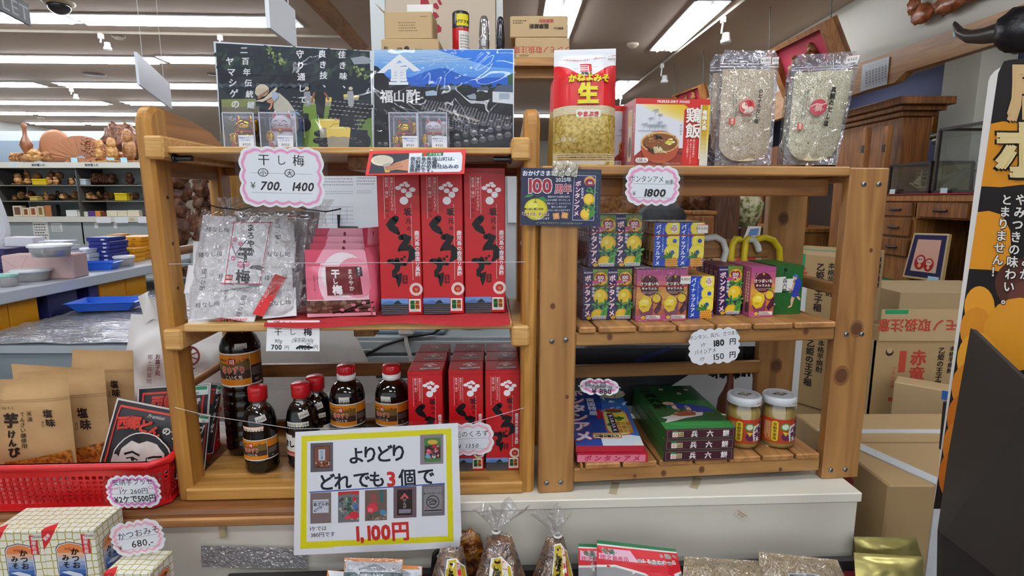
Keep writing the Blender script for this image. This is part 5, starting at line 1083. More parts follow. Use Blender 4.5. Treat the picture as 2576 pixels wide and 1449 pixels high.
# ---- miso bag
def soft(fr, name, label, cat, cs, depth, z, bulge, mt, part, group=None, wr=.0015, nu=18, nv=22, seal=.06, both=True):
    ws = [fr.w(*[(u, v, zz_) for u, zz_ in [fr.at(px, py, v)]][0]) for (px, py), v in zip(cs, depth)]
    for p in ws[:2]: p.z = max(p.z, z+.0005)
    loc = (ws[0]+ws[1])/2; loc.z = z; inv = inv_of(loc, fr.a); q = [inv @ p for p in ws]; n = (q[1]-q[0]).cross(q[3]-q[0]).normalized(); n = n if n.y < 0 else -n
    t = thing(name, label, cat, loc, fr.a, group); m = MB(); f = pouch(m, n, q, bulge, mt, nu, nv, seal, wr, len(label) % 7, both); m.build(part, t); return t, f, n, q
t, f, n, q = soft(RF, 'miso_bag', 'tall red and white miso bag with brown miso showing in its window', 'bag', [(1390, 416), (1545, 416), (1549.5, 122), (1394, 126)], [.045, .045, .075, .075], 1.461, .022, mat('d9dadd', .3, bump=.1, bscale=20), 'bag_film')
A = PArt(1360, 100, 4.391, .3); box = (150, 112, 832, 1385); rn = random.Random(8)
A.poly([(150, 740), (832, 740), (832, 1385), (150, 1385)], speckle([(.35, '8f7430'), (.5, 'b39a4e'), (.68, 'c4ae66')], 160, .35, .15)); A.poly([(150, 300), (832, 300), (832, 765), (150, 765)], 'c4161c')
A.poly([(150, 295), (832, 295)]+[(832-682*i/24, 372-72*math.cos(2*math.pi*i/24)) for i in range(25)], 'd9dadd')
A.rect(418, 300, 545, 398, 'b8191f'); [A.rect(418, 318+26*i, 500, 328+26*i, 'e6e2e0') for i in range(3)]; A.rect(503, 318, 512, 398, 'e6e2e0'); A.text('かねよ', 485, 415, 40, INK, .05); A.tiny(350, 350, 400, 362, 1, '6a6a70'); A.tiny(555, 330, 610, 342, 1, '6a6a70')
for i, ch in enumerate('このみそは生きています。だから必要'): A.text(ch, 235+i*27.5+(25 if i > 11 else 0), 225+26*math.sin(math.pi*i/13), 26, 'b83a48', .01)
for x in (357, 605): A.poly([(x-14, 200), (x, 178), (x+14, 200), (x+6, 200), (x+6, 218), (x-6, 218), (x-6, 200)], 'd8a04c')
for i, ch in enumerate('かねよみそ'): A.text(ch, 330+i*90, 475-6*math.sin(i), 96, '9c1016', .07); A.text(ch, 330+i*90, 472-6*math.sin(i), 92, 'e0d010', .05)
A.text('生', 500, 640, 240, '9c1016', .05); A.text('生', 500, 636, 232, 'dcd212', .05); A.text('なま', 505, 738, 26, 'd8a08c')
for i in range(5): A.rect(150, 770+18*i, 832, 782+18*i, 'd4cdb4')
A.rrect(372, 805, 640, 895, 25, 'dcd6c4'); 
for i, ch in enumerate('やまぶき'): A.text(ch, 415+i*60, 858, 62, 'b8202a', .04)
A.text('正味 1kg', 270, 1125, 56, 'e4dcc4', .01); A.text('2026.1.-5', 395, 1305, 40, '3a3220', .02); A.tiny(340, 1250, 440, 1275, 1, '3a3220')
for i in range(5): A.rect(150, 1268+22*i, 832, 1277+22*i, 'd9d2bc')
A.poly([(722, 205), (832, 185), (832, 245), (728, 270)], 'dcd9d4'); A.text('¥850', 782, 232, 40, '3a3a3e', 0, 8); A.line([(722, 207), (832, 187)], 6, 'c04a44')
m = MB(); on_quad(A, f, n, *box, m, 1.2e-4, (24, 28)); m.build('bag_print', t)
m = MB(); a, b, c, d = [V(p) for p in q]; bk = -n*.03
m.hull([tuple(a+n*.0), tuple(a+bk), tuple(a*.25+d*.75), tuple(a*.25+d*.75+bk*.3), tuple(a-V((.008, 0, 0))+bk*.6), tuple(a*.3+d*.7-V((.004, 0, 0))+bk*.3)], ramp([(0, 'a88c48'), (.5, 'a88c48'), (.52, 'b8181e'), (1, 'b8181e')], 2, 0, .2)); m.build('side_gusset', t)
# ---- freeze-dried food boxes
def fd_box(label, u, v, face):
    w, d, h = .1435, .085, .124; t = bpy.data; m = MB(); m.box((-w/2, 0, 0), (w/2, d, h), mat('b4201f', .35), .0008)
    B = Art(.35); B.rect(-d*.85, .005, -d*.2, h*.92, '8f2a26'); B.rect(-d*.5, .01, -d*.22, h*.86, 'c8b890'); B.circ(-d*.36, h*.3, d*.12, '6b4a30', h*.16); B.rect(-d*.48, h*.62, -d*.24, h*.84, 'c89a2c'); B.vtext('FREEZE-DRY FOOD', -d*.72, h*.86, .0055, 'e8d0cc'); B.vtext('奄美大島鶏飯', -d*.93+d*.84, h*.8, .006, 'e8d8d0'); B.emit(m, leftf(-w/2), 6e-5)
    if face:
        A = PArt(1360, 100, 4.391, .3); X0, X1, Y0, Y1 = 1050, 1855, 637, 1385
        A.rect(X0, Y0, X1, Y1, 'c02a22'); A.text('FREEZE-DRY FOOD', 1455, 668, 36, 'f2ece4', .04, gap=.05); A.rect(X0, 700, 1575, Y1, 'd9dce2')
        for i in range(10): A.poly([(X0, 700+i*22), (X0+90+i*0, 700+i*22), (1575, 860+i*10), (1575, 700), (X0, 700)] if i == 0 else [(X0+i*52, 700), (1575, 700), (1575, 910-i*18), (X0+i*52+120, 780-i*4)], ('e8dcae', 'e6d89c', 'e4d28a', 'e4cd78', 'e3c866', 'e2c354', 'e2bf46', 'e1bb38', 'e0b62c', 'dfb222')[i])
        for x, y, s in ((1265, 760, 44), (1312, 810, 38), (1215, 850, 40), (1150, 915, 55), (1212, 930, 52), (1275, 925, 48), (1310, 895, 46), (1350, 930, 50)):
            A.line([(x, y), (x-s*.1, y+s*.9), (x-s*.3, 985)], s*.09, 'a7adb6')
            for k in range(9): qk = R(-200+26*k*1.0+20); A.line([(x, y), (x+s*.5*math.cos(qk), y-s*.45*math.sin(qk)), (x+s*.9*math.cos(qk), y-s*.5*math.sin(qk)+s*.3)], [s*.14, s*.12, s*.02], 'a2a9b3')
        A.rect(1080, 985, 1400, 995, 'b4bac2'); A.rect(1100, 830, 1120, 832, 'b0b6bf')
        A.poly([(1050, 1270), (1150, 1180), (1575, 1180), (1575, 1385), (1050, 1385)], '8a3220'); A.poly([(1440, 1180), (1575, 1230), (1575, 1260), (1430, 1210)], '5a2a20')
        A.circ(1322, 1170, 205, 'b05a34', 180, n=30); A.poly([(1120, 1100), (1528, 1100), (1510, 1230), (1440, 1320), (1200, 1320), (1130, 1230)], 'a34c2c'); A.circ(1322, 1118, 208, 'd0a86a', 118, n=32); A.circ(1322, 1122, 192, '7a4a24', 102, n=32)
        for k in range(70): A.circ(1322+rn.uniform(-165, 165), 1120+rn.uniform(-80, 80), rn.uniform(5, 14), rn.choice(['5a3a1c', '8a6a34', '3c6a2c', 'c8a860', 'b03a2c']), rn.uniform(3, 8), n=6)
        for k in range(7): A.line([(1150+k*14, 1150+k*8), (1190+k*12, 1170+k*8), (1200+k*10, 1215+k*5)], 12, ('3a2214', '5c3820')[k % 2])
        for k in range(26): A.line([(1240+rn.uniform(0, 120), 1160+rn.uniform(0, 60)), (1300+rn.uniform(-30, 60), 1170+rn.uniform(0, 50)), (1290+rn.uniform(-40, 120), 1180+rn.uniform(0, 60))], 7, rn.choice(['eadfb8', 'd8c894', 'f2ead0']))
        for k in range(12): A.circ(1410+rn.uniform(-60, 60), 1105+rn.uniform(-25, 35), 18, rn.choice(['e2d070', 'd4bc4c', 'ece094']), 12, n=8)
        for k in range(6): A.circ(1290+rn.uniform(-30, 60), 1060+rn.uniform(-20, 20), 20, '1d1410', 10, n=8)
        A.vtext('けいはん', 1548, 912, 30, '3a4046', .01); A.text('※写真はイメージです', 1462, 1352, 20, 'e0c8b4')
        A.rrect(1062, 1290, 1200, 1345, 26, 'eae6e2'); A.text('5袋入', 1132, 1318, 46, '5a1a1a', .01)
        for ch, y in (('鶏', 815), ('飯', 985)): A.text(ch, 1680, y, 176, '7a1410', .034); A.text(ch, 1680, y, 174, 'f4efe6', .02)
        for x, tx in ((1698, '郷土の味を手軽に'), (1664, '楽しめるフリーズドライ'), (1630, 'タイプの鶏飯です。')): A.vtext(tx, x, 1080, 25, 'f0dcd4', .01, 1.0)
        A.rect(1762, 700, 1830, Y1, 'b8921c'); [A.rect(1762, 1000+48*i, 1830, Y1, ('bf9c34', 'c6a850', 'cdb46c', 'd2bf86', 'd6c89e', 'd8cfb2', 'd9d4c4', 'dad8d0')[i]) for i in range(8)]; A.rect(1748, 700, 1763, 1300, 'dcd4c0'); A.rect(1830, 700, X1, Y1, 'e2c22c'); [A.rect(1830, 1000+48*i, X1, Y1, ('e3c84a', 'e3cd64', 'e2d280', 'e2d698', 'e0d9b0', 'dfdac4', 'dedad0', 'dddbd6')[i]) for i in range(8)]
        A.vtext('奄美大島', 1798, 755, 56, 'f2ecd8', .04, 1.0)
        A.emit(m, lambda x, y, k: ((x-X0)/(X1-X0)*w-w/2, -k, h*(1-(-y-Y0)/(Y1-Y0))), 5e-5)
    o = m.build('freeze_dried_food_box', None, RF.w(u, v, 1.461), RF.a); tag(o, label, 'box', 'freeze-dried chicken rice boxes'); return o
fd_box('red freeze-dried chicken rice box with its bowl picture in full view', .217, .03, True)
fd_box('red freeze-dried chicken rice box tucked behind the front one, side showing', .2, .118, True)
# ---- salt pouches
FL = {1: speckle([(.33, '8a6c50'), (.41, 'd2bd9c'), (.55, 'e2d3b6'), (.7, 'ece2cc')], 560, .6, .2, 3), 2: speckle([(.33, '8a7c54'), (.41, 'cdc39c'), (.55, 'dcd5b6'), (.7, 'eae6d0')], 440, .6, .2, 3)}
def salt(label, cs, depth, kind, full, box):
    ws = [RF.w(u, v, z_) for (p, v) in zip(cs, depth) for u, z_ in [RF.at(p[0], p[1], v)]]
    loc = (ws[0]+ws[1])/2; loc.z = 1.461; inv = inv_of(loc, RF.a); q = [inv @ p for p in ws]; n = (q[1]-q[0]).cross(q[3]-q[0]).normalized(); n = n if n.y < 0 else -n
    t = thing('salt_pouch', label, 'pouch', loc, RF.a, 'clear pouches of flavoured salt'); bl, br, tr, tl = q
    def P(a, b): return bl*(1-a)*(1-b)+br*a*(1-b)+tr*a*b+tl*(1-a)*b
    def g(a, b):
        lo = .03+.10*(2*a-1)**4+.03*(2*a-1)**2; bb = lo+(.83-lo)*b; aa = .055+.89*a
        k = max(0, math.sin(math.pi*min(1, max(0, a))))**.6*max(0, math.sin(math.pi*min(1, b*.93+.04)))**.5
        return P(aa, bb)+n*(.013*k+.0018*noise.noise(V((a*5, b*6, kind))))
    m = MB(); m.grid(g, 22, 26, FL[kind]); m.grid(lambda a, b: g(a, b)*1-n*(.002+.016*math.sin(math.pi*a)*math.sin(math.pi*min(1, b*.93+.04))), 14, 14, FL[kind]); m.build('salt_filling', t)
    # clear film with clipped top corners
    m = MB(); fl = film('f6f6f8', .94, .8, 26, .07, 1.15, edge=.4); cv = lambda a, b: P(a, b)+n*(.0185*max(0, math.sin(math.pi*a))**.6*max(0, math.sin(math.pi*min(1, max(0, (b-.02)/.84))))**.6+.0016*noise.noise(V((a*9, b*8, kind+.5)))+.0005)
    m.grid(lambda a, b: cv((a-.5)*(1-max(0, b-.93)*2.2)+.5, b), 30, 34, fl); m.grid(lambda a, b: P((a-.5)*(1-max(0, b-.93)*2.2)+.5, b)-n*.004*math.sin(math.pi*a), 8, 12, film('dcdce4', .8, .3, 30, .1, haze=.18)); m.build('clear_film', t)
    m = MB(); mw = film('e8e8ee', .6, .2, 40, .15, haze=.3); m.grid(lambda a, b: P(a, .845+.012*b)+n*.002, 10, 1, mw); m.grid(lambda a, b: P(a, .872+.006*b)+n*.002, 10, 1, mw); m.build('zip_seal', t)
    if full: 
        A = full(); m = MB(); on_quad(A, cv, n, *box, m, 1e-4, (40, 40), .0006); m.build('pouch_print', t)
    return t
def s1():
    A = PArt(1750, 100, 3.814, .4)
    for i, ch in enumerate('のどぐろだし塩'): A.text(ch, 610-i*5.5, 515+i*48, 44, INK, .02, -6)
    A.vtext('のどぐろを使用した風味豊かな', 383, 512, 18, '3a3430', .0, 1.0); A.vtext('深い味わいのお塩に仕上げた', 358, 512, 18, '3a3430', .0, 1.0)
    A.circ(482, 665, 73, 'ad2a30', n=30); A.ring(482, 665, 64, 67, 'd8c8b8'); A.circ(455, 655, 26, 'd4c4ae', 32); A.circ(515, 690, 22, 'd4c4ae', 26); A.text('喉', 487, 640, 60, 'ad2a30', .02); A.text('黒', 482, 698, 66, 'e4d8c8', .02); A.text('NODOGURO', 480, 752, 16, 'ad2a30', .02); A.rect(328, 770, 383, 828, 'c0483c'); A.vtext('鹿児', 356, 772, 26, 'e8d0c0', .02)
    for x in (672, 783): A.poly([(x-50, 165), (x+50, 155), (x+48, 222), (x-48, 230)], 'dcd8d2'); A.line([(x-50, 166), (x+50, 156)], 5, 'c06a5c'); A.text('¥580', x, 194, 38, '3a3a3e', .0, 3)
    return A
def s2():
    A = PArt(1750, 100, 3.814, .4)
    for i, ch in enumerate('真鯛のだし塩'): A.text(ch, 1338-i*7, 505+i*65, 56 if i != 1 else 64, INK, .03, -5)
    A.vtext('真鯛をまるごと使い旨みたっぷり', 1085, 488, 20, '3a3430', .0, 1.0, rot=-3); A.vtext('素材を活かした深い味わいです。', 1058, 490, 20, '3a3430', .0, 1.0, rot=-3)
    A.circ(1196, 675, 84, '9c2c38', 80, n=30); A.line([(1120, 660), (1170, 640), (1230, 650), (1270, 640)], 10, 'c8b0a4'); A.line([(1140, 690), (1200, 680), (1250, 700)], 6, 'b8948c'); A.text('鯛', 1196, 680, 70, 'c89c94', .03); A.text('TAI', 1188, 752, 20, '9c2c38', .02); A.rect(1015, 815, 1068, 875, 'c0483c'); A.vtext('鹿児', 1042, 817, 27, 'e8d0c0', .02)
    A.poly([(1455, 168), (1578, 155), (1572, 225), (1450, 240)], 'dcd8d2'); A.line([(1455, 169), (1578, 157)], 5, 'c06a5c'); A.text('¥560', 1513, 198, 44, '3a3a3e', .0, 5); return A
Zs = lambda x, y: (1750+x/3.814, 100+y/3.814)
salt('clear pouch of rosy salt flakes with a round red seal, frontmost of its pair', [Zs(180, 1205), Zs(722, 1200), Zs(805, 100), Zs(238, 95)], [.05, .05, .08, .08], 1, s1, (240, 95, 800, 1200))
salt('clear pouch of rosy salt flakes peeking out behind the front left one', [Zs(110, 1200), Zs(600, 1200), Zs(720, 120), Zs(140, 140)], [.085, .085, .11, .11], 1, None, None)
salt('clear pouch of greenish salt flakes with a round dark red seal, leaning right', [Zs(835, 1198), Zs(1355, 1198), Zs(1592, 105), Zs(930, 145)], [.05, .05, .085, .085], 2, s2, (930, 120, 1590, 1198))
salt('clear pouch of greenish salt flakes behind the leaning one, left edge showing', [Zs(775, 1198), Zs(1250, 1198), Zs(1450, 180), Zs(880, 260)], [.088, .088, .12, .12], 2, None, None)
# ---- blue sign and price cards
A = PArt(1290, 400, 4.829)
A.poly([(108, 105), (1078, 130), (1048, 820), (92, 800)], '1d2547'); A.text('おかげさまで', 325, 172, 70, 'e6e8f0', .03); A.text('100', 318, 318, 235, 'e8e0e6', .06, sx=.98); A.text('100', 318, 318, 232, '9c2230', .03, sx=.98); A.text('2025年', 617, 250, 66, 'e6e8f0', .02, sx=.95); A.text('周年', 612, 362, 122, 'e8e0e6', .06, sx=.85); A.text('周年', 612, 362, 120, 'a82430', .02, sx=.85)
A.circ(280, 610, 143, 'b8ac24', 132, n=30); A.circ(272, 600, 128, 'd8cc2c', 116, n=28); A.circ(240, 560, 60, 'e4dc60', 46); A.poly([(135, 470), (180, 430), (262, 428), (220, 460)], '3c8a44'); A.poly([(310, 470), (370, 455), (425, 500), (415, 522), (340, 500)], '2f7a3c'); A.line([(275, 500), (285, 460), (305, 440)], 7, '4a5a3c')
for i in range(5): A.line([(275, 510), (250+12*i, 535)], 4, '3a5a2c')
for i, tx in enumerate(('南国の灯りの太陽を浴びた', '大きな果実「ボンタン」の', '甘酸っぱくて、もちもちとした', '懐かしい味わいが', 'お口いっぱいに広がります')): A.text(tx, 560, 458+41*i, 27 if i != 2 else 25, 'd8dce8', .01, sx=.85)
A.text('甘酸っぱい思い出を', 240, 607, 30, '1c2a4a', .03); A.text('「ときどき、ずっと」', 275, 668, 47, 'f0eef0', .06, sx=.78); A.text('「ときどき、ずっと」', 275, 668, 46, '8a2438', .02, sx=.78); A.text('お届けします', 362, 722, 28, 'e0e2ec', .02)
A.rect(488, 655, 565, 732, 'd08a4c', 8); A.rect(592, 648, 670, 722, 'd08a4c', -8); A.rect(505, 668, 552, 712, 'e0a86c', 8); A.rect(606, 662, 655, 708, 'e0a86c', -8)
A.poly([(745, 195), (1010, 203), (985, 748), (722, 745)], 'c9d2e6'); A.poly([(750, 201), (1004, 209), (979, 742), (728, 739)], '2a2350')
for i, ch in enumerate('ボンタンアメ'): A.text(ch, 795-i*5, 300+72*i, 72, 'b83a62', .05); A.text(ch, 795-i*5, 300+72*i, 70, 'f0ecf0', .02)
A.circ(935, 270, 68, 'd8b028', 60); A.circ(935, 285, 55, '8a1a34', 45); A.text('100', 938, 290, 40, 'f0e8e8', .03); A.text('おかげさまで', 935, 235, 18, 'd87a8a', .03); A.circ(925, 490, 68, 'dcae20', 72, n=22); A.circ(918, 482, 50, 'ecc83c', 52); A.circ(890, 670, 72, 'dcae20', 70, n=22); A.circ(884, 662, 52, 'ecc83c', 48); A.vtext('南国特産', 845, 345, 32, 'd8dcec', .02, 1.1)
for x, y, r in ((930, 380, 26), (985, 400, 22), (890, 585, 28), (965, 570, 26), (960, 640, 30)): leafy(A, x, y, r)
A.poly([(935, 640), (995, 590), (985, 690), (915, 735)], '3f8a38')
A.text('鹿児島で生れたボンタンアメ', 905, 170, 32, '4f7a58', .0, sx=.72); A.vtext('スープや アフターになりました', 1034, 245, 30, '5a8a64', .0, 1.05, sx=.8, rot=-1); A.text('※アメを包んであるオブラートはそのまま食べられます', 565, 778, 27, 'a8b07c', .0, rot=-1, sx=.85)
sheet_px('anniversary_sign', 'navy blue citrus candy anniversary sign taped at the left end of the top rail', 'sign', [(1312, 422), (1513, 427), (1507, 570), (1309, 566)], A, [-.004, -.004, -.006, -.006], base='1d2547', lam=.001, fr=RF, dz=5e-5)
for px, l in ((1405, 'left clear tape piece holding the navy sign to the rail'), (1438, 'right clear tape piece holding the navy sign to the rail')):
    u, z = RF.at(px, 424, -.0075); m = MB(); m.box((-.0115, -.0002, -.014), (.0115, .0002, .012), film('f0ecd8', .75, .4, 50, .1, haze=.15)); o = m.build('tape_piece', None, RF.w(u, -.0085, z), RF.a); o.rotation_euler.y = R(8); tag(o, l, 'tape')
def d3(A, w, h):
    A.text('ボンタンアメ', -.012, h*.16, .0135, INK, .0, sx=.8); A.text('10束', .031, h*.1, .009, INK, .012); rule(A, w, h*.04); A.text('¥', -.034, -h*.2, .011, INK); A.text('1800', .004, -h*.17, .019, INK, .03, skew=.15, sx=1.2); rule(A, w, -h*.3)
card('pink scalloped price card hung from the top rail of the right rack', RF, 1642, 467, -.010, .103, .073, -1, d3)
def d4(A, w, h):
    A.text('ボンタン、兵六、さつま芋', .0, h*.31, .0098, INK, .0, 3, sx=.85); A.text('1ケ', -.022, h*.06, .010, INK, .0, 3, sx=.8); A.text('180', .008, h*.09, .0175, INK, .03, 3); A.text('円', .037, h*.1, .014, INK, .02); A.text('パインアメ', -.018, -h*.12, .011, INK, .005, 4, sx=.8); A.text('1ケ', -.024, -h*.33, .010, INK, .0, 3, sx=.8); A.text('150', .008, -h*.29, .018, INK, .01, 3); A.text('円', .037, -h*.27, .014, INK, .02)
card('white scalloped price card with two prices on the middle rail of the right rack', RF, 1797, 871, -.012, .104, .072, 3, d4, None)

# ---- bottom shelf of the right rack
def flat_box(name, label, cat, fl_, fr2, br, bl, z0, z1, mt, fr=RF, group=None, fA=None, tA=None, lA=None, z1b=None):
    """box lying down, plan corners in the rack's own measure"""
    o = fr.w((fl_[0]+fr2[0])/2, (fl_[1]+fr2[1])/2, z0); inv = inv_of(o, fr.a); zb = z1b or z1
    P = lambda c, z: inv @ fr.w(c[0], c[1], z); m = MB(); lo = z0 if not z1b else z0
    m.hull([tuple(P(c, z)) for c, z in ((fl_, z0), (fr2, z0), (br, z0+(zb-z1)), (bl, z0+(zb-z1)), (fl_, z1), (fr2, z1), (br, zb), (bl, zb))], mt)
    if fA: A, W, H = fA; A.emit(m, quadmap(P(fl_, z0), P(fr2, z0), P(fr2, z1), P(fl_, z1), W, H), 6e-5)
    if tA: A, W, H = tA; A.emit(m, quadmap(P(fl_, z1), P(fr2, z1), P(br, zb), P(bl, zb), W, H), 5e-5)
    if lA: A, W, H = lA; A.emit(m, quadmap(P(bl, z0), P(fl_, z0), P(fl_, z1), P(bl, zb), W, H), 6e-5)
    return tag(m.build(name, None, o, fr.a), label, cat, group)
def gtop():
    A = Art(.25); A.rect(0, 0, 100, 190, '1c4a22'); rn = random.Random(9)
    A.poly([(0, 100), (30, 110), (60, 105), (100, 120), (100, 60), (0, 40)], '23582a'); A.poly([(40, 100), (70, 118), (100, 112), (100, 70), (50, 70)], '2b6a34'); A.rect(0, 0, 100, 26, '2d7a38'); A.circ(50, 20, 40, '338a40', 9)
    A.poly([(6, 44), (22, 52), (34, 64), (60, 66), (84, 84), (70, 50), (40, 40), (22, 30), (6, 24), (14, 38)], 'd8d2c8'); A.poly([(24, 56), (50, 70), (64, 64), (60, 50), (36, 48)], '9c4a30'); A.poly([(56, 80), (70, 86), (86, 74), (66, 62)], '8a2c28')
    A.poly([(26, 98), (40, 106), (70, 96), (90, 84), (96, 66), (70, 62), (54, 76), (38, 84)], '2a3a8c'); A.circ(34, 104, 9, 'd0b49c', 7); A.line([(40, 96), (38, 84), (40, 74)], 7, 'd8b49c'); A.line([(58, 88), (58, 76), (56, 68)], 7, 'd8b49c'); A.circ(40, 112, 5, '1a1a22', 3)
    for x, y in ((42, 172), (66, 150), (84, 168)): A.circ(x, y, 4, 'c8b0a8', 5, n=8); A.circ(x, y, 2, 'b06a6a', 3, n=6)
    for i, ch in enumerate('兵六餅'): A.text(ch, 15+i*1, 142-25*i, 21, '0e0e10', .035)
    A.text('元祖', 14, 164, 9, '0e0e10', .03); A.circ(16, 178, 8, '16301a', 6); return A, 100, 190
def gfront():
    A = Art(.3); A.rect(0, 0, 144, 22, '3d1a24'); A.rect(4, 2, 140, 20, '8a7a78'); A.rect(4.6, 2.6, 139.4, 19.4, '3d1a24'); A.rect(14, 5, 25, 18, 'e2ddd0'); A.rect(14, 15, 25, 18, '3a8a4c'); A.ring(19.5, 10, 2.2, 3.2, 'c0303c'); A.rect(26, 5.5, 37, 16, 'cdb88c'); A.text('玉島', 31.5, 13, 4.4, '5a4a30', .02); A.text('特産', 31.5, 8.4, 4.4, '5a4a30', .02)
    for x, ch in ((59, '兵'), (91, '六'), (124, '餅')): A.text(ch, x, 11, 14, 'e6e2de', .03)
    return A, 144, 22
for i, (du, l) in enumerate(((0, 'bottom green box of the rice candy stack with a maroon edge'), (.001, 'middle green box of the rice candy stack with a maroon edge'), (.003, 'topmost green box of the rice candy stack, its fighting fox picture in view'))):
    z = .8807+.0222*i; flat_box('rice_candy_gift_box', l, 'box', (.2145+du, -.008+du), (.3585+du, -.012+du), (.373+du, .245), (.2305+du, .249), z, z+.0219, mat('24602a', .3), group='stack of green gift boxes', fA=gfront(), tA=gtop() if i == 2 else None)
def btop():
    A = Art(.25); A.rect(0, 0, 100, 185, '24408c'); A.poly([(48, 0), (100, 0), (100, 185), (60, 185)], '3a62a8'); rn = random.Random(12)
    A.circ(80, 168, 26, 'd8cfa0', 18); A.poly([(40, 0), (100, 0), (100, 26), (70, 34), (40, 20)], 'cfd9e2')
    for i in range(16): x, y = rn.uniform(50, 98), rn.uniform(70, 180); A.poly([(x, y), (x+rn.uniform(4, 12), y+rn.uniform(-5, 9)), (x+rn.uniform(-3, 6), y-rn.uniform(4, 16))], rn.choice(['a9cde6', '7aaed8', 'd4e6f0', '5a90c8']))
    A.rrect(52, 28, 94, 112, 18, 'c84a3c'); A.rrect(54, 30, 92, 110, 17, 'c8c478')
    for i in range(14): A.circ(rn.uniform(58, 88), rn.uniform(60, 96), rn.uniform(4, 7), rn.choice(['d8c030', '4f8a3c', '3a6a34', 'e4d040']), n=8)
    A.circ(73, 104, 15, '6b4a24', 6); A.rect(60, 36, 70, 96, '2a2040'); A.vtext('ボンタンアメ', 65, 92, 8, 'e8e0e0', .03, 1.1)
    for i in range(3):
        for j in range(3): A.rect(70+8*i, 36+11*j, 77+8*i, 46+11*j, ('b07a34', 'c48f48')[(i+j) % 2])
    A.rrect(28, 20, 72, 36, 3, 'c84a3c'); A.rrect(29, 21, 71, 35, 3, 'dcc28c'); A.text('大正生まれのロングセラー', 50, 31.5, 4, '2a2a2a', .02, sx=.9); A.text('小箱10個入り', 50, 25.5, 6.4, '1c1c22', .05)
    for i, ch in enumerate('ボンタンアメ'): A.text(ch, 14, 172-29*i, 30, 'c85a4c', .06); A.text(ch, 14, 172-29*i, 29, 'd8dff0', .025)
    A.vtext('南国特産', 38, 152, 15, 'dce4f2', .02); A.rect(88, 0, 100, 12, 'dcdad4'); return A, 100, 185
def bfront(): A = Art(.3); A.rect(0, 0, 145, 20, 'd8788c'); A.rect(0, 17, 145, 20, 'a81c30'); [A.text(ch, 22+20*i, 9, 15, 'a82a44', .03, skew=.15) for i, ch in enumerate('ボンタンアメ')]; A.rect(140, 0, 145, 20, 'b01c30'); return A, 145, 20
flat_box('citrus_candy_gift_box', 'pink fronted flat citrus candy box lying at the left end of the bottom shelf', 'box', (.042, .006), (.183, -.006), (.197, .23), (.062, .24), .8807, .8985, mat('a81c30', .3), fA=bfront())
flat_box('citrus_candy_gift_box', 'blue topped flat citrus candy box lying on the pink one', 'box', (.040, .012), (.176, .0), (.205, .27), (.075, .28), .8995, .9125, mat('a81c30', .3), tA=btop(), z1b=.934)
def d5(A, w, h):
    A.text('ぼんたんあめ', 0, h*.32, .0075, 'a02a5a', .01); A.text('兵六餅', -.008, h*.14, .013, INK, .005, sx=1.2); A.text('小箱10個 1個', .004, -h*.06, .008, INK, .0); A.text('¥ 880', .004, -h*.26, .0135, INK, .025, sx=1.2)
card('pink price card lying against the blue citrus candy box', RF, 1508, 973, .035, .088, .035, -4, d5, ('e07ab4', 'f2bcd8'), -35, 3, 2, .002)
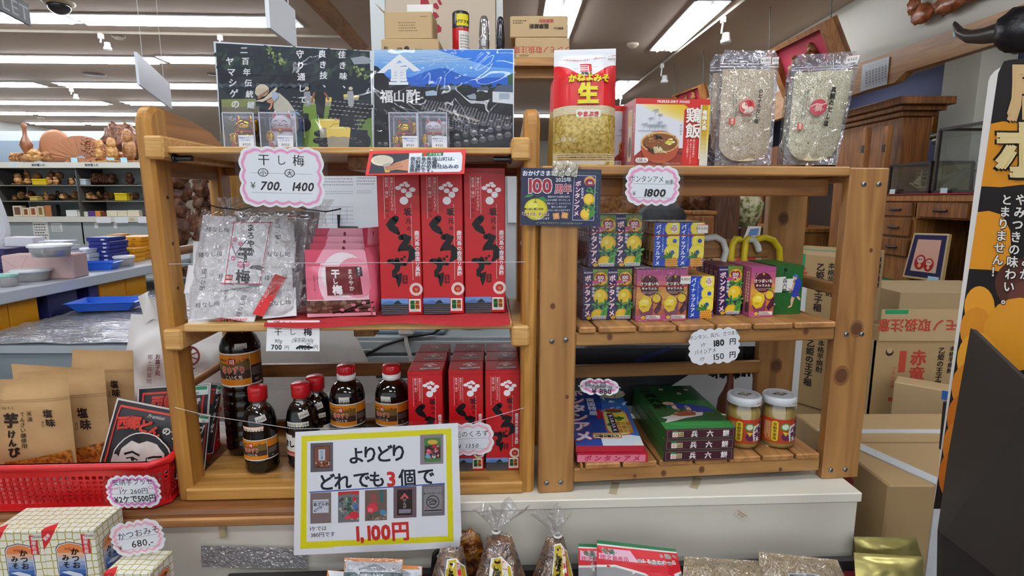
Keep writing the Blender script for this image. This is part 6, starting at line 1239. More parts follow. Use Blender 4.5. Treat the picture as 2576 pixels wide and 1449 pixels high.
def jar(label, px, u, v):
    t = FT(RF, 'butter_spread_jar', label, 'jar', u, v, .8807, 0, 'jars of sweet potato butter'); r = .0345; gl = film('fffaf0', .86, 0, 5, .04)
    m = MB(); m.lathe([(0, .003), (r*.9, .003), (r*.96, .008), (r*.96, .078), (r*.86, .084), (0, .084)], mat('c4ae62', .35, bump=.05, bscale=40, var=.05), 30); m.build('spread', t)
    m = MB(); m.lathe([(0, 0), (r*.92, 0), (r, .007), (r, .080), (r*.9, .090), (r*.88, .098)], gl, 34); m.build('glass', t)
    m = MB(); m.lathe([(r*.96, .094), (r*1.0, .095), (r*1.0, .108), (r*.93, .1115), (r*.9, .1105), (0, .1105)], mat('d4d8dc', .3), 34)
    A = Art(.3); A.circ(0, 0, r*.86, 'c4c8cc', n=30); A.ring(0, 0, r*.66, r*.76, 'b0b5ba', 30)
    for k in range(26): A.rect(r*.71*math.cos(k*.2417)-.0008, r*.71*math.sin(k*.2417)-.0008, r*.71*math.cos(k*.2417)+.0008, r*.71*math.sin(k*.2417)+.0008, '8d949a')
    A.poly([(-r*.52, 0), (0, -r*.34), (r*.52, 0), (0, r*.34)], '463a28'); A.text('安納', 0, r*.1, r*.24, 'd8d0bc', .03); A.text('いもや', 0, -r*.12, r*.18, 'd8d0bc', .03); A.emit(m, topf(.1106), 1e-4); m.build('lid', t)
    A = Art(.35); W = .105; H = .052; A.rect(-W/2, 0, W/2, H, 'a8401c'); A.rect(-W/2, H*.9, W/2, H, 'b8301c'); A.rect(-W*.42, .004, -W*.28, H-.006, 'b06a30'); A.tiny(-W*.44, .006, -W*.3, H-.008, 4, 'e8c8a0', True); A.rrect(-.030, .004, -.017, H-.004, .005, 'd8c030'); A.vtext('安納芋使用', -.0235, H-.007, .0075, '6a3a1c', .02)
    A.circ(-.003, H*.70, .010, '4a8a3c', .0085); A.circ(-.003, H*.70, .007, 'd8dcc8', .006); A.circ(-.002, H*.26, .009, '5a2450', .007, rot=-35); A.poly([(-.008, H*.5), (-.002, H*.3), (.004, H*.45)], 'd8c030'); A.poly([(.008, .003), (.034, .008), (.030, H-.006), (.006, H-.014), (.004, H*.4)], 'e2dcd4')
    for i, ch in enumerate('安納芋'): A.text(ch, .026-.001*i, H*.80-.0135*i, .0135, '5a1c44', .04, -6)
    for i, ch in enumerate('バター'): A.text(ch, .0135-.001*i, H*.62-.0125*i, .0125, '5a1c44', .04, 84 if ch == 'ー' else -6)
    m = MB(); A.emit(m, cyl(r+.0004, .014), 8e-5, (.003, 0)); m.build('label', t)
    A = Art(); A.rect(-.010, -.0055, .010, .0055, 'dcd8d2'); A.text('¥700', 0, 0, .0065, '3a3a3e'); m = MB(); A.emit(m, lambda x, y, h: cyl(r*1.0, .1)(x+.016, y, h), 1e-4, (.003, 0)); m.build('price_sticker', t)
jar('jar of sweet potato butter with a white lid, beside the green boxes', 1885, .412, .058)
jar('jar of sweet potato butter with a white lid, nearest the right post', 1980, .487, .052)
# ================================================================ left of the racks: basket goods
ORD = ('first', 'second', 'third', 'fourth', 'fifth', 'sixth', 'seventh', 'eighth', 'ninth', 'tenth', 'eleventh', 'twelfth', 'thirteenth', 'fourteenth', 'fifteenth', 'sixteenth', 'seventeenth', 'eighteenth', 'nineteenth', 'twentieth', 'twenty-first', 'twenty-second', 'twenty-third', 'twenty-fourth', 'twenty-fifth', 'twenty-sixth')
bk = mat('c4181c', .35); t = FT(LF, 'plastic_basket', 'red perforated plastic basket of snack pouches at the left end of the counter', 'basket', 0, 0, .821)
B0 = [(-.79, -.03), (-.375, -.03), (-.352, -.008), (-.378, .25), (-.80, .25)]   # plan of the rim
def wall(m, a, b, h, n):
    a, b = V((*a, 0)), V((*b, 0)); d = b-a; L = d.length; u = d.normalized(); nn = V((u.y, -u.x, 0)); fl = -nn*.010
    F = lambda s, z: a+u*s+fl*(1-z/h)+V((0, 0, z))
    def bar(s0, s1, z0, z1): m.hull([tuple(F(s, z)+nn*k) for s in (s0, s1) for z in (z0, z1) for k in (-.0012, .0012)], bk)
    bar(0, L, 0, .012); bar(0, L, h-.018, h)
    for k in range(1, 6): z = .012+(h-.03)*k/6; bar(0, L, z-.0018, z+.0018)
    for k in range(n+1): s = L*k/n; bar(max(0, s-.0022), min(L, s+.0022), .012, h-.018)
for i, n in ((0, 34), (1, 3), (2, 20), (3, 26), (4, 20)):
    m = MB(); wall(m, B0[i], B0[(i+1) % 5], .085, n); m.build('lattice_wall', t)
m = MB(); m.tube([(x, y, .087) for x, y in B0+[B0[0], B0[1]]], .0075, bk, 10); m.build('rim', t)
m = MB(); m.hull([(x*.985-.006, y, z) for x, y in B0 for z in (.001, .004)], bk); m.build('base', t)
KR = mat('b48f5f', .75, bump=.25, bscale=25, var=.06); chips = speckle([(.3, '5a2c10'), (.45, '9c5c1c'), (.58, 'c47f2c'), (.7, '7c3c14')], 90, .3, .6, 3)
def kraft(label, cs, depth, box, wy=1.0, win=True):
    t, f, n, q = soft(LF, 'kraft_pouch', label, 'pouch', cs, depth, .826, .016, KR, 'paper_body', 'kraft pouches of sweet potato sticks', .003)
    A = PArt(*box[4], .6); x0, y0, x1, y1 = box[:4]; w = x1-x0; X = lambda a: x0+w*a; Y = lambda b: y0+w*b; ink = '2b1a12'
    for b in (.27, .295): A.rect(x0, Y(b), x1, Y(b)+w*.008, '9c794c')
    A.text('2025. 9. 5', X(.22), Y(.375), w*.045, '4a3a3a')
    for i, (ch, s) in enumerate((('芋', .21), ('け', .115), ('ん', .115), ('ぴ', .16))): A.text(ch, X(.27+.006*i), Y((.55, .74, .86, 1.0)[i]), w*s, ink, .04)
    A.vtext('てんさい糖使用', X(.43), Y(.43), w*.072, ink, .01); A.vtext('米油', X(.53), Y(.42), w*.075, ink, .01); A.text('塩', X(.77), Y(.47), w*.12, ink, .03); A.text('味', X(.79), Y(.60), w*.12, ink, .03); A.vtext('きび', X(.69), Y(.57), w*.045, ink)
    if win: A.poly([(X(.12), Y(wy+.15)), (X(.35), Y(wy+.12)), (X(.65), Y(wy+.06)), (X(.97), Y(wy)), (X(.97), Y(wy+.33)), (X(.12), Y(wy+.34))], chips)
    m = MB(); on_quad(A, f, n, x0, y0, x1, y1, m, 2e-4, (w/18, w/18), .0008); m.build('pouch_print', t); return t
Zb = lambda x, y: (x/3.22, 700+y/3.22)
kraft('brown kraft pouch at the far left end of the basket with bold brush letters', [(0, 1192), (196, 1188), (170, 948), (-10, 955)], [.035, .035, .05, .05], (-20, 800, 545, 1560, (0, 700, 3.22)))
kraft('brown kraft pouch behind the front left one, salt flavour lettering showing', [(70, 1185), (285, 1180), (262, 926), (45, 936)], [.09, .085, .12, .12], (155, 730, 840, 1500, (0, 700, 3.22)), .80)
kraft('brown kraft pouch standing tallest behind the other kraft pouches', [(170, 1160), (345, 1160), (334, 882), (182, 880)], [.16, .155, .19, .19], (580, 580, 1085, 1400, (0, 700, 3.22)), 1, False)
t, f, n, q = soft(LF, 'kraft_pouch', 'brown kraft pouch bent open between the others, only its folded top showing', 'pouch', [(60, 1150), (250, 1150), (205, 926), (28, 915)], [.125, .12, .15, .17], .826, .01, KR, 'paper_body', 'kraft pouches of sweet potato sticks')
blk = mat('232124', .5, bump=.2, bscale=20)
def black_pouch(label, cs, depth, face, z=.826):
    t, f, n, q = soft(LF, 'black_snack_pouch', label, 'pouch', cs, depth, z, .010, blk, 'pouch_body', 'black and red cake pouches', .003)
    A = Art(.5); A.rect(0, 0, 1, .012, 'd8d4d0'); A.rect(0, .0, .025, 1, 'cfcac6'); A.rect(0, .975, 1, 1, 'cfcac6'); A.rect(.975, 0, 1, 1, 'cfcac6'); r = 'c03a2a'
    A.rect(.075, .90, .93, .925, r); A.rect(.075, .1, .1, .92, r); A.rect(.90, .1, .925, .92, r)
    if face:
        A.text('Premium', .62, .86, .07, 'c8c4c0', .0, skew=.3, sx=.9)
        for i, ch in enumerate('西郷どん'): A.text(ch, .2+i*.155, .70+.05*math.sin(i*1.0+.5), .17, r, .05, 12-10*i)
        A.text('の', .80, .70, .12, 'd8d4d0', .04); A.text('ブ', .93, .66, .16, 'd8d4d0', .04)
        A.circ(.56, .30, .36, 'd8d4d0', .36, n=26); A.circ(.56, .30, .345, '232124', .345, n=26); A.poly([(.26, .1), (.30, .42), (.40, .53), (.50, .50), (.60, .55), (.74, .52), (.84, .40), (.86, .12), (.84, -.0), (.28, 0)], 'cfc4bc'); A.circ(.245, .25, .05, 'cfc4bc', .09)
        A.poly([(.34, .36), (.44, .40), (.54, .36), (.54, .33), (.44, .37), (.35, .33)], '17151a'); A.poly([(.64, .33), (.72, .36), (.82, .37), (.82, .34), (.72, .33), (.65, .30)], '17151a'); A.line([(.38, .29), (.45, .31), (.52, .28)], .018, '17151a'); A.circ(.46, .285, .025, '17151a', .022); A.line([(.68, .27), (.75, .29), (.81, .27)], .018, '17151a'); A.circ(.75, .265, .024, '17151a', .02); A.line([(.63, .32), (.64, .2), (.62, .12), (.68, .1)], .016, '17151a')
        A.text('ブッセ', .34, .10, .17, r, .05, 10)
    else:
        for i, ch in enumerate('西郷'): A.text(ch, .3+i*.17, .80, .17, r, .05)
        for i, ch in enumerate('ブッセ'): A.text(ch, .80, .74-.17*i, .17, 'd8d4d0', .04)
        A.rect(.62, .86, .97, .97, 'dfe6e2'); A.rect(.64, .92, .95, .96, '2f8a5c'); A.text('¥240', .80, .885, .05, '2a2a2e')
    m = MB(); c = lambda v: min(max(v, 0), 1); A.emit(m, lambda x, y, k: tuple(f(c(x), c(y))+n*(k+.0006)), 2.5e-4, .035); m.build('pouch_print', t); return t
black_pouch('black cake pouch with a drawn face leaning in the red basket, foremost', [(242, 1195), (450, 1205), (470, 1035), (296, 1000)], [.03, .02, .04, .045], True)
black_pouch('black cake pouch behind the left post, turned almost square to the front', [(350, 1190), (520, 1190), (532, 962), (346, 974)], [.13, .13, .16, .16], False)
black_pouch('small black cake pouch low in the basket right of the post', [(440, 1190), (515, 1190), (530, 1042), (460, 1036)], [.075, .08, .10, .10], False)
black_pouch('black cake pouch at the back right of the basket, beside the tall bottle', [(470, 1180), (540, 1180), (560, 965), (528, 962)], [.17, .19, .21, .20], False)
# price cards at the basket
def d6(A, w, h):
    A.text('安納芋ブッセ', .0, h*.30, .0135, INK, .0, 1, sx=.9); A.text('Sweets', -.032, h*.13, .009, 'c8305c', .0, 4, skew=.2); A.text('Cake', .037, h*.13, .009, 'c8305c', .0, 2, skew=.2); A.text('1ケ 260円', .0, h*.02, .0125, INK, .0, 2); rule(A, w, -h*.06); A.text('¥2ケで500円', .002, -h*.21, .0155, INK, .02, 2, sx=.85); rule(A, w, -h*.32)
card('purple edged price card on the front of the red basket', LF, 336, 1237, -.055, .098, .065, 0, d6, ('d884c8', 'eec4e6'), 0, 5, 3)
def d7(A, w, h):
    A.text('かつおみそ', .004, h*.14, .0145, INK, .005, 2); rule(A, w, h*.02); A.text('¥', -.032, -h*.2, .011, INK); A.text('680,-', .006, -h*.15, .0175, INK, .01, 0, skew=.1); rule(A, w, -h*.3)
card('pale pink price card tilted over the net patterned boxes', LF, 346, 1353, -.142, .090, .064, 9, d7, ('f0b4c4', 'f8dce4'), 0, 4, 3)
# net patterned boxes
netm = None
def net_mat():
    m, nt, b = newmat('net_print'); tc = node(nt, 'ShaderNodeTexCoord'); mp = node(nt, 'ShaderNodeMapping'); mp.inputs['Scale'].default_value = (75, 75, 75); link(nt, tc.outputs['Object'], mp.inputs[0])
    v = node(nt, 'ShaderNodeTexVoronoi', feature='DISTANCE_TO_EDGE'); v.inputs['Randomness'].default_value = .25; v.inputs['Scale'].default_value = 1.0; link(nt, mp.outputs[0], v.inputs['Vector'])
    cr = node(nt, 'ShaderNodeValToRGB'); e = cr.color_ramp.elements; e[0].position = .045; e[0].color = lin('a99a3a'); e[1].position = .075; e[1].color = lin('e4e4d4'); link(nt, v.outputs['Distance'], cr.inputs[0]); link(nt, cr.outputs[0], b.inputs['Base Color']); b.inputs['Roughness'].default_value = .4; return m
netm = net_mat()
def emblem(A, cx, cy, s):
    pts = [(-.42, -.5), (.42, -.5), (.46, -.3), (.45, .35), (.36, .47), (0, .54), (-.36, .47), (-.45, .35), (-.46, -.3)]
    A.poly([(cx+x*s, cy+y*s*1.25) for x, y in pts], '1f2f5c'); A.poly([(cx+x*s*.95, cy+y*s*1.2) for x, y in pts], 'e8e4dc'); P = lambda k: [(cx+x*s*.91, cy+y*s*1.16) for x, y in pts]
    A.poly(P(1), 'd8824c')
    for i, c in enumerate(('dcae90', 'b8bcc8', '8fa2c4', '6684b4', '3c62a4', '24468c')): yb = .25-.13*i; A.poly([(cx+x*s*.91, cy+min(y, yb)*s*1.16) for x, y in pts], c)
    A.text('かねよ', cx, cy+.43*s, .12*s, 'c04a24', .03)
    for i, ch in enumerate('かつお'): A.text(ch, cx+.14*s, cy+(.33-.24*i)*s, .26*s, '17171c', .03)
    for i, ch in enumerate('みそ'): A.text(ch, cx-.17*s, cy+(.12-.25*i)*s, .24*s, '17171c', .03)
    A.poly([(cx-.36*s, cy-.38*s), (cx-.1*s, cy-.34*s), (cx+.25*s, cy-.46*s), (cx+.33*s, cy-.54*s), (cx, cy-.53*s)], 'cfd8e4')
def net_box(label, u, v, zt, w, d, h, rz=0):
    m = MB(); m.box((-w/2, 0, 0), (w/2, d, h), netm, .001)
    A = Art(.4); emblem(A, .0, h*.52, w*.62); A.rect(w*.24, h*.63, w*.40, h*.93, 'c03038'); A.vtext('薩摩名産', w*.32, h*.915, h*.068, 'ecdcd8', .02); A.poly([(-w/2, h*.70), (-w*.38, h*.82), (-w*.24, h), (-w/2, h)], 'c8282c'); A.text('薩摩', -w*.41, h*.9, h*.06, 'ecdcd8', .02, 45); A.rect(w*.33, h*.86, w*.5, h*.96, 'd8d6c8'); A.text('¥680', w*.42, h*.91, h*.055, '3a3a3e'); A.emit(m, front(), 8e-5)
    A = Art(.4); A.poly([(-w/2, 0), (-w*.24, 0), (-w*.36, d*.3), (-w/2, d*.12)], 'c8282c'); A.emit(m, topf(h), 8e-5)
    A = Art(.4); emblem(A, d*.5, h*.5, d*.66); A.emit(m, rightf(w/2, 0, 0), 8e-5)
    o = m.build('net_patterned_box', None, LF.w(u, v, zt-h), LF.a+R(rz)); return tag(o, label, 'box', 'net patterned fish miso boxes')
zt = .842
for (x0, x1, y), l in (((-25, 100, 1338), 'net patterned box at the very left edge under the red basket'), ((103, 232, 1335), 'net patterned box with a blue and orange emblem, below the basket')):
    a, v = LF.onz(x0, y, zt); b, _ = LF.onz(x1, y, zt); net_box(l, (a+b)/2, v, zt, b-a-.001, .075, .12)
a, v = LF.onz(262, 1440, .800); net_box('lower net patterned box beneath the tilted pale pink price card', a+.034, v+.002, .796, .076, .06, .081, -3)
# ---- lower product shelf in front of the counter
t = FT(LF, 'lower_product_shelf', 'dark rimmed lower shelf of packets along the foot of the counter front', 'shelf', 0, 0, 0)
m = MB(); m.box((-.95, -.40, .655), (1.05, -.042, .668), mat('5c1418', .4)); m.build('shelf_board', t)['label'] = 'dark red shelf board'
m = MB(); m.box((-.24, -.058, .668), (1.0, -.042, .690), mat('2a2726', .6)); m.build('shelf_rim', t)
m = MB(); m.box((-.93, -.38, .02), (1.03, -.06, .655), mat('6b6158', .6)); m.build('shelf_base', t)
m = MB(); m.box((-.95, -.25, .669), (-.42, -.05, .7145), mat('8a7a60', .7)); tag(m.build('cardboard_riser', None, LF.w(0, 0, 0), LF.a), 'cardboard riser under the net patterned boxes', 'box')
gobo = speckle([(.3, '2c1408'), (.45, '5a3010'), (.55, '8a5a1c'), (.68, '4a2410')], 60, .12, .8, 3, .7)
clr = film('ffffff', .86, .9, 28, .07, 1.1, haze=.03)
def sq(name, label, cat, cs, depth, bulge, mt, part, **k): return soft(LF, name, label, cat, cs, depth, .669, bulge, mt, part, **k)
def gobo_bag(label, cs, depth, lab, neck):
    t, f, n, q = sq('pickled_burdock_bag', label, 'bag', cs, depth, .022, gobo, 'pickle_filling', group='tied bags of pickled burdock', wr=.006, seal=.02)
    m = MB(); m.grid(lambda a, b: f(a, b)+n*(.003+.002*noise.noise(V((a*9, b*9, 1)))), 20, 20, clr)
    if neck:
        (nx, ny), (tx, ty), sp = neck; u, z = LF.at(nx, ny, depth[2]); p = LF.w(u, depth[2], z)-t.location; p.rotate(Euler((0, 0, -LF.a))); u2, z2 = LF.at(tx, ty, depth[2]); up = z2-z; dx = u2-u; top = (q[2]+q[3])/2
        m.grid(lambda a, b: V((p.x+dx*b+(a-.5)*(.010+sp*b*(.6+.4*b)), p.y-.010*math.sin(a*17)*b-.004, p.z+up*b*(1-.25*abs(a-.5)*2+.12*math.sin(a*13)))), 40, 10, film('ffffff', .74, .9, 40, .08, 1.2, haze=.1)); m.grid(lambda a, b: (p+V(((a-.5)*.012, -.004*math.sin(a*9), 0)))*(1-b)+(top+(q[2]-q[3])*(a-.5)*.9+n*.006*math.sin(a*12))*b, 24, 6, film('ffffff', .82, .8, 40, .08, 1.1, haze=.06))
        m.tube([tuple(p+V((.007*math.cos(x), .007*math.sin(x)-.003, 0))) for x in [2*math.pi*i/10 for i in range(11)]], .0022, mat('dcdcd4', .4), 6, False)
    m.build('clear_wrap', t)
    A, bx = lab; m = MB(); on_quad(A, f, n, *bx, m, 1e-4, (60, 60), .006); m.build('label', t); return t
def gl(x0, y0, ro=0):
    A = PArt(1040, 1200, 3.68, .35); A.poly([(x0, y0), (x0+160, y0-10), (x0+275, y0+70), (x0+275, y0+330), (x0, y0+330)], 'e8e6da'); A.poly([(x0+10, y0+10), (x0+155, y0), (x0+155, y0+320), (x0+10, y0+320)], 'b8a01c'); A.poly([(x0+165, y0+20), (x0+215, y0+45), (x0+215, y0+330), (x0+165, y0+330)], 'c82c34'); A.poly([(x0+220, y0+50), (x0+265, y0+80), (x0+265, y0+330), (x0+220, y0+330)], 'b8a01c')
    for i, ch in enumerate('ごぼう漬'): A.text(ch, x0+85, y0+65+88*i, 100, '17140c', .05, -6)
    for i, ch in enumerate('黒酢'): A.text(ch, x0+190, y0+62+58*i, 52, 'f0e8e0', .03)
    A.vtext('くろず', x0+190, y0+160, 34, 'f0e8e0', .02); return A
gobo_bag('tied bag of pickled burdock in the middle, its tall clear ruff highest', [(1180, 1508), (1342, 1508), (1286, 1346), (1226, 1346)], [-.13, -.13, -.085, -.085], (gl(670, 740), (530, 560, 1090, 1130)), ((1248, 1334), (1262, 1258), .10))
gobo_bag('tied bag of pickled burdock nearest the red and green packets', [(1322, 1508), (1455, 1508), (1418, 1350), (1376, 1350)], [-.10, -.10, -.065, -.065], (gl(1240, 625), (1040, 570, 1530, 1130)), ((1402, 1345), (1388, 1272), .075))
gobo_bag('tied bag of pickled burdock just right of the big yellow bordered poster', [(1068, 1512), (1190, 1512), (1165, 1375), (1108, 1378)], [-.12, -.12, -.085, -.085], (gl(270, 760), (100, 680, 560, 1140)), ((1120, 1440), (1124, 1378), .03))
m = MB(); u, z = LF.at(1180, 1385, -.06); m.ball((0, 0, 0), (.03, .012, .05), gobo, 3, .15, 3); tag(m.build('pickle_pack', None, LF.w(u, -.055, z-.01)), 'dark glossy pickle pack peeping from behind the poster corner', 'pack')
def plain_bag(label, cs, depth, mt, art=None, bx=None, name='packet', part='bag_body', wrap=True, cat='packet', group=None, bulge=.012):
    t, f, n, q = sq(name, label, cat, cs, depth, bulge, mt, part, group=group, wr=.002)
    if art: m = MB(); on_quad(art, f, n, *bx, m, 1e-4, (70, 70), .0006); m.build('bag_print', t)
    if wrap: m = MB(); m.grid(lambda a, b: f(a, b)+n*(.003+.0015*noise.noise(V((a*9, b*9, 1)))), 18, 16, clr); m.build('clear_wrap', t)
    return t
def tok(x0, y0, s):
    A = PArt(1040, 1200, 3.68, .35); w = 750*s; X = lambda a: x0+w*a; Y = lambda a: y0+w*a+0
    A.rect(X(0), Y(0), X(1), Y(.045), '1f6a3c'); A.rect(X(0), Y(.045), X(1), Y(.065), 'e4e2de'); A.rect(X(0), Y(.065), X(1), Y(.6), 'c8242c'); A.poly([(X(.02), Y(.09)), (X(.40), Y(.09)), (X(.48), Y(.23)), (X(.02), Y(.23))], 'e4b4c8'); A.text('奄美', X(.13), Y(.125), w*.075, '1f5a38', .02); A.text('徳之島産品', X(.2), Y(.20), w*.068, 'c02c40', .01); A.text('ふるさとの一品', X(.73), Y(.20), w*.064, 'f4eeec', .02)
    A.poly([(X(0), Y(.31)), (X(.2), Y(.28)), (X(.45), Y(.34)), (X(.72), Y(.42)), (X(1), Y(.33)), (X(1), Y(.8)), (X(0), Y(.8))], 'e4e2de'); A.poly([(X(0), Y(.34)), (X(.2), Y(.31)), (X(.45), Y(.37)), (X(.72), Y(.45)), (X(1), Y(.36)), (X(1), Y(.8)), (X(0), Y(.8))], '8f8f8e'); A.poly([(X(.3), Y(.5)), (X(.55), Y(.45)), (X(.8), Y(.55)), (X(.8), Y(.7)), (X(.3), Y(.7))], 'd6d4d0'); A.circ(X(.55), Y(.5), w*.05, '3a7a4c', w*.03); return A
plain_bag('red and green topped island specialty packet, the wider one in front', [(1500, 1508), (1730, 1508), (1700, 1381), (1502, 1358)], [-.14, -.14, -.10, -.10], mat('9a9a98', .3), tok(1695, 575, 1.0), (1695, 575, 2445, 1130), 'island_packet', wrap=False, group='red and green island packets')
plain_bag('red and green topped island specialty packet half hidden behind the wider one', [(1455, 1508), (1650, 1508), (1650, 1376), (1455, 1367)], [-.105, -.105, -.07, -.07], mat('9a9a98', .3), tok(1528, 612, .95), (1528, 612, 2245, 1130), 'island_packet', wrap=False, group='red and green island packets')
flake = speckle([(.3, '9c8260'), (.5, 'bba27c'), (.7, 'd2bc98')], 300, .7, .4, 3)
plain_bag('clear bag of pale brown flakes lying low beside the island packets', [(1712, 1508), (1945, 1508), (1925, 1412), (1722, 1400)], [-.16, -.16, -.10, -.10], flake, None, None, 'flake_bag', 'flakes', group='clear bags of pale flakes')
A = PArt(1640, 1150, 3.578, .3); A.poly([(1170, 1040), (1380, 1030), (1530, 1060), (1660, 1050), (1690, 1110), (1670, 1280), (1180, 1280)], 'dcdee0'); A.poly([(1185, 1052), (1380, 1042), (1530, 1072), (1650, 1062), (1676, 1112), (1660, 1280), (1195, 1280)], '3c4650'); A.poly([(1195, 1062), (1380, 1052), (1530, 1082), (1645, 1074), (1668, 1116), (1650, 1280), (1205, 1280)], 'd2d6d8'); A.text('かつお粉', 1300, 1100, 60, '3a3a3e', .03)
plain_bag('clear bag of pale brown flakes with a white label, standing higher', [(1915, 1508), (2150, 1508), (2105, 1408), (1908, 1388)], [-.15, -.15, -.10, -.10], flake, A, (950, 850, 1720, 1280), 'flake_bag', 'flakes', group='clear bags of pale flakes')
gold = mat('b9ae6a', .3, .8, .15, 12)
for i, (cs, dp, l) in enumerate((([(2150, 1508), (2318, 1508), (2305, 1352), (2148, 1350)], [-.06, -.06, -.045, -.045], 'gold foil pouch at the back of the pair by the cardboard box'), ([(2155, 1508), (2330, 1508), (2318, 1400), (2148, 1390)], [-.13, -.13, -.09, -.09], 'gold foil pouch in front of its twin, crinkled top seal'))):
    t = plain_bag(l, cs, dp, gold, None, None, 'gold_foil_pouch', 'foil_body', False, group='gold foil pouches', bulge=.008); m = MB()
    ws = [LF.w(*(lambda uz: (uz[0], v, uz[1]))(LF.at(px, py, v))) for (px, py), v in zip([(cs[3][0]+2, cs[3][1]+42), (cs[2][0]-2, cs[2][1]+42)], (dp[3]-.006, dp[2]-.006))]; iv = inv_of(t.location, LF.a); m.tube([iv @ w for w in ws], .0016, gold, 6); m.tube([iv @ (w-V((0, 0, .006))) for w in ws], .0016, gold, 6); m.build('zip_seal', t)
def kom(x0, y0, w):
    A = PArt(720, 1050, 3.633, .4); A.rect(x0, y0, x0+w, y0+w*.8, 'd8843c'); A.rect(x0+w*.015, y0+w*.015, x0+w*.985, y0+w*.8, 'd6dae0'); A.poly([(x0+w*.25, y0+w*.22), (x0+w*.42, y0+w*.15), (x0+w*.52, y0+w*.11), (x0+w*.60, y0+w*.14), (x0+w*.75, y0+w*.22)], '9aa2ac'); A.text('Kagoshima Komikan', x0+w*.5, y0+w*.225, w*.052, '6a7078', .01); A.rect(x0, y0+w*.27, x0+w, y0+w*.8, '2c5c60'); A.text('桜島小みかん', x0+w*.5, y0+w*.33, w*.07, 'e8eaea', .02)
    for a, b in ((.2, .06), (.32, .1), (.42, .06), (.9, .07), (.86, .2)):
        for k in range(4): A.circ(x0+w*a+w*.012*math.cos(R(90*k+45)), y0+w*b+w*.012*math.sin(R(90*k+45)), w*.006, '3a3a3e', n=6)
    return A
plain_bag('white and orange edged citrus sweet packet under the yellow bordered poster', [(860, 1512), (1010, 1512), (1014, 1406), (868, 1403)], [-.16, -.16, -.115, -.115], mat('d6dae0', .4), kom(535, 1285, 540), (535, 1285, 1075, 1700), 'citrus_sweet_packet', wrap=True, group='citrus sweet packets')
plain_bag('citrus sweet packet behind, its right edge showing beside the front one', [(960, 1508), (1062, 1508), (1062, 1424), (960, 1420)], [-.12, -.12, -.09, -.09], mat('d6dae0', .4), kom(870, 1355, 370), (870, 1355, 1240, 1700), 'citrus_sweet_packet', wrap=False, group='citrus sweet packets')
plain_bag('citrus sweet packet low at the left, only its corner showing', [(815, 1510), (900, 1510), (900, 1440), (824, 1434)], [-.12, -.12, -.095, -.095], mat('d6dae0', .4), kom(377, 1396, 300), (377, 1396, 680, 1700), 'citrus_sweet_packet', wrap=False, group='citrus sweet packets')
m = MB(); u, z = LF.at(1075, 1420, -.075); m.prism([(-.02, -.07), (.02, -.07), (.02, .012), (.012, .022), (.0, .024), (-.012, .012)], 0, .012, mat('1c1b1c', .2)); tag(m.build('black_tray', None, LF.w(u+.02, -.07, z), LF.a), 'black plastic tray edge between the citrus packets and burdock bags', 'tray')
# ================================================================ far left: carvings, counter of sweets, plastic covered table
def at_y(px, py, Y): return ypt(px, py, Y)
def wb(name, label, cat, x0, yt, x1, yb, z, d, c, group=None, bev=.003, art=None, rz=0, gap=0):
    """upright box: picture left/right/top/bottom of its front, standing at height z"""
    p, q = gpt(x0, yb, z), gpt(x1, yb, z); w = (q-p).length; h = ypt(x0, yt, p.y).z-z; m = MB(); m.box((-w/2, 0, 0), (w/2, d, h-gap), asmat(c), bev)
    if art: A = Art(); art(A, w, h); A.emit(m, front(), 2e-4)
    return tag(m.build(name, None, (p+q)/2, R(rz)), label, cat, group)
def stack(name, labels, cat, x0, yt, x1, yb, z, d, c, group, art=None, rz=0):
    p, q = gpt(x0, yb, z), gpt(x1, yb, z); w = (q-p).length; h = (ypt(x0, yt, p.y).z-z)/len(labels); m = MB(); m.box((-w/2, 0, 0), (w/2, d, h-.001), asmat(c), .003); m.box((-w/2-.001, -.001, h*.66), (w/2+.001, d+.001, h-.002), asmat(c), .002)
    if art: A = Art(); art(A, w, h); A.emit(m, front(-.0012), 2e-4)
    me = m.data(name)
    for i, l in enumerate(labels):
        o = bpy.data.objects.new(name, me); COL.objects.link(o); o.location = (p+q)/2+V((.004*((i*7) % 3-1), .003*((i*5) % 3), h*i)); o.rotation_euler.z = R(rz+((i*13) % 5-2)*.6); tag(o, l, cat, group)
gm = mat('9ea5a4', .5); wm = mat('d2d0c4', .45)
YS = 6.2
t = thing('ornament_shelf_unit', 'grey and white shelf unit of carved ornaments at the back left', 'shelf unit', (-4.8, YS, 0)); tx = lambda px, py: ypt(px, py, YS).x+4.8
m = MB(); m.box((-.88, .42, 0), (.95, .45, 1.80), mat('a3aaa6', .6)); m.build('back_panel', t); m = MB(); m.box((-.8, .02, 0), (.95, .42, 1.14), gm); m.build('base_cabinet', t)
SHZ = [ypt(200, y, YS).z for y in (408, 465, 505, 545)]
for i, z in enumerate(SHZ):
    m = MB(); th = .06 if i in (0, 3) else .012; m.box((-.9, 0 if i in (0, 3) else .04, z-th), (.95, .42, z), wm if i in (0, 3) else mat('6f6a60', .5)); b = m.build('shelf_board', t)
    if i == 0:
        A = Art(); [A.text('彫刻置入れ', x, z-.03, .03, '3a3a4a', .02) for x in (-.36, .22)]; A.rect(-.66, z-.045, -.6, z-.015, 'b9d4dc'); m = MB(); A.emit(m, front(0), 4e-4); m.build('shelf_label', b)
    if i == 3:
        A = Art(); [A.rect(a, z-.07, b_, z-.005, 'e4e8ea', r) for a, b_, r in ((.2, .36, 0), (.4, .55, 1), (.66, .8, -1))]; A.rect(.57, z-.05, .62, z-.015, 'c8b48c'); m = MB(); A.emit(m, front(0), 5e-4); m.build('price_strip', b)
for x in (-.89, .02, .94):
    m = MB(); m.box((x-.008, .02, .9), (x+.008, .42, 1.79), mat('4a4844', .5)); m.build('upright', t)
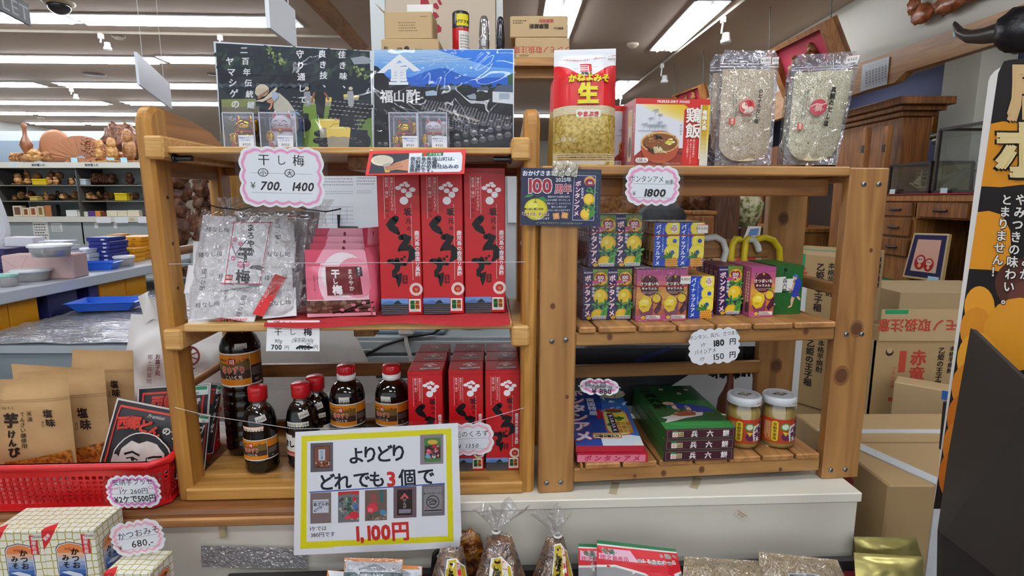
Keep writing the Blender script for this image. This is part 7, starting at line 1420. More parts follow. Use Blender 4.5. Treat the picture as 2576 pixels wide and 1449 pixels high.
for i, (px, py, w, h, c, rz) in enumerate(((103, 580, .17, .22, 'd8d8d4', 2), (143, 572, .12, .1, 'd4d6d4', -3), (242, 567, .04, .06, 'dcdedc', 0), (290, 567, .04, .06, 'dcdedc', 2))):
    p = ypt(px, py, YS+.018); m = MB(); m.box((-w/2, 0, -h/2), (w/2, .001, h/2), mat(c, .6)); A = Art()
    if i < 2: A.tiny(-w*.42, -h*.4, w*.42, h*.4, 6, '6a6660')
    A.emit(m, front(0), 3e-4); tag(m.build('taped_notice', None, p, 0), ('tall printed notice taped under the carvings shelf, nearest the white shirt', 'square notice of handwriting taped under the carvings shelf', 'small blank slip taped under the carvings shelf, the left of two', 'small blank slip taped under the carvings shelf, the right of two')[i], 'notice')
cw = {k: speckle([(.3, a), (.5, b), (.7, c)], 28, .45, .7, 4) for k, (a, b, c) in dict(l=('8a5a2c', 'b8854c', 'd8ac70'), m=('5f3a1c', '8f5f34', 'b08050'), d=('2f1a0e', '5c3620', '80553a'), r=('6b3a20', '9c6440', 'b9805c')).items()}
def carve(label, px, yt, yb, wpx, tone, shelf, kind='lump', dy=.12, group=None, name='carved_ornament'):
    z = SHZ[shelf]; Y = YS+dy; x = ypt(px, yb, Y).x; w = wpx*Y/1330; h = max(.03, ypt(px, yt, Y).z-z)*(.86 if shelf else 1); m = MB(); c = cw[tone]; s = px % 17
    if kind == 'lump':
        m.ball((0, 0, h*.37), (w*.5, .055, h*.3), c, 3, .3, 3, s); m.ball((w*.1, 0, h*.66), (w*.3, .05, h*.34), c, 3, .45, 4, s+2)
    elif kind == 'figure':
        m.ball((0, 0, h*.38), (w*.42, w*.33, h*.32), c, 3, .2, 3, s); m.ball((0, -.005, h*.75), (w*.3, w*.28, h*.25), c, 3, .2, 4, s+3); m.box((-w*.45, -w*.4, 0), (w*.45, w*.4, h*.06), c)
    elif kind == 'row':
        for i in range(5): a = (i-2)*w*.2; m.ball((a, 0, h*.42), (w*.13, .045, h*.34), c, 2, .35, 4, s+i); m.ball((a+.01, 0, h*.72), (w*.09, .04, h*.26), c, 2, .45, 5, s+i+9)
    o = m.build(name, None, (x, Y, z+.008)); return tag(o, label, 'carving', group)
# top shelf
p = ypt(205, 408, YS+.15); t = thing('carved_fan', 'large carved wooden folding fan standing on the top shelf', 'carving', (p.x, YS+.15, SHZ[0]+.002)); m = MB(); fw = mat('a8714e', .5, bump=.3, bscale=60)
for i in range(22):
    a0, a1 = R(172-i*7.4), R(172-(i+1)*7.4); y = -.01*(i % 2)
    r = .30; m.hull([(k*math.cos(a)*1.18, y+e, .035+k*math.sin(a)*.86) for a in (a0, a1) for k in (.05, r) for e in (0, .008)], fw)
for i in range(60): a = R(random.uniform(12, 80)); k = random.uniform(.13, .28); m.ball((k*math.cos(a)*1.18, -.02, .035+k*math.sin(a)*.86), (.018, .01, .012), fw, 1, .3, 5, i)
m.build('fan_leaf', t); m = MB(); m.box((-.14, -.04, 0), (.18, .05, .05), cw['r'], .006); m.build('stand', t); m = MB(); m.ball((-.02, -.03, .06), .009, mat('d8b45c', .3, 1), 2); m.build('rivet', t)
for px, r, l in ((145, .19, 'round carved plaque behind the folding fan, the larger one'), (112, .12, 'small round carved plaque left of the folding fan')):
    p = ypt(px, 408, YS+.3); m = MB(); m.lathe([(0, -.012), (r*.8, -.014), (r, 0), (r*.8, .014), (0, .012)], fw, 26, fn=lambda q, r=r: V((q.x, q.z, q.y+r))); tag(m.build('carved_plaque', None, (p.x, YS+(.3 if r > .15 else .36), SHZ[0]+.0015)), l, 'carving')
p = ypt(72, 408, YS+.2); m = MB(); m.lathe([(0, 0), (.05, 0), (.055, .05), (.03, .11), (.05, .16), (.062, .2), (.045, .25), (.022, .3), (.018, .36), (.03, .40), (.02, .43), (0, .44)], mat('7c4c2c', .3), 20); tag(m.build('gourd_vase', None, (p.x, YS+.2, SHZ[0]+.0015)), 'gourd shaped wooden vase at the left of the top shelf', 'vase')
for px, yt, w, tone, kind, l in ((50, 385, 40, 'm', 'row', 'row of small carved animals at the left end of the top shelf'), (84, 378, 44, 'l', 'lump', 'pale tangled carving below the gourd vase'), (115, 384, 34, 'm', 'lump', 'brown tangled carving just left of the folding fan'), (256, 352, 28, 'l', 'figure', 'golden carved god figure just right of the folding fan'), (285, 348, 32, 'l', 'figure', 'golden carved god figure with a wood tag, second from the fan'), (328, 326, 36, 'm', 'figure', 'tall carved dragon figure next to the left post of the rack'), (305, 385, 22, 'r', 'lump', 'low reddish carving block between the gold figures and the dragon')): carve(l, px, yt, 407, w, tone, 0, kind, .07+(px % 3)*.08)
for px, l in ((186, 'pale blue price card in front of the folding fan'), (279, 'pale blue price card in front of the golden figures'), (311, 'pale blue price card below the tall dragon figure')):
    p = ypt(px, 399, YS+.03); m = MB(); m.box((-.035, 0, 0), (.035, .002, .05), mat('a9d8e4', .5)); tag(m.build('price_card', None, (p.x, YS+.03, SHZ[0]+.001)), l, 'price card')
# second to fourth shelf
for i, (px, yt, w, tone, kind) in enumerate(((48, 433, 22, 'l', 'figure'), (72, 425, 20, 'm', 'figure'), (72, 447, 16, 'l', 'lump'), (95, 432, 20, 'm', 'lump'), (126, 443, 17, 'l', 'figure'), (142, 442, 17, 'l', 'figure'), (132, 429, 20, 'd', 'lump'), (150, 430, 20, 'm', 'lump'), (181, 446, 16, 'l', 'figure'), (198, 432, 18, 'd', 'lump'), (240, 432, 26, 'd', 'lump'), (262, 434, 24, 'd', 'row'), (283, 434, 22, 'd', 'lump'), (328, 430, 24, 'd', 'figure'))): carve('small carved ornament, %s from the left on the second shelf' % ORD[i], px, yt, 463, w, tone, 1, kind, .1 if tone == 'l' else .2, 'carved ornaments on the second shelf')
for px0, yt, px1, yb, sh, c, l, n in ((82, 448, 117, 463, 1, 'c8a818', 'yellow lidded box on the second ornament shelf', 'yellow_box'), (155, 448, 171, 463, 1, '20242c', 'small black box on the second ornament shelf', 'black_box'), (191, 448, 217, 463, 1, 'b0bcc0', 'grey white box with a blue card on the second ornament shelf', 'grey_box'), (290, 487, 320, 506, 2, 'c0a814', 'yellow lidded box near the rack post on the third ornament shelf', 'yellow_box'), (76, 494, 95, 505, 2, 'b8a050', 'tan box among the figures on the third ornament shelf', 'tan_box'), (54, 468, 98, 480, 2, '2c4658', 'dark teal box at the back of the third ornament shelf', 'teal_box')):
    a, b = ypt(px0, yb, YS+.06), ypt(px1, yb, YS+.06); z = SHZ[sh]; h = ypt(px0, yt, YS+.06).z-ypt(px0, yb, YS+.06).z; m = MB(); d = .08; y0 = YS+(.3 if 'teal' in n else .055); m.box((a.x, 0, 0), (b.x, d, h*.75), asmat(c), .003); m.box((a.x-.003, -.003, h*.75), (b.x+.003, d+.003, h), asmat(c), .003); tag(m.build(n, None, (0, y0, z+.0015)), l, 'box')
xs = [38, 55, 68, 78, 90, 104, 118, 132, 148, 162, 175, 190, 205, 218, 230, 240, 250, 260, 270, 280, 205, 228, 300, 312, 330, 342]
for i, px in enumerate(xs): carve('tiny carved animal, %s counting along the third shelf' % ORD[i], px, (490, 480, 488, 478, 484)[i % 5] if i < 20 else 482, 504, 13 if i < 22 else 11, 'mlmdl'[i % 5], 2, ('figure', 'lump')[i % 2], .14+.11*(i % 3), 'tiny carved animals on the third shelf')
for i, (x0, x1, yt, c, k) in enumerate(((33, 56, 518, 'cfc4ac', 1), (57, 74, 523, 'cfc0a4', 1), (75, 93, 521, 'cfc0a4', 1), (94, 111, 519, 'c8b894', 1), (114, 130, 517, '9c6038', 0), (130, 142, 515, '1c1a1c', 0), (166, 194, 529, 'd8d8d4', 0), (195, 220, 533, 'd0d0c0', 0), (221, 238, 531, '4a3270', 0), (239, 252, 531, 'c8803c', 0), (253, 266, 533, '5c2c18', 0), (268, 294, 530, 'd4ccb0', 0), (295, 320, 530, 'd4ccb0', 0), (321, 350, 529, 'd8d0b4', 0))):
    a, b = ypt(x0, 544, YS+.05), ypt(x1, 544, YS+.05); h = ypt(x0, yt, YS+.05).z-SHZ[3]; m = MB(); y0 = .055; m.box((a.x, 0, 0), (b.x, .06, h), asmat(c), .002)
    if k: A = Art(); A.rect(a.x+.018, .018, b.x-.018, h-.016, ('6a4a3c', '7a4422', '84482a', '7c5a34')[i]); A.emit(m, front(0), 3e-4)
    tag(m.build('framed_carving' if k else 'gift_box', None, (0, YS+y0, SHZ[3]+.0015)), ('pale wooden framed carving, %s on the bottom ornament shelf' if k else 'small box, %s counting along the bottom ornament shelf') % ORD[i], 'framed carving' if k else 'box', 'framed carvings on the bottom shelf' if k else 'boxes on the bottom ornament shelf')
# tall cabinet wall with glazed doors behind, and dark carvings between the shelves and the rack
m = MB(); m.box((-9.4, 9.0, 0), (-5.2, 9.1, 2.45), mat('c3c9cc', .6))
for i in range(4): m.box((-9.2+i*1.0, 8.98, 1.3), (-8.4+i*1.0, 9.0, 2.3), mat('8a99a6', .15))
struct(m.build('door_1'))
def root(name, label, pts, Y, tone, seed, depth=.2):
    m = MB(); rn = random.Random(seed)
    for px, py, r in pts: p = ypt(px, py, Y+rn.uniform(0, depth)); s = r*Y/1400; m.ball(p, (s, s*.7, s*1.25), cw[tone], 3, .5, 2.6, seed+px)
    p = min((ypt(px, py, Y) for px, py, r in pts), key=lambda q: q.z); m.ball((p.x, p.y+depth*.5, p.z/2), (.09, .08, p.z/2), cw[tone], 2, .1, 3, seed)
    return tag(m.build(name), label, 'carving')
root('driftwood_carving', 'big dark gnarled carving right of the left post, next to the pale wall', [(440, 440, 26), (450, 480, 28), (440, 520, 26), (455, 545, 26), (430, 460, 22), (462, 430, 20), (448, 585, 26), (445, 630, 25), (452, 680, 25)], 4.6, 'd', 3)
root('driftwood_carving', 'dark hollow root carving between the pale wall and the yellow cabinet edge', [(505, 470, 20), (515, 440, 18), (528, 425, 16), (530, 500, 22), (505, 510, 20), (525, 540, 24), (500, 560, 24), (515, 600, 26), (505, 650, 26), (515, 700, 26)], 4.3, 'd', 5)
root('driftwood_carving', 'very dark carving standing behind the ornament shelves under the ceiling', [(290, 352, 26), (310, 345, 30), (325, 360, 30)]+[(310, y, 34) for y in range(390, 720, 45)], 7.6, 'd', 9)
def slab(name, label, cat, x0, yt, x1, yb, Y, d, c): a, b = ypt(x0, yb, Y), ypt(x1, yt, Y); m = MB(); m.box((min(a.x, b.x), 0, 0), (max(a.x, b.x), d, b.z-0), asmat(c), .004); return tag(m.build(name, None, (0, Y, 0)), label, cat)
slab('pale_wall_panel', 'pale cream panel standing behind the dark root carving', 'panel', 466, 395, 545, 700, 5.3, .05, 'b9b29a')
slab('cabinet_side', 'yellow brown cabinet side seen through the left rack', 'cabinet', 545, 395, 575, 700, 4.02, .3, wood('b98638', '9a6c2a', 'z'))
slab('brown_partition', 'dull brown partition between the yellow cabinet and the pinned papers', 'partition', 575, 395, 800, 700, 4.4, .06, '8a7352')
slab('blue_card_rack', 'narrow rack of blue picture cards by the left post', 'card rack', 408, 420, 432, 560, 5.4, .1, '3a6cb8')
slab('grey_side_counter', 'grey counter with a wooden edge seen just right of the left post', 'counter', 482, 610, 700, 700, 3.8, .18, '9aa3a0')
# person in white behind the sweets counter
def person():
    root_ = thing('person', 'person in a white shirt standing at the far left behind the sweets counter', 'person', (-3.3, 3.35, 0)); me = bpy.data.meshes.new('person')
    J = [((0, 0, .98), .15), ((0, 0, 1.2), .16), ((0, 0, 1.42), .17), ((0, -.01, 1.53), .06), ((0, -.03, 1.62), .085), ((0, -.03, 1.74), .075), ((.17, 0, 1.44), .075), ((.25, -.02, 1.18), .062), ((.22, -.22, 1.02), .045), ((.2, -.3, 1.01), .035), ((-.17, 0, 1.44), .075), ((-.25, -.02, 1.18), .062), ((-.22, -.2, 1.02), .045), ((-.2, -.28, 1.01), .035), ((.09, 0, .92), .12), ((.1, 0, .5), .075), ((.1, .02, .09), .05), ((.1, -.12, .04), .045), ((-.09, 0, .92), .12), ((-.1, 0, .5), .075), ((-.1, .02, .09), .05), ((-.1, -.12, .04), .045)]
    E = [(0, 1), (1, 2), (2, 3), (3, 4), (4, 5), (2, 6), (6, 7), (7, 8), (8, 9), (2, 10), (10, 11), (11, 12), (12, 13), (0, 14), (14, 15), (15, 16), (16, 17), (0, 18), (18, 19), (19, 20), (20, 21)]
    me.from_pydata([j[0] for j in J], E, []); o = bpy.data.objects.new('body', me); COL.objects.link(o); o.parent = root_; sk_ = o.modifiers.new('skin', 'SKIN'); sb = o.modifiers.new('smooth', 'SUBSURF'); sb.levels = sb.render_levels = 2
    for i, (p, r) in enumerate(J): me.skin_vertices[0].data[i].radius = (r, r*.85); me.skin_vertices[0].data[i].use_root = i == 0
    # white above the hips, dark trousers, skin at head and hands
    m, nt, b = newmat('clothes_and_skin'); tc = node(nt, 'ShaderNodeTexCoord'); sp = node(nt, 'ShaderNodeSeparateXYZ'); link(nt, tc.outputs['Object'], sp.inputs[0]); cr = node(nt, 'ShaderNodeValToRGB'); cr.color_ramp.interpolation = 'CONSTANT'; e = cr.color_ramp.elements; e.new(.5); e[0].color = lin('2c2e38'); e[1].position = .93/2; e[1].color = lin('dfe2e8'); e[2].position = 1.52/2; e[2].color = lin('c99a7c')
    dv = node(nt, 'ShaderNodeMath', operation='DIVIDE'); dv.inputs[1].default_value = 2; link(nt, sp.outputs[2], dv.inputs[0]); link(nt, dv.outputs[0], cr.inputs[0]); link(nt, cr.outputs[0], b.inputs['Base Color']); me.materials.append(m)
    h = MB(); h.ball((0, .0, 1.72), (.095, .105, .11), mat('1c1718', .6), 3, .1, 3); h.build('hair', root_)
person()
# sweets counter
t = thing('sweets_counter', 'grey edged counter stacked with sweet boxes on the left', 'counter', (0, 0, 0)); CT = 1.0
m = MB(); m.box((-2.9, 1.5, .945), (-2.215, 4.2, CT), mat('c6ccd4', .35), .004); m.build('counter_top', t); m = MB(); m.box((-2.9, 1.5, .80), (-2.25, 4.2, .815), mat('8f969c', .5)); m.build('lower_shelf', t); m = MB(); m.box((-2.9, 1.5, 0), (-2.8, 4.2, .95), gm); m.box((-2.9, 1.5, 0), (-2.3, 4.2, .80), gm); m.build('cabinet', t)
CR = mat('e0dcd4', .4); OR = 'd8920e'
def oart(A, w, h): A.text('銘菓', w*.25, h*.45, h*.35, '8a4a10', .02)
def uart(A, w, h): A.rect(w*.2, h*.2, w*.38, h*.6, 'c8ccd8')
def wart(A, w, h): A.line([(-w*.3, h*.2), (-w*.2, h*.6), (-w*.1, h*.3)], .004, 'b04a4c'); A.rect(w*.05, h*.4, w*.3, h*.55, '4a4a55')
L5 = lambda t, n: [t % ORD[i] for i in range(n)]
stack('orange_sweet_box', L5('orange sweet box, %s up in the taller stack on the sweets counter', 5), 'box', 288, 596, 358, 654, CT, .22, OR, 'taller stack of orange sweet boxes', oart)
stack('orange_sweet_box', L5('orange sweet box, %s up in the low front stack on the sweets counter', 3), 'box', 272, 625, 337, 660, CT, .12, OR, 'low front stack of orange sweet boxes', oart)
stack('orange_sweet_box', L5('orange sweet box, %s up in the stack behind the blue boxes', 3), 'box', 268, 590, 292, 640, CT, .15, OR, 'orange sweet boxes behind the blue stack', oart)
stack('blue_sweet_box', L5('dark blue sweet box, %s up in the tall stack on the counter', 7), 'box', 226, 597, 278, 668, CT, .17, '26307c', 'tall stack of blue sweet boxes', uart)
stack('white_sweet_box', L5('white sweet box, %s up in the stack touching the blue boxes', 4), 'box', 172, 627, 225, 672, CT, .15, 'ccd2e0', 'white sweet boxes touching the blue stack', wart)
stack('white_sweet_box', L5('white sweet box, %s up in the tall stack behind the pink parcel', 7), 'box', 105, 606, 170, 688, CT, .1, 'd0d4de', 'tall stack of white sweet boxes', wart)
stack('navy_sweet_box', L5('navy and purple sweet box, %s up at the left picture edge', 4), 'box', -40, 625, 21, 700, CT, .15, '2c2450', 'navy sweet boxes at the left edge')
p = gpt(92, 704, CT); m = MB(); pk = mat('c7a9a4', .7, bump=.2, bscale=8); m.box((-.155, -.07, 0), (.155, .07, .125), pk, .006); A = Art(); A.line([(-.15, .11), (-.08, .05)], .002, 'a88884'); A.line([(-.15, .01), (-.08, .05), (-.04, .12)], .002, 'a88884'); A.line([(-.08, .05), (-.04, .0)], .002, 'a88884'); A.emit(m, front(-.07), 2e-4); tag(m.build('wrapped_parcel', None, (p.x, p.y+.07, CT), R(12)), 'pink paper wrapped parcel on the sweets counter', 'parcel')
def tub(label, px, yb, wpx, hpx, z, lid='e4e6e8', fillc='c8a888'):
    p = gpt(px, yb, z); k = (p-EYE).length/1400; r = wpx*k/2; h = hpx*k; t = thing('plastic_tub', label, 'tub', (p.x, p.y+r, z+.001)); m = MB(); m.lathe([(0, .002), (r*.8, 0), (r*.9, h)], film('f2f2f4', .7, .1, 20, .1, haze=.25), 22); m.build('body', t); m = MB(); m.lathe([(0, .004), (r*.74, .004), (r*.78, h*.5), (0, h*.55)], mat(fillc, .7, var=.3, bscale=60), 18); m.build('contents', t); m = MB(); m.lathe([(r*.95, h*.9), (r, h*.95), (r, h+.006), (r*.9, h+.010), (0, h+.008)], mat(lid, .4), 22); m.build('lid', t)
tub('white lidded plastic tub at the front edge of the sweets counter', 44, 713, 66, 20, CT); tub('clear tub with a white lid right of the blue stack on the counter', 297, 672, 40, 18, CT); tub('small clear tub in front of the white boxes', 187, 690, 26, 20, CT); tub('tub with a pale green lid at the left edge of the sweets counter', 2, 724, 34, 20, CT, '8cc8b8'); tub('long white lidded tub resting on the pink parcel', 90, 650, 74, 20, CT+.126)
wb('white_paper_bag', 'white paper bag standing behind the lidded tub on the counter', 'bag', 22, 597, 92, 690, CT, .08, 'd6d6de', None, .004)
def tray_obj(label, px, yb, wpx, z, rz, c='1f62d8'):
    p = gpt(px, yb, z); k = (p-EYE).length/1400; w = wpx*k; d = w*.62; m = MB(); b = mat(c, .3)
    for (x0, y0, x1, y1) in ((-1, -1, 1, -1), (1, -1, 1, 1), (1, 1, -1, 1), (-1, 1, -1, -1)): m.add([(x0*w*.38, y0*d*.38, .002), (x1*w*.38, y1*d*.38, .002), (x1*w*.5, y1*d*.5, .045), (x0*w*.5, y0*d*.5, .045)], [(0, 1, 2, 3)], b); m.add([(x0*w*.5, y0*d*.5, .045), (x1*w*.5, y1*d*.5, .045), (x1*w*.53, y1*d*.53, .042), (x0*w*.53, y0*d*.53, .042)], [(0, 1, 2, 3)], b)
    m.box((-w*.38, -d*.38, 0), (w*.38, d*.38, .003), b); tag(m.build('blue_tray', None, (p.x, p.y+d*.45, z+.001), R(rz)), label, 'tray')
tray_obj('shallow blue plastic tray on the plastic covered table', 247, 784, 125, .853, 10); tray_obj('blue plastic tray beside the boxes on the sweets counter', 236, 681, 66, CT, 12)
for (x0, yt, x1, yb, c, l) in ((253, 690, 320, 724, OR, 'orange box under the sweets counter, nearer the middle'), (321, 686, 372, 712, OR, 'orange box under the sweets counter beside the rack post'), (228, 708, 252, 733, '2c2c6c', 'navy box under the sweets counter next to an orange one'), (125, 726, 200, 752, '252a58', 'navy boxes end under the sweets counter in the dark gap'), (28, 742, 102, 782, OR, 'orange box under the sweets counter at the left'), (-20, 750, 26, 784, OR, 'orange box standing on end at the left edge under the counter')):
    p, q = xpt(x0, yb, -2.262), xpt(x1, yb, -2.262); h = xpt(x0, yt, -2.262).z-.817; m = MB(); m.box((-.2, min(p.y, q.y), 0), (0, max(p.y, q.y), max(.04, min(h, .12))), asmat(c), .004); tag(m.build('sweet_box', None, (-2.27, 0, .8165)), l, 'box')
# plastic covered table
t = thing('plastic_covered_table', 'grey table covered with shiny crumpled clear plastic at the left', 'table', (0, 0, 0)); TZ = .825
m = MB(); m.box((-2.24, 2.14, TZ-.03), (-.72, 3.7, TZ), mat('aab2b8', .5)); m.build('table_top', t); m = MB(); m.box((-2.24, 2.15, 0), (-.72, 3.6, TZ-.03), mat('838e92', .55, var=.04)); m.build('front_panel', t)
fo = [(-1.6, 2.5, .3, .2, '4a68b8'), (-1.35, 3.1, .3, .22, 'b87a8c'), (-1.15, 2.6, .2, .14, 'b8cc4c'), (-1.9, 3.0, .25, .2, '8f96a4')]
m = MB()
for x, y, w, d, c in fo: m.box((x-w/2, y-d/2, TZ), (x+w/2, y+d/2, TZ+.001), asmat(c))
m.build('printed_sheet', t)
fz = lambda x, y: .006+.016*abs(noise.noise(V((x*3+y*2, y*11, 1))))+.006*abs(noise.noise(V((x*9, y*26, 4))))
m = MB(); m.grid(lambda a, b: V((-2.23+1.5*a, 2.14+1.54*b, TZ+fz(-2.2+1.5*a, 2.1+2*b))), 70, 130, film('f4f6fc', .35, 1.0, 11, .1, 1.0, (1, 4, 1), .2)); m.build('plastic_sheet', t)
# white shopping bag
t = thing('shopping_bag', 'white plastic shopping bag with a dark red wheel mark behind the left post', 'bag', (0, 0, 0)); A_ = [(286, 1010), (600, 1000), (590, 800), (330, 790)]; q = [LF.w(*(lambda uz: (uz[0], v, uz[1]))(LF.at(px, py, v))) for (px, py), v in zip(A_, (.36, .34, .36, .40))]
bag_m = mat('d9d6d2', .4, bump=.35, bscale=9); m = MB(); n = (q[1]-q[0]).cross(q[3]-q[0]).normalized(); n = n if n.y < 0 else -n; f = pouch(m, n, [p-V((0, 0, .06)) if i < 2 else p for i, p in enumerate(q)], .03, bag_m, 26, 26, .1, .016, 3); m.build('bag_body', t)
A = PArt(260, 780, 4.529, .5); c = '6b2a28'; A.ring(985, 525, 92, 118, c); A.ring(940, 525, 24, 36, c); 
for k in range(8): a = R(45*k+20); A.line([(965+36*math.cos(a), 525+36*math.sin(a)), (980+94*math.cos(a), 525+94*math.sin(a))], 16, c)
A.poly([(930, 650), (1050, 660), (940, 745)], c); A.vtext('お菓子処', 620, 500, 62, c, .02, 1.0); A.vtext('郷土銘菓司', 535, 500, 62, c, .0, 1.12, rot=-3); m = MB(); A.on(m, (q[0]+q[2])/2+n*.055, n, Matrix(), 2e-4); m.build('bag_print', t)
m = MB()
for dx in (-.06, .05): b0 = q[3]*.5+q[2]*.5+V((dx, 0, -.02)); m.grid(lambda a, b: b0+V(((a-.5)*.07+.02*b*dx*10, .02*math.sin(a*8)*b, b*.07+.012*math.sin(a*5))), 10, 6, bag_m)
m.build('handle', t)
# ================================================================ between the racks' backs: pinned papers, desk, cables, bubble wrap
slab('notice_board', 'white board standing behind the left rack with papers pinned on it', 'board', 780, 415, 1300, 700, 1.95, .03, 'b5b8b8')
for i, (cs, l) in enumerate((([(790, 428), (920, 424), (922, 582), (800, 586)], 'pinned sheet with a printed table, the largest behind the plum bags'), ([(886, 426), (952, 424), (960, 560), (890, 566)], 'pinned printed form left of the first tall red box'), ([(850, 590), (900, 590), (902, 640), (852, 640)], 'pinned blank sheet above the pink pouches'), ([(893, 560), (960, 556), (960, 640), (894, 640)], 'pinned lightly written sheet beside the tall red box'), ([(1276, 440), (1300, 440), (1300, 560), (1278, 560)], 'pile of papers seen right of the tall red boxes'))):
    A = PArt(0, 0, 1, .6); x0, y0 = cs[0]; x1, y1 = cs[2]
    if i in (0, 1, 3): A.tiny(x0+12, y0+8, x1-10, y0+38, 4, '8a8e94', fill=.3); A.tiny(x0+12, y0+50, x1-14, y0+60, 2, '9a9ea4', fill=.3)
    if i == 0: [A.rect(x0+10+18*k, 520, x0+11+18*k, 560, '9aa0a8') for k in range(7)]; [A.rect(x0+10, 520+10*k, x0+118, 521+10*k, '9aa0a8') for k in range(5)]
    sheet_px('pinned_paper', l, 'paper', cs, A, [1.945-.002*i]*4, base='d2d6da', lam=0, fr=WF, dz=3e-4)
m = MB(); a, b, c = ypt(852, 540, 1.93), ypt(852, 572, 1.93), ypt(900, 574, 1.93); m.tube([a, b, c], .006, mat('1a1a1c', .5), 4, smooth=False); tag(m.build('black_bracket'), 'black bent bracket among the pinned papers', 'bracket')
t = thing('steel_desk', 'grey steel desk with drawers behind the left rack', 'desk', (0, 1.64, 0)); a, b = ypt(840, 846, 1.64), ypt(1330, 846, 1.64); dz_ = a.z; dg = mat('99a3a4', .45)
m = MB(); m.box((a.x, 0, dz_-.03), (b.x, .29, dz_), dg, .004); m.build('desk_top', t); m = MB(); m.box((a.x+.02, .01, 0), (b.x, .28, dz_-.03), dg); m.build('cabinet', t)
for i, (y0, y1) in enumerate(((854, 890), (892, 945), (948, 1020))):
    z1, z0 = ypt(900, y0, 1.64).z, ypt(900, y1, 1.64).z; m = MB(); m.box((a.x+.04, -.006, z0+.004), (a.x+.55, .008, z1-.004), mat('a6b0b0', .4), .002); d_ = m.build('drawer', t); p = ypt(898, (y0+y1)/2+6, 1.64); m = MB(); m.tube([(p.x-.04, -.012, p.z), (p.x+.05, -.012, p.z)], .004, mat('c8ccce', .25, 1), 8); m.build('drawer_handle', d_)
p = gpt(1000, 838, dz_); m = MB(); m.box((-.2, 0, 0), (.15, .2, .012), mat('5f6f7c', .5), .003); tag(m.build('grey_folder', None, (p.x, 1.66, dz_+.001), R(-3)), 'slate grey folder lying on the steel desk', 'folder')
m = MB(); [m.box((-.16+.01*i, .01*i, .003*i), (.10+.014*i, .18, .003*i+.002), mat(('d4d8de', 'c4cad2', 'd8dcdf')[i % 3], .6)) for i in range(4)]; tag(m.build('paper_pile', None, (p.x+.01, 1.67, dz_+.0135), R(4)), 'loose white papers on the grey folder', 'papers')
t = thing('power_plug', 'white power plug and cord hanging in front of the steel desk', 'plug', (0, 0, 0)); q = ypt(1022, 828, 1.622); m = MB(); m.box((q.x-.022, q.y-.012, q.z-.018), (q.x+.022, q.y+.012, q.z+.018), mat('d8d8d4', .4), .006); m.build('plug_body', t); m = MB(); m.tube([ypt(x, y, 1.622) for x, y in ((1020, 838), (1022, 860), (1030, 890), (1036, 915), (1040, 960))], .006, mat('d4d4d0', .45), 8); m.build('cord', t)
m = MB(); m.tube([ypt(x, y, 1.634) for x, y in ((900, 920), (920, 893), (965, 868), (1030, 848), (1090, 838), (1118, 820), (1125, 800))], .0045, mat('161618', .4), 8); tag(m.build('black_cable'), 'black cable curving in front of the steel desk', 'cable')
p = ypt(1188, 822, 1.75); m = MB(); m.lathe([(0, 0), (.06, 0), (.065, .01), (.065, .1), (.058, .11), (0, .11)], mat('b8b4a4', .3), 22); A = Art(); A.text('MONSTER', 0, .012, .016, '2a2a30', .03); [A.circ(-.06+.03*i, .06, .012, ('c8b03a', '3a7ab0', 'b04a6a', '4a9a5a', '303038')[i]) for i in range(5)]; A.emit(m, cyl(.0655, 0), 2e-4); tag(m.build('printed_tin', None, (p.x, 1.78, dz_+.001)), 'patterned round tin on the steel desk under the red cloth', 'tin')
sheet_px('wrapped_board', 'large panel wrapped in bubble wrap leaning behind the soy bottles', 'panel', [(600, 800), (880, 815), (1010, 1082), (560, 1090)], None, [.52, .55, .46, .42], base=mat('dcdad4', .3, bump=.15, bscale=130), lam=.004, thick=.02)
# ================================================================ pillar shelf above the racks
m = MB(); a, b = ypt(930, 0, 2.0), ypt(968, 0, 2.0); m.box((a.x, 2.0, 0), (b.x, 2.1, CZ), mat('c6ccca', .5)); a2, b2 = ypt(1248, 0, 2.0), ypt(1264, 0, 2.0); m.box((a2.x, 2.0, 0), (b2.x, 2.1, CZ), mat('c2c2ba', .5)); struct(m.build('pillar_1'))
slab('pillar_panel', 'cream panel filling the space between the two white pillar uprights', 'panel', 968, 600, 1248, 430, 2.03, .04, 'b3ada2')
A = PArt(900, 0, 4.293, .7); A.poly([(300, -60), (1480, -60), (1490, 560), (300, 560)], 'b9a994')
for p_ in ([(680, -40), (760, 0), (795, 100), (740, 122), (675, 100)], [(815, 40), (850, 30), (880, 80), (865, 105), (820, 85)], [(860, -5), (890, 0), (912, 45), (890, 60), (865, 25)], [(800, 125), (850, 135), (880, 180), (840, 205), (790, 200)], [(820, 270), (870, 262), (905, 300), (900, 345), (850, 360), (790, 350)]): A.poly(p_, '8d1f2c')
sheet_px('cloth_banner', 'cream cloth banner with dark red petal shapes hanging from the pillar', 'banner', [(972, -14), (1246, -14), (1246, 128), (972, 128)], A, [1.985]*4, base='b9a994', lam=0, fr=WF)
sz = ypt(1150, 146, 1.62).z; t = thing('pillar_shelf', 'high shelf on the pillar carrying cartons and spray cans', 'shelf', (0, 0, 0)); a, b = ypt(950, 140, 1.62), ypt(1425, 140, 1.62)
m = MB(); m.box((a.x, 1.62, sz-.02), (b.x, 1.74, sz), wood('b98648', '8f6230', 'x')); m.build('shelf_board', t); m = MB(); p, q = ypt(1262, 166, 1.66), ypt(1400, 150, 1.66); m.box((p.x, 1.66, sz-.045), (q.x, 1.72, sz-.02), wood('b98648', '8f6230', 'x')); m.box((p.x-.03, 1.66, sz-.045), (p.x, 2.0, sz-.02), wood('b98648', '8f6230', 'x')); m.build('bracket', t)
CB = mat('b49a70', .75, var=.05, bscale=6); CB2 = mat('a98c60', .75, var=.05, bscale=6)
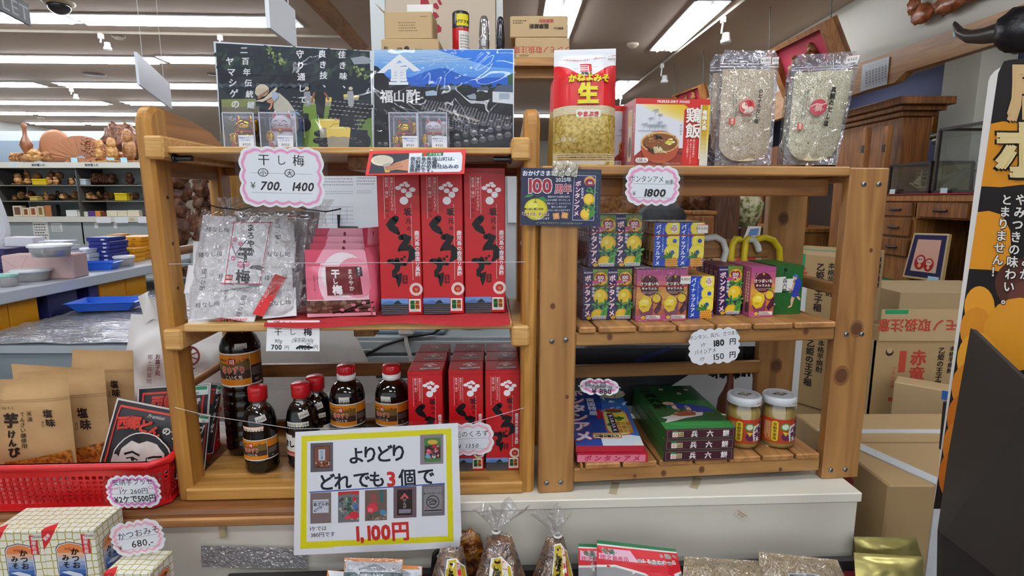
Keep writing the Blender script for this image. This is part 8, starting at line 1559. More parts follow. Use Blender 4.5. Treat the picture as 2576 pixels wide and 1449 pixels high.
def cartn(label, x0, yt, x1, yb, z, Y, d, rz=0, art=None, c=CB, flaps=False, name='cardboard_box', group=None):
    a, b = ypt(x0, yb, Y), ypt(x1, yb, Y); w = b.x-a.x; h = ypt((x0+x1)/2, yt, Y).z-z; m = MB(); m.box((-w/2, 0, 0), (w/2, d, h), c, .003)
    if flaps: m.hull([(-w/2, 0, h), (-w/2, d, h), (-w/2-.03, .02, h+.03), (-w/2-.03, d-.02, h+.03), (-w/2+.003, 0, h), (-w/2+.003, d, h)], c); m.box((-w*.1, d*.6, h), (w*.45, d*.62, h+.035), mat('d8d8d4', .6))
    if art: A = Art(.7); art(A, w, h); A.emit(m, front(0), 1.5e-4)
    return tag(m.build(name, None, ((a.x+b.x)/2, Y, z+.0005), R(rz)), label, 'box', group)
cartn('flat brown carton printed with small marks, under the open one on the pillar shelf', 960, 98, 1105, 146, sz, 1.63, .1, 0, lambda A, w, h: (A.text('80', -w*.42, h*.55, h*.2, '3a3026', .02), A.text('JYB', -w*.18, h*.5, h*.18, '3a3026', .03), A.circ(-w*.06, h*.5, h*.14, '3a3026'), A.tiny(w*.03, h*.45, w*.3, h*.55, 1, '6a5a44')))
z1 = ypt(1030, 98, 1.63).z+.001
cartn('small open brown carton on top of the flat one at the pillar', 967, 29, 1088, 93, z1, 1.64, .09, -2, lambda A, w, h: (A.tiny(-w*.2, h*.3, w*.2, h*.68, 4, '6a5236', fill=.3), A.tiny(w*.25, h*.8, w*.42, h*.85, 1, '4a3a2a')), CB, True)
def inv_(A, t, x, y, h, c, b): A.text(t, x, y, h, c, b, 180)
cartn('brown carton with upside down red lettering, lower of two at the right of the pillar', 1296, 95, 1432, 150, sz, 1.63, .1, 0, lambda A, w, h: (inv_(A, 'ワレモノ取扱注意', -.0, h*.42, h*.36, 'a8362c', .01), A.rect(-w*.42, h*.1, -w*.25, h*.2, '8a744c')))
z1 = ypt(1360, 95, 1.63).z+.001
cartn('crumpled carton with upside down black lettering, upper of two at the pillar', 1283, 40, 1428, 95, z1, 1.635, .1, -1, lambda A, w, h: (inv_(A, '薩摩維新', .0, h*.52, h*.24, '2a221c', .03), inv_(A, '薩摩焼酎', .02, h*.76, h*.18, 'a8483c', .02), A.tiny(-w*.45, h*.65, -w*.2, h*.85, 2, '4a3c2c'), inv_(A, '黒麹仕込', w*.34, h*.42, h*.12, '3a2c24', .02)))
t = thing('spray_can', 'red spray can with a black cap and yellow sticker on the pillar shelf', 'spray can', (*(lambda p: (p.x, 1.68))(ypt(1160, 130, 1.68)), sz+.001)); k = 1.68/1400; h = ypt(1160, 33, 1.68).z-sz; r = 20.5*k
m = MB(); m.lathe([(0, 0), (r, 0), (r, h*.66)], mat('b8181e', .25), 24); A = Art(); A.rect(-.004, .01, r*1.5, h*.6, 'd4d2cc'); A.tiny(.0, h*.15, r*1.3, h*.55, 7, '8a8680'); A.emit(m, cyl(r, 0), 3e-4, (.004, 0)); m.build('can_body', t); m = MB(); m.lathe([(r, h*.66), (r*.98, h*.97), (r*.85, h), (0, h)], mat('17171a', .3), 24); A = Art(); A.rect(-r*.4, h*.70, r*1.1, h*.93, 'd8c81c'); A.text('パワフル', r*.35, h*.78, r*.4, '1c1c1c', .03); A.emit(m, cyl(r, 0), 3e-4, (.004, 0)); m.build('cap', t)
for px, r0, y0, c, l in ((1218, 13, 40, film('d8dce0', .5, .1, 20, .05, haze=.1), 'clear dome topped bottle beside the spray can'), (1259, 10, 42, mat('24242c', .12), 'thin glossy black bottle on the pillar shelf')):
    p = ypt(px, 100, 1.68); h = ypt(px, y0, 1.68).z-sz; r = r0*1.68/1400; m = MB(); m.lathe([(0, 0), (r, 0), (r, h*.55), (r*.85, h*.8), (r*.8, h*.9), (r*.5, h*.98), (0, h)], c, 18); tag(m.build('slim_bottle', None, (p.x, 1.68, sz+.001)), l, 'bottle')
# ================================================================ right side of the shop
BW = wood('b98a54', '96683a', 'y', .6); AL = wood('8d5829', '5f3817', 'z', .7); AL2 = wood('a87038', '7c4b22', 'z', .7)
def xpoly(pts, X, th, c, name, label=None, cat=None, side=None):
    m = MB(); q = [xpt(px, py, X) for px, py in pts]; n = len(q); vs = [tuple(p) for p in q]+[(p.x+th, p.y, p.z) for p in q]; m.add(vs, [list(range(n)), list(range(2*n-1, n-1, -1))]+[(i, i+n, (i+1) % n+n, (i+1) % n) for i in range(n)], asmat(c)); o = m.build(name); return tag(o, label, cat) if label else o
struct(xpoly([(2169, 157), (2700, -35), (2700, 50), (2345, 160), (2278, 180), (2250, 208), (2140, 240), (1900, 318), (1900, 250)], 2.76, .06, BW, 'beam_2'))
o = xpoly([(2170, 163), (2237, 142), (2230, 212), (2163, 231)], 2.75, .003, 'c8ccd2', 'handwritten_sheet', 'white handwritten sheet taped on the wooden beam at the right', 'paper'); A = PArt(0, 0, 1, .6); [A.vtext('一、薩摩焼酎蔵元', 2228-8*i, 150+2.6*i, 6.5, '3a3a40') for i in range(7)]; m = MB(); A.on(m, (2.75, 4, 2), (-1, 0, 0), Matrix(), 3e-4); m.build('handwriting', o)
m = MB(); [m.ball(xpt(px, py, 2.74), (.03, a*2.9/1400, b*2.9/1400), speckle([(.3, '5c2c14'), (.5, '8a4a24'), (.7, 'a8643a')], 14, .35, .5), 3, .3, 3, px % 9) for px, py, a, b in ((2320, 35, 48, 32), (2390, 5, 60, 34), (2460, -30, 60, 34), (2300, 15, 24, 34))]; tag(m.build('carved_plaque'), 'smooth brown burl wood carving on the white wall above the beam', 'carving')
t = thing('buffalo_mount', 'black buffalo head mount with a curved horn at the top right corner', 'wall mount', (0, 0, 0)); m = MB(); m.ball(xpt(2570, 75, 2.6), (.12, .1, .11), mat('17161a', .4, bump=.3), 3, .15, 3); m.build('head', t); m = MB(); m.tube([xpt(x, y, 2.55) for x, y in ((2540, 78), (2510, 82), (2475, 90), (2440, 92), (2415, 82), (2402, 60), (2401, 54))], [.055, .05, .042, .034, .024, .012, .003], mat('3a332e', .3), 12); m.build('horn', t)
xpoly([(2397, 80), (2420, 74), (2418, 88), (2396, 93)], 2.745, .002, 'a8d4dc', 'price_card', 'tiny pale blue price card below the buffalo horn', 'price card')
def gods(label, tl, tr, br, bl, Y0, Y1):
    P = [ypt(*c, Y) for c, Y in ((tl, Y0), (tr, Y1), (br, Y1), (bl, Y0))]; t = thing('carved_relief_frame', label, 'framed carving', (0, 0, 0)); n = (P[1]-P[0]).cross(P[3]-P[0]).normalized(); n = n if n.dot(EYE-P[0]) > 0 else -n; c = sum(P, V())/4
    m = MB(); m.hull([tuple(p-n*k) for p in P for k in (.03, .06)], AL); m.hull([tuple(c+(p-c)*.8-n*k) for p in P for k in (.027, .03)], mat('c03a50', .6)); m.build('backing', t)
    m = MB()
    for i in range(4): a, b = P[i], P[(i+1) % 4]; m.hull([tuple(x+n*k) for x in (a, b, c+(a-c)*.8, c+(b-c)*.8) for k in (-.05, .02)], AL2)
    m.build('frame', t)
    for p in P[:2]: m = MB(); m.tube([p-n*.02, V((p.x, p.y, CZ))], .003, mat('3a3a3c', .5), 5); m.build('hanging_wire', t)
    for k, (u, v) in enumerate(((.38, .55), (.66, .5))):
        o = P[0]*(1-u)*(1-v)+P[1]*u*(1-v)+P[2]*u*v+P[3]*(1-u)*v; s = (P[1]-P[2]).length*.2; m = MB(); m.ball(o-V((0, 0, s*.6)), (s, s*.8, s), cw['m'], 3, .3, 3, k); m.ball(o+V((0, 0, s*.4)), (s*.6, s*.6, s*.6), cw['m'], 3, .2, 4, k); m.ball(o+V((0, -.0, s*1.0)), (s*.75, s*.4, s*.3), cw['m'], 3, .3, 4, k+5); m.build('carved_god', t)
gods('large wooden frame of two carved gods on pink, hung under the ceiling', (1930, 128), (2083, 48), (2122, 150), (1975, 245), 5.0, 3.9)
gods('far wooden relief frame partly hidden behind the red food box', (1692, 240), (1765, 212), (1775, 250), (1705, 275), 7.0, 6.4)
def xbox(m, x0, yt, x1, yb, X, th, c, bev=.006):
    """panel on a front that faces left: picture box at distance X"""
    ps = [xpt(px, py, X) for px in (x0, x1) for py in (yt, yb)]; ys = [p.y for p in ps]; z1, z0 = (ps[0].z+ps[2].z)/2, (ps[1].z+ps[3].z)/2; m.box((X, min(ys), z0), (X+th, max(ys), z1), asmat(c), bev)
m = MB(); m.box((2.84, 2.2, 0), (4.0, 9.5, .76), mat('6b4a2a', .5)); m.box((2.82, 2.2, .76), (4.0, 9.5, .775), mat('1f6a42', .8)); struct(m.build('trim_2'))
t = thing('altar_cabinet', 'tall dark wooden altar cabinet with stepped cornice and open doors', 'cabinet', (0, 0, .7755)); Q = lambda z: z-.7755
m = MB(); m.box((3.12, 4.6, 0), (3.36, 5.5, Q(2.05)), AL, .01); m.build('body', t); m = MB()
for i, (e, z0, z1) in enumerate(((.0, 2.05, 2.09), (.04, 2.09, 2.13), (.08, 2.13, 2.19))): m.box((3.10-e, 4.58-e, Q(z0)), (3.38+e, 5.55, Q(z1)), AL, .006)
m.build('cornice', t)
for i, (x, y) in enumerate(((3.02, 4.62), (2.9, 4.7))):
    m = MB(); m.box((x, y, .2), (x+.05, y+.05, Q(1.98)), AL2, .005); m.build('folding_door', t); m = MB(); [m.box((x-.004, y+.01, z), (x, y+.045, z+.06), mat('2a2a2c', .4)) for z in (.5, 1.0)]; m.build('hinge', t)
t = thing('altar_cabinet', 'honey brown altar cabinet with turned columns seen through the right rack', 'cabinet', (0, 0, .7755)); m = MB(); m.box((3.45, 5.8, 0), (3.9, 8.6, Q(2.05)), mat('2b190c', .5)); m.build('body', t); m = MB(); m.box((3.0, 5.75, 0), (3.5, 8.6, .28), AL2, .008); m.box((2.96, 5.72, .28), (3.5, 8.62, .33), AL2, .008); m.box((3.05, 5.75, Q(1.75)), (3.5, 8.6, Q(2.0)), AL, .008); m.build('frame', t)
for y in (5.85, 6.35, 6.9, 7.4, 7.9): m = MB(); m.lathe([(.03, .33), (.04, .36), (.022, .40), (.03, .55), (.022, .7), (.028, .85), (.04, .97)], AL2, 12, (3.06, y, 0)); m.build('column', t)
for i in range(8): m = MB(); y = 5.8+i*.35; m.box((2.985, y, .03), (3.0, y+(.16 if i % 2 else .28), .25), AL, .006); m.build('door_panel', t)
t = thing('writing_desk', 'brown wooden desk of drawers with a picture leaning in its opening', 'desk', (0, 0, .7755)); XD = 2.95; m = MB(); m.box((XD, 3.0, Q(1.38)), (3.7, 4.55, Q(1.43)), AL2, .006); m.build('desk_top', t)
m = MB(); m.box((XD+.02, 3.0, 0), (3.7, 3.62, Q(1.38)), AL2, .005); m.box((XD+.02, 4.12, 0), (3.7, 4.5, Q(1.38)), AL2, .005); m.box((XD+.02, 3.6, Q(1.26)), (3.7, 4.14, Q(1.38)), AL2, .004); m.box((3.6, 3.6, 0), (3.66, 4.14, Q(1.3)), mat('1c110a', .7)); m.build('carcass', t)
for y0, y1, z0, z1 in ((3.64, 4.08, 1.27, 1.37), (3.15, 3.55, 1.27, 1.37), (4.15, 4.48, 1.27, 1.37), (4.15, 4.48, 1.12, 1.25), (4.15, 4.48, .97, 1.1)):
    m = MB(); m.box((XD-.004, y0, Q(z0)), (XD+.02, y1, Q(z1)), AL, .005); d_ = m.build('drawer', t); m = MB(); yc = (y0+y1)/2; m.tube([(XD-.01, yc-.06, Q((z0+z1)/2)), (XD-.022, yc, Q((z0+z1)/2)), (XD-.01, yc+.06, Q((z0+z1)/2))], .008, mat('2c1a10', .4), 8); m.build('drawer_pull', d_)
m = MB(); m.box((XD-.004, 3.12, .06), (XD+.02, 3.56, Q(1.25)), AL, .006); m.box((XD-.012, 3.2, .12), (XD, 3.48, Q(1.19)), AL2, .012); d_ = m.build('door', t); m = MB(); m.box((XD-.02, 3.52, .2), (XD-.004, 3.545, .29), mat('2c1a10', .4)); m.build('door_handle', d_)
m = MB(); m.box((XD-.012, 3.0, 1.4305), (3.69, 4.55, 1.438), mat('8a1c24', .8)); tag(m.build('red_runner'), 'dark red cloth runner on the desk under the ship cases', 'cloth')
def case(label, x0, x1, y0, y1, h, big):
    t = thing('model_ship_case', label, 'display case', (0, 0, 1.4385)); fr = mat('2a1a12', .4); m = MB(); b = .009
    for x in (x0, x1):
        for y in (y0, y1): m.box((x-b, y-b, 0), (x+b, y+b, h), fr)
    for z in (.01, h): [m.box((x-b, y0, z-b), (x+b, y1, z+b), fr) for x in (x0, x1)]; [m.box((x0, y-b, z-b), (x1, y+b, z+b), fr) for y in (y0, y1)]
    m.box((x0, y0, 0), (x1, y1, .012), fr); m.build('case_frame', t); m = MB(); m.box((x0, y0, .013), (x1, y1, h), film('f2f6f4', .9, 0, 4, .04)); m.build('glass', t)
    m = MB(); m.box((x1-.012, y0, .013), (x1-.006, y1, h-.01), speckle([(.3, '9a8a90'), (.5, 'b9b8b4'), (.7, 'a3b4bc')] if big else [(.3, '8a7c3c'), (.6, 'a09450')], 5, .7, 0)); m.build('backdrop_panel', t)
    yc, xc = (y0+y1)/2, (x0+x1)/2; L = (y1-y0)*.62; c = mat('3a2418' if big else 'a89870', .5); m = MB(); m.hull([(xc, yc-L/2, h*.24), (xc, yc+L/2, h*.26), (xc-.04, yc-L*.3, h*.22), (xc-.04, yc+L*.3, h*.22), (xc+.04, yc-L*.3, h*.22), (xc+.04, yc+L*.3, h*.22), (xc, yc-L*.25, h*.08), (xc, yc+L*.25, h*.08)], c); m.box((xc-.03, yc-.06, .013), (xc+.03, yc+.06, h*.09), c); m.build('ship_hull', t)
    for s in (-.3, 0, .3): m = MB(); m.tube([(xc, yc+s*L, h*.22), (xc, yc+s*L, h*(.86-.12*abs(s)))], .006, c, 6); [m.tube([(xc, yc+s*L-.05, z), (xc, yc+s*L+.05, z)], .004, c, 5) for z in (h*.45, h*.6, h*.72)]; m.build('mast', t)
    m = MB(); m.tube([(xc, yc+L*.5, h*.26), (xc, yc+L*.75, h*.4)], .005, c, 5); m.hull([(xc, yc+L*.35, h*.3), (xc, yc+L*.66, h*.36), (xc, yc+L*.33, h*.66), (xc+.004, yc+L*.35, h*.3)], c); m.build('bowsprit', t)
case('large glass case with a dark three masted model ship on the desk', 3.0, 3.45, 3.28, 4.02, .44, True); case('small glass case with a pale model ship on the desk', 3.0, 3.3, 4.07, 4.5, .22, False)
for px, l in ((2372, 'pale price card in front of the large ship case'), (2243, 'pale price card in front of the small ship case')): p = xpt(px, 480, 2.96); m = MB(); m.box((0, -.03, 0), (.003, .03, .035), mat('c4d8dc', .5)); tag(m.build('price_card', None, (2.965, p.y, 1.4385)), l, 'price card')
m = MB(); m.box((3.7, 4.62, .776), (3.99, 5.0, 2.6), mat('d2d0c0', .6)); struct(m.build('pillar_2'))
t = thing('wall_mirror', 'orange wood framed mirror on the dark blue wall behind the ship case', 'mirror', (0, 0, 0)); m = MB(); q = [xpt(*c, 3.9) for c in ((2350, 335), (2362, 262), (2385, 244), (2620, 150), (2620, 285))]; 
for i in range(4): m.tube([q[i], q[i+1]], .05, mat('c8862c', .4), 6)
m.build('frame', t); m = MB(); m.hull([(p.x+k, p.y, p.z) for p in q for k in (.0, .01)], mat('8a8f90', .03, .95)); m.build('mirror_glass', t); m = MB(); m.tube([xpt(2345, 345, 3.86), xpt(2640, 285, 3.86)], .03, mat('6b5a3a', .4), 6); m.tube([xpt(2350, 356, 3.86), xpt(2640, 298, 3.86)], .03, mat('a8a690', .3), 6); m.build('lower_ledge', t)
t = thing('framed_picture', 'framed picture of two red round dolls leaning in the desk opening', 'picture', (0, 0, 0)); P = [xpt(x, y, X) for x, y, X in ((2270, 696, 2.83), (2368, 710, 2.83), (2388, 588, 2.92), (2300, 586, 2.92))]; n = (P[1]-P[0]).cross(P[3]-P[0]).normalized(); n = n if n.dot(EYE-P[0]) > 0 else -n; m = MB(); m.hull([tuple(p-n*k) for p in P for k in (0, .02)], mat('b9a070', .4)); A = Art(.08); A.rect(.04, .04, .96, .96, '2c2c4c'); A.rect(.17, .16, .83, .86, 'd8a894'); A.rect(.17, .16, .83, .3, 'cbb89c')
for x, y, r in ((.38, .36, .15), (.62, .32, .13)): A.circ(x, y, r, '9c2a2c', r*1.1); A.circ(x, y+r*.35, r*.6, 'd8b8a8', r*.5); A.circ(x, y-r*.45, r*.3, 'd8a878', r*.3); A.circ(x-r*.2, y+r*.4, r*.1, INK); A.circ(x+r*.2, y+r*.4, r*.1, INK)
A.rect(.66, .01, .93, .09, 'a8d0dc'); A.emit(m, quadmap(*P, 1, 1), 4e-4); m.build('frame', t)
# wood roots and little things seen through the right rack
root('driftwood_carving', 'huge weathered root carving seen through the middle of the right rack', [(1540, 500, 60), (1590, 520, 66), (1640, 540, 60), (1560, 560, 60), (1690, 500, 46), (1720, 470, 40), (1735, 545, 44), (1660, 590, 60), (1500, 540, 50), (1620, 630, 60), (1540, 640, 60), (1470, 520, 40)], 4.9, 'm', 21, .4)
root('driftwood_carving', 'dark hollow root carving beside the tall split trunk slab', [(1758, 500, 24), (1765, 520, 22), (1775, 480, 22), (1760, 560, 24), (1790, 610, 30), (1780, 650, 30)], 4.6, 'd', 25)
m = MB(); q = [ypt(x, y, 4.5) for x, y in ((1795, 760), (1800, 470), (1812, 455), (1855, 458), (1862, 500), (1850, 760))]; m.hull([(p.x, p.y+k, p.z if p.z > 1.2 else .01) for p in q for k in (0, .1)], wood('6b4226', '42250f', 'z', 1.2)); tag(m.build('trunk_slab'), 'tall split trunk slab standing behind the right rack', 'carving')
m = MB(); p = ypt(1665, 566, 4.2); m.ball((0, 0, .06), (.17, .1, .11), mat('3a3c3e', .7, bump=.8, bscale=12), 3, .2, 3); m.box((-.15, -.1, -1.2), (.15, .1, .0), AL); tag(m.build('black_stone', None, (p.x, p.y, 1.21)), 'rough black ornamental stone on a stand behind the pineapple boxes', 'stone')
p = ypt(1768, 580, 4.3); m = MB(); m.box((-.085, 0, 0), (.085, .2, p.z+.12), AL2, .006); m.box((-.1, -.02, p.z+.12), (.1, .22, p.z+.15), AL2, .006); A = Art(); A.rect(-.075, p.z-.08, -.004, p.z+.1, AL); A.rect(.004, p.z-.08, .075, p.z+.1, AL); A.emit(m, front(0), 6e-4); tag(m.build('small_cabinet', None, (p.x, p.y, 0)), 'small two door wooden cabinet in front of the dark root carving', 'cabinet')
p = ypt(1880, 570, 4.7); t = thing('flowered_vase', 'pale flower patterned lidded vase behind the right rack', 'vase', (p.x, p.y, 0)); vz = p.z; fm = speckle([(.35, '6b3a3a'), (.45, '8a9a5c'), (.55, 'cfc8a0'), (.75, 'd8d2b0')], 26, .3, 0); m = MB(); m.lathe([(0, vz), (.07, vz), (.11, vz+.12), (.12, vz+.2), (.07, vz+.26), (.06, vz+.28)], fm, 24); m.build('body', t); m = MB(); m.lathe([(.09, vz+.28), (.085, vz+.32), (.05, vz+.37), (.015, vz+.39), (0, vz+.42)], fm, 24); m.build('lid', t); m = MB(); m.box((-.1, -.1, 0), (.1, .1, vz), mat('4a2c18', .5), .01); m.build('stand', t)
A = PArt(0, 0, 1, .2); A.poly([(1888, 576), (1910, 574), (1906, 592), (1880, 594)], '5a7aa8'); sheet_px('framed_photo', 'small white framed photo standing by the flowered vase', 'picture', [(1882, 569), (1915, 569), (1911, 597), (1871, 599)], A, [3.6, 3.6, 3.5, 3.5], base='cfcac0', lam=0, fr=WF, thick=.01, dz=4e-4); o = bpy.data.objects['framed_photo']; m = MB(); m.box((-.03, .02, -o.location.z), (.03, .06, .01), AL); m.build('stand', o)
# ---- liquor cartons
def label_art(A, w, h):
    A.vtext('本格芋焼酎', w*.40, h*.92, h*.085, '2a221c', .02); A.vtext('乙姫の王子稲', w*.28, h*.90, h*.105, '2a221c', .03, 1.0); A.vtext('赤竜', w*.02, h*.86, h*.25, 'b0402c', .03); A.rect(-w*.2, h*.5, -w*.12, h*.84, 'b0402c'); A.circ(-w*.32, h*.82, h*.06, '2a221c'); A.circ(-w*.32, h*.845, h*.045, 'b49a70'); A.vtext('つまみ宿見', -w*.25, h*.6, h*.07, 'b0402c'); A.rect(-w*.28, h*.04, -w*.08, h*.1, 'b0402c')
def obox(label, c, w, d, h, rz, fa=None, sa=None, tape=True, col=CB2):
    m = MB(); m.box((0, 0, 0), (w, d, h), col, .003); A = Art(.7)
    if fa: fa(A, w, h); A.emit(m, front(0, w/2), 3e-4)
    if sa: A = Art(.7); sa(A, d, h); A.emit(m, leftf(0, d/2, 0), 3e-4)
    if tape: A = Art(.4); A.rect(w*.42, 0, w*.55, d, '1f8a5a'); A.emit(m, topf(h), 3e-4); A = Art(.4); A.rect(-.03, h*.78, .03, h, '1f8a5a'); A.emit(m, leftf(0, d/2, 0), 6e-4)
    return tag(m.build('liquor_carton', None, c, R(rz)), label, 'box', 'brown liquor cartons')
c = ypt(2118, 645, 2.05); BZ = c.z-.30
obox('brown liquor carton with green tape behind the right post, top of the stack', (c.x, c.y, BZ+.0), .42, .32, .299, 38, label_art, label_art)
obox('brown liquor carton under the green taped one behind the right post', (c.x-.01, c.y+.005, BZ-.301), .42, .32, .3, 38, label_art, label_art)
obox('brown liquor carton at the bottom of the stack behind the right post', (c.x+.005, c.y, 0), .42, .32, BZ-.302, 38, None, None, False)
c2 = ypt(1950, 640, 2.8); obox('brown liquor carton behind the umbrella handles', (c2.x-.3, c2.y, c2.z-.28), .44, .3, .31, 20, label_art, label_art); obox('brown liquor carton below the one behind the umbrella handles', (c2.x-.3, c2.y, 0), .44, .3, c2.z-.281, 20, None, label_art, False)
a, b = ypt(2185, 1015, 1.78), ypt(2425, 1000, 1.78); z0, z1 = a.z-.3, ypt(2300, 857, 1.78).z; w = b.x-a.x; t = thing('open_liquor_carton', 'open liquor carton with its front flap raised, big red characters on it', 'box', (a.x, 1.78, 0)); m = MB(); m.box((0, 0, 0), (w, .24, z0), CB2); 
for q in ((0, 0, z0, w, .005, z1), (0, .235, z0, w, .24, z1), (0, 0, z0, .005, .24, z1), (w-.005, 0, z0, w, .24, z1)): m.box(q[:3], q[3:], CB2)
B = Art(.7); label_art(B, w*.9, (z1-a.z)*1.0); B.emit(m, front(0, w*.45, a.z), 3e-4); m.build('carton_body', t); fh = ypt(2300, 778, 1.78).z-z1
m = MB(); m.box((.01, -.004, z1), (w-.005, 0, z1+fh), CB); B = Art(.7); B.text('ワレモノ取扱注意', w*.55, z1+fh*.5, fh*.42, 'b0402c', .02, 180); B.rect(.02, z1+fh*.86, w*.3, z1+fh*.99, '1f8a5a'); B.emit(m, front(-.004), 3e-4); m.build('front_flap', t)
m = MB(); m.hull([(w, 0, z1), (w, .24, z1), (w+.12, .03, z1+.05), (w+.12, .21, z1+.05), (w, 0, z1-.003), (w, .24, z1-.003)], CB); m.build('side_flap', t)
p = gpt(2252, 962, .95); obox('plain brown carton at the right with a blue edged end', (*ypt(2250, 960, 1.68).xy, 0), .24, .08, ypt(2250, 960, 1.68).z, -40, lambda A, w, h: A.rect(.0, h*.965, w*.5, h*.999, '2c5aa8'), None, False, CB)
obox('long closed carton lying behind the open liquor carton', (ypt(2270, 700, 2.65).x, 2.65, 0), .6, .4, ypt(2300, 735, 2.65).z, 0, None, None, False, CB)
t = thing('strapped_carton', 'large brown carton with white straps nearest the counter end', 'box', (.80, 1.10, .0)); hb = .80; m = MB(); m.box((0, 0, 0), (.72, .40, hb), CB2, .004); A = Art(.7); A.rect(-.09, hb-.15, -.005+.08, hb-.05, 'a83430'); A.rect(-.03, hb-.13, .05, hb-.07, 'cfae84'); A.text('田', .01, hb-.1, .06, 'a83430', .06); A.emit(m, leftf(0, .19, 0), 3e-4); A = Art(.5); A.rect(0, .205, .72, .213, '8a7048'); A.emit(m, topf(hb), 3e-4); m.build('carton_body', t)
m = MB(); st_ = mat('c9ccce', .35); m.box((.1, -.003, .1), (.135, 0, hb+.002), st_); m.hull([(.1, -.003, hb), (.135, -.003, hb), (.1, -.003, hb+.003), (.135, -.003, hb+.003), (.0, .27, hb), (.03, .29, hb), (.0, .27, hb+.003), (.03, .29, hb+.003)], st_); m.build('strap', t); m = MB(); m.box((0, .262, hb), (.72, .285, hb+.0025), st_); m.build('strap', t)
slab('white_board', 'narrow white board standing just behind the right rack', 'board', 1988, 700, 2034, 862, 1.53, .015, 'd3d6d8')
slab('white_board', 'broad white board behind the bottom shelf of the right rack', 'board', 1462, 700, 1975, 868, 1.50, .012, 'c9ccd0')
m = MB(); q = [RF.w(*(lambda uz: (uz[0], .30, uz[1]))(RF.at(px, py, .30))) for px, py in ((1440, 868), (1760, 868), (1750, 915), (1660, 965), (1600, 1010), (1440, 1010))]; m.hull([tuple(p-RF.v*k+V((0, 0, 0))) for p in q for k in (0, .03)], mat('101014', .5, bump=.4, bscale=12)); A = PArt(0, 0, 1, .4); A.poly([(1590, 905), (1680, 872), (1692, 878), (1610, 912)], '1c2c5c'); A.on(m, q[0]-RF.v*.031, -RF.v, Matrix(), 3e-4); tag(m.build('folded_umbrella'), 'black folded umbrella lying behind the bottom shelf of the right rack', 'umbrella')
t = thing('paste_brush', 'wide black bristle brush with a brown handle hanging behind the jars', 'brush', (0, 0, 0)); P = lambda x, y, v=.255: RF.w(*(lambda uz: (uz[0], v, uz[1]))(RF.at(x, y, v))); m = MB(); bm_ = mat('121214', .7)
for i in range(60): x = 1786+116*i/59; m.tube([P(x, 872, .25), P(x+random.uniform(-5, 5), 945+random.uniform(-8, 8), .25+.01*(i % 3))], .0025, bm_, 4, False)
m.build('bristles', t); m = MB(); hw_ = mat('6b3a22', .4); m.tube([P(1838, 925), P(1837, 960), P(1832, 985), P(1826, 1005), P(1822, 1035)], [.009, .008, .013, .019, .020], hw_, 12); A = PArt(0, 0, 1, .5); A.text('1501', 1830, 1000, 9, 'c8b8a8', .0, 90); A.on(m, P(1830, 1000, .234), -RF.v, Matrix(), 3e-4); m.build('handle', t)
for i, (pts, c, l) in enumerate((([(1776, 600), (1800, 596), (1818, 606), (1826, 630), (1820, 655), (1815, 700)], 'd4d4d0', 'white umbrella handle hooked on the rear rail nearest the pineapple boxes'), ([(1842, 702), (1838, 650), (1842, 615), (1852, 600), (1860, 602)], 'd8c01c', 'yellow umbrella handle, left of the crossed pair on the rear rail'), ([(1868, 702), (1872, 640), (1876, 605), (1882, 600)], 'd8c01c', 'yellow umbrella handle, right of the crossed pair on the rear rail'), ([(1885, 602), (1898, 604), (1906, 620), (1908, 628)], 'd0d0cc', 'short white umbrella handle tip between the yellow handles'), ([(1903, 602), (1925, 597), (1945, 604), (1960, 625), (1962, 660), (1958, 700)], 'd8c01c', 'large yellow umbrella handle arched beside the rear post'))):
    m = MB(); ps = [P(x, y, .197) for x, y in pts]; m.tube(ps, .0075, mat(c, .35), 10); [m.ball(p, .0075, mat(c, .35), 2) for p in (ps[0], ps[-1])]; tag(m.build('umbrella_handle'), l, 'umbrella')
# ---- tall advertising sign on its dark stand
q = [ypt(*c, Y) for c, Y in (((2347, 1282), .93), ((2800, 1400), .74), ((2860, 60), .74), ((2513, 172), .93))]; q[3] = V((q[0].x, q[0].y, q[3].z)); q[2] = V((q[1].x, q[1].y, q[3].z)); q[1] = V((q[1].x, q[1].y, q[0].z)); n = (q[1]-q[0]).cross(q[3]-q[0]).normalized(); n = n if n.dot(EYE-q[0]) > 0 else -n
t = thing('advertising_sign', 'tall printed sign board with orange fruit and white lettering at the right edge', 'sign', (0, 0, 0)); W = (q[1]-q[0]).length; H = q[3].z-q[0].z; fn = quadmap(*q, W, H); B = Art(.3); B.rrect(0, 0, W, H, .02, 'd6d3cc'); m = MB(); rim = B.e[0][0]
m.hull([tuple(V(fn(x, y, 0))-n*k) for x, y in rim for k in (0, .012)], mat('d8d5ce', .4)); A = PArt(2150, 0, 2.0704, .3); rn = random.Random(4)
X = lambda y: 740-(y-350)*.1485   # the left edge on the picture
A.poly([(X(320)+32, 320), (X(320)+60, 312), (2000, 200), (2000, 2650), (X(2650)+12, 2650), (X(380)+12, 380)], '1d1a1a')
A.poly([(X(640)+12, 645), (770, 632), (900, 640), (2000, 600), (2000, 960), (870, 962), (760, 975), (X(975)+12, 970)], 'c9851e')
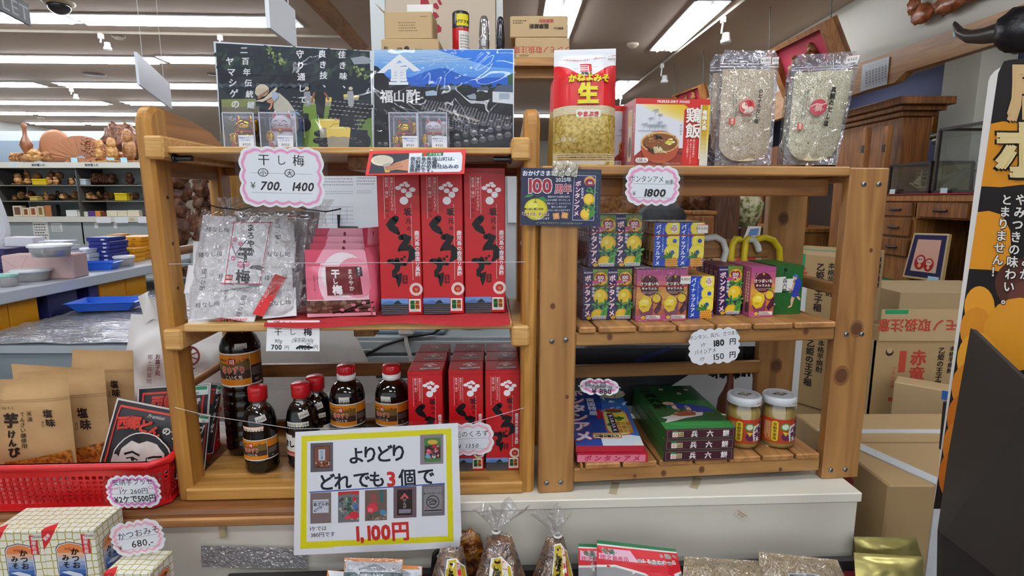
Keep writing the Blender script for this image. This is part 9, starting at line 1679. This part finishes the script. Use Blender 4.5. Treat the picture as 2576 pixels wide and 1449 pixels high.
A.poly([(X(1100)+12, 1105), (700, 1098), (770, 1120), (810, 1200), (815, 1300), (790, 1420), (700, 1405), (X(1405)+12, 1400)], 'cf8a22')
for x, y, r, c in ((860, 1480, 130, '4a2a20'), (900, 1560, 100, '5c342a'), (650, 1600, 110, 'd8942c'), (600, 1720, 120, 'c98426'), (860, 1740, 190, 'd3902a'), (640, 1880, 150, 'd9982f'), (560, 2020, 130, 'c67a24'), (540, 2180, 130, 'b9661c'), (560, 2330, 150, 'c27422'), (520, 2480, 150, 'b9661c')):
    A.circ(max(x, X(y)+r*.0+12+r*.72), y, r*.72 if x < 700 else r, c, r, n=20)
A.text('唐', 960, 470, 330, '17120c', .06); A.text('唐', 960, 470, 325, 'c8a878', .045); A.text('ホ', 880, 780, 330, '17120c', .07); A.text('ホ', 880, 780, 318, 'd6c48c', .05)
for tx, x, y, h in (('とまりません！', 792, 1010, 62), ('やみつきの味わい。', 868, 1010, 64), ('カリッと旨みが', 945, 1010, 64)):
    for i, ch in enumerate(tx): A.text(ch, x-i*9.3, y+30+i*h*1.01, h, '1a1614', .06, -3); A.text(ch, x-i*9.3, y+30+i*h*1.01, h*.97, 'e8e4dc', .02, -3)
A.on(m, q[0], n, Matrix(), 1.5e-4); m.build('printed_board', t)
m = MB(); sg = mat('2d2a26', .55); P = lambda x, y, Y: ypt(x, y, Y)
m.hull([tuple(p+V((0, k, 0))) for p in (P(2457, 830, .86), P(2620, 985, .70), P(2720, 1490, .66), P(2560, 1490, .72), P(2372, 1345, .84), P(2400, 1150, .85)) for k in (0, .012)], sg); m.build('stand_panel', t); m = MB(); m.hull([tuple(p+V((0, k, 0))) for p in (P(2372, 1345, .846), P(2368, 1550, .84), P(2640, 1550, .70), P(2560, 1490, .73)) for k in (0, .012)], mat('1c1a18', .6)); m.build('stand_base', t)
p = P(2515, 1333, .755); m = MB(); m.ball(p, (.007, .006, .006), mat('0e0e10', .3), 2); m.build('bolt', t); m = MB(); a, b = P(2383, 1012, .945), P(2372, 1130, .945); m.tube([a, b], .006, mat('1a1a1c', .5), 8); m.build('clip', t)
bpy.data.objects.remove(_to)
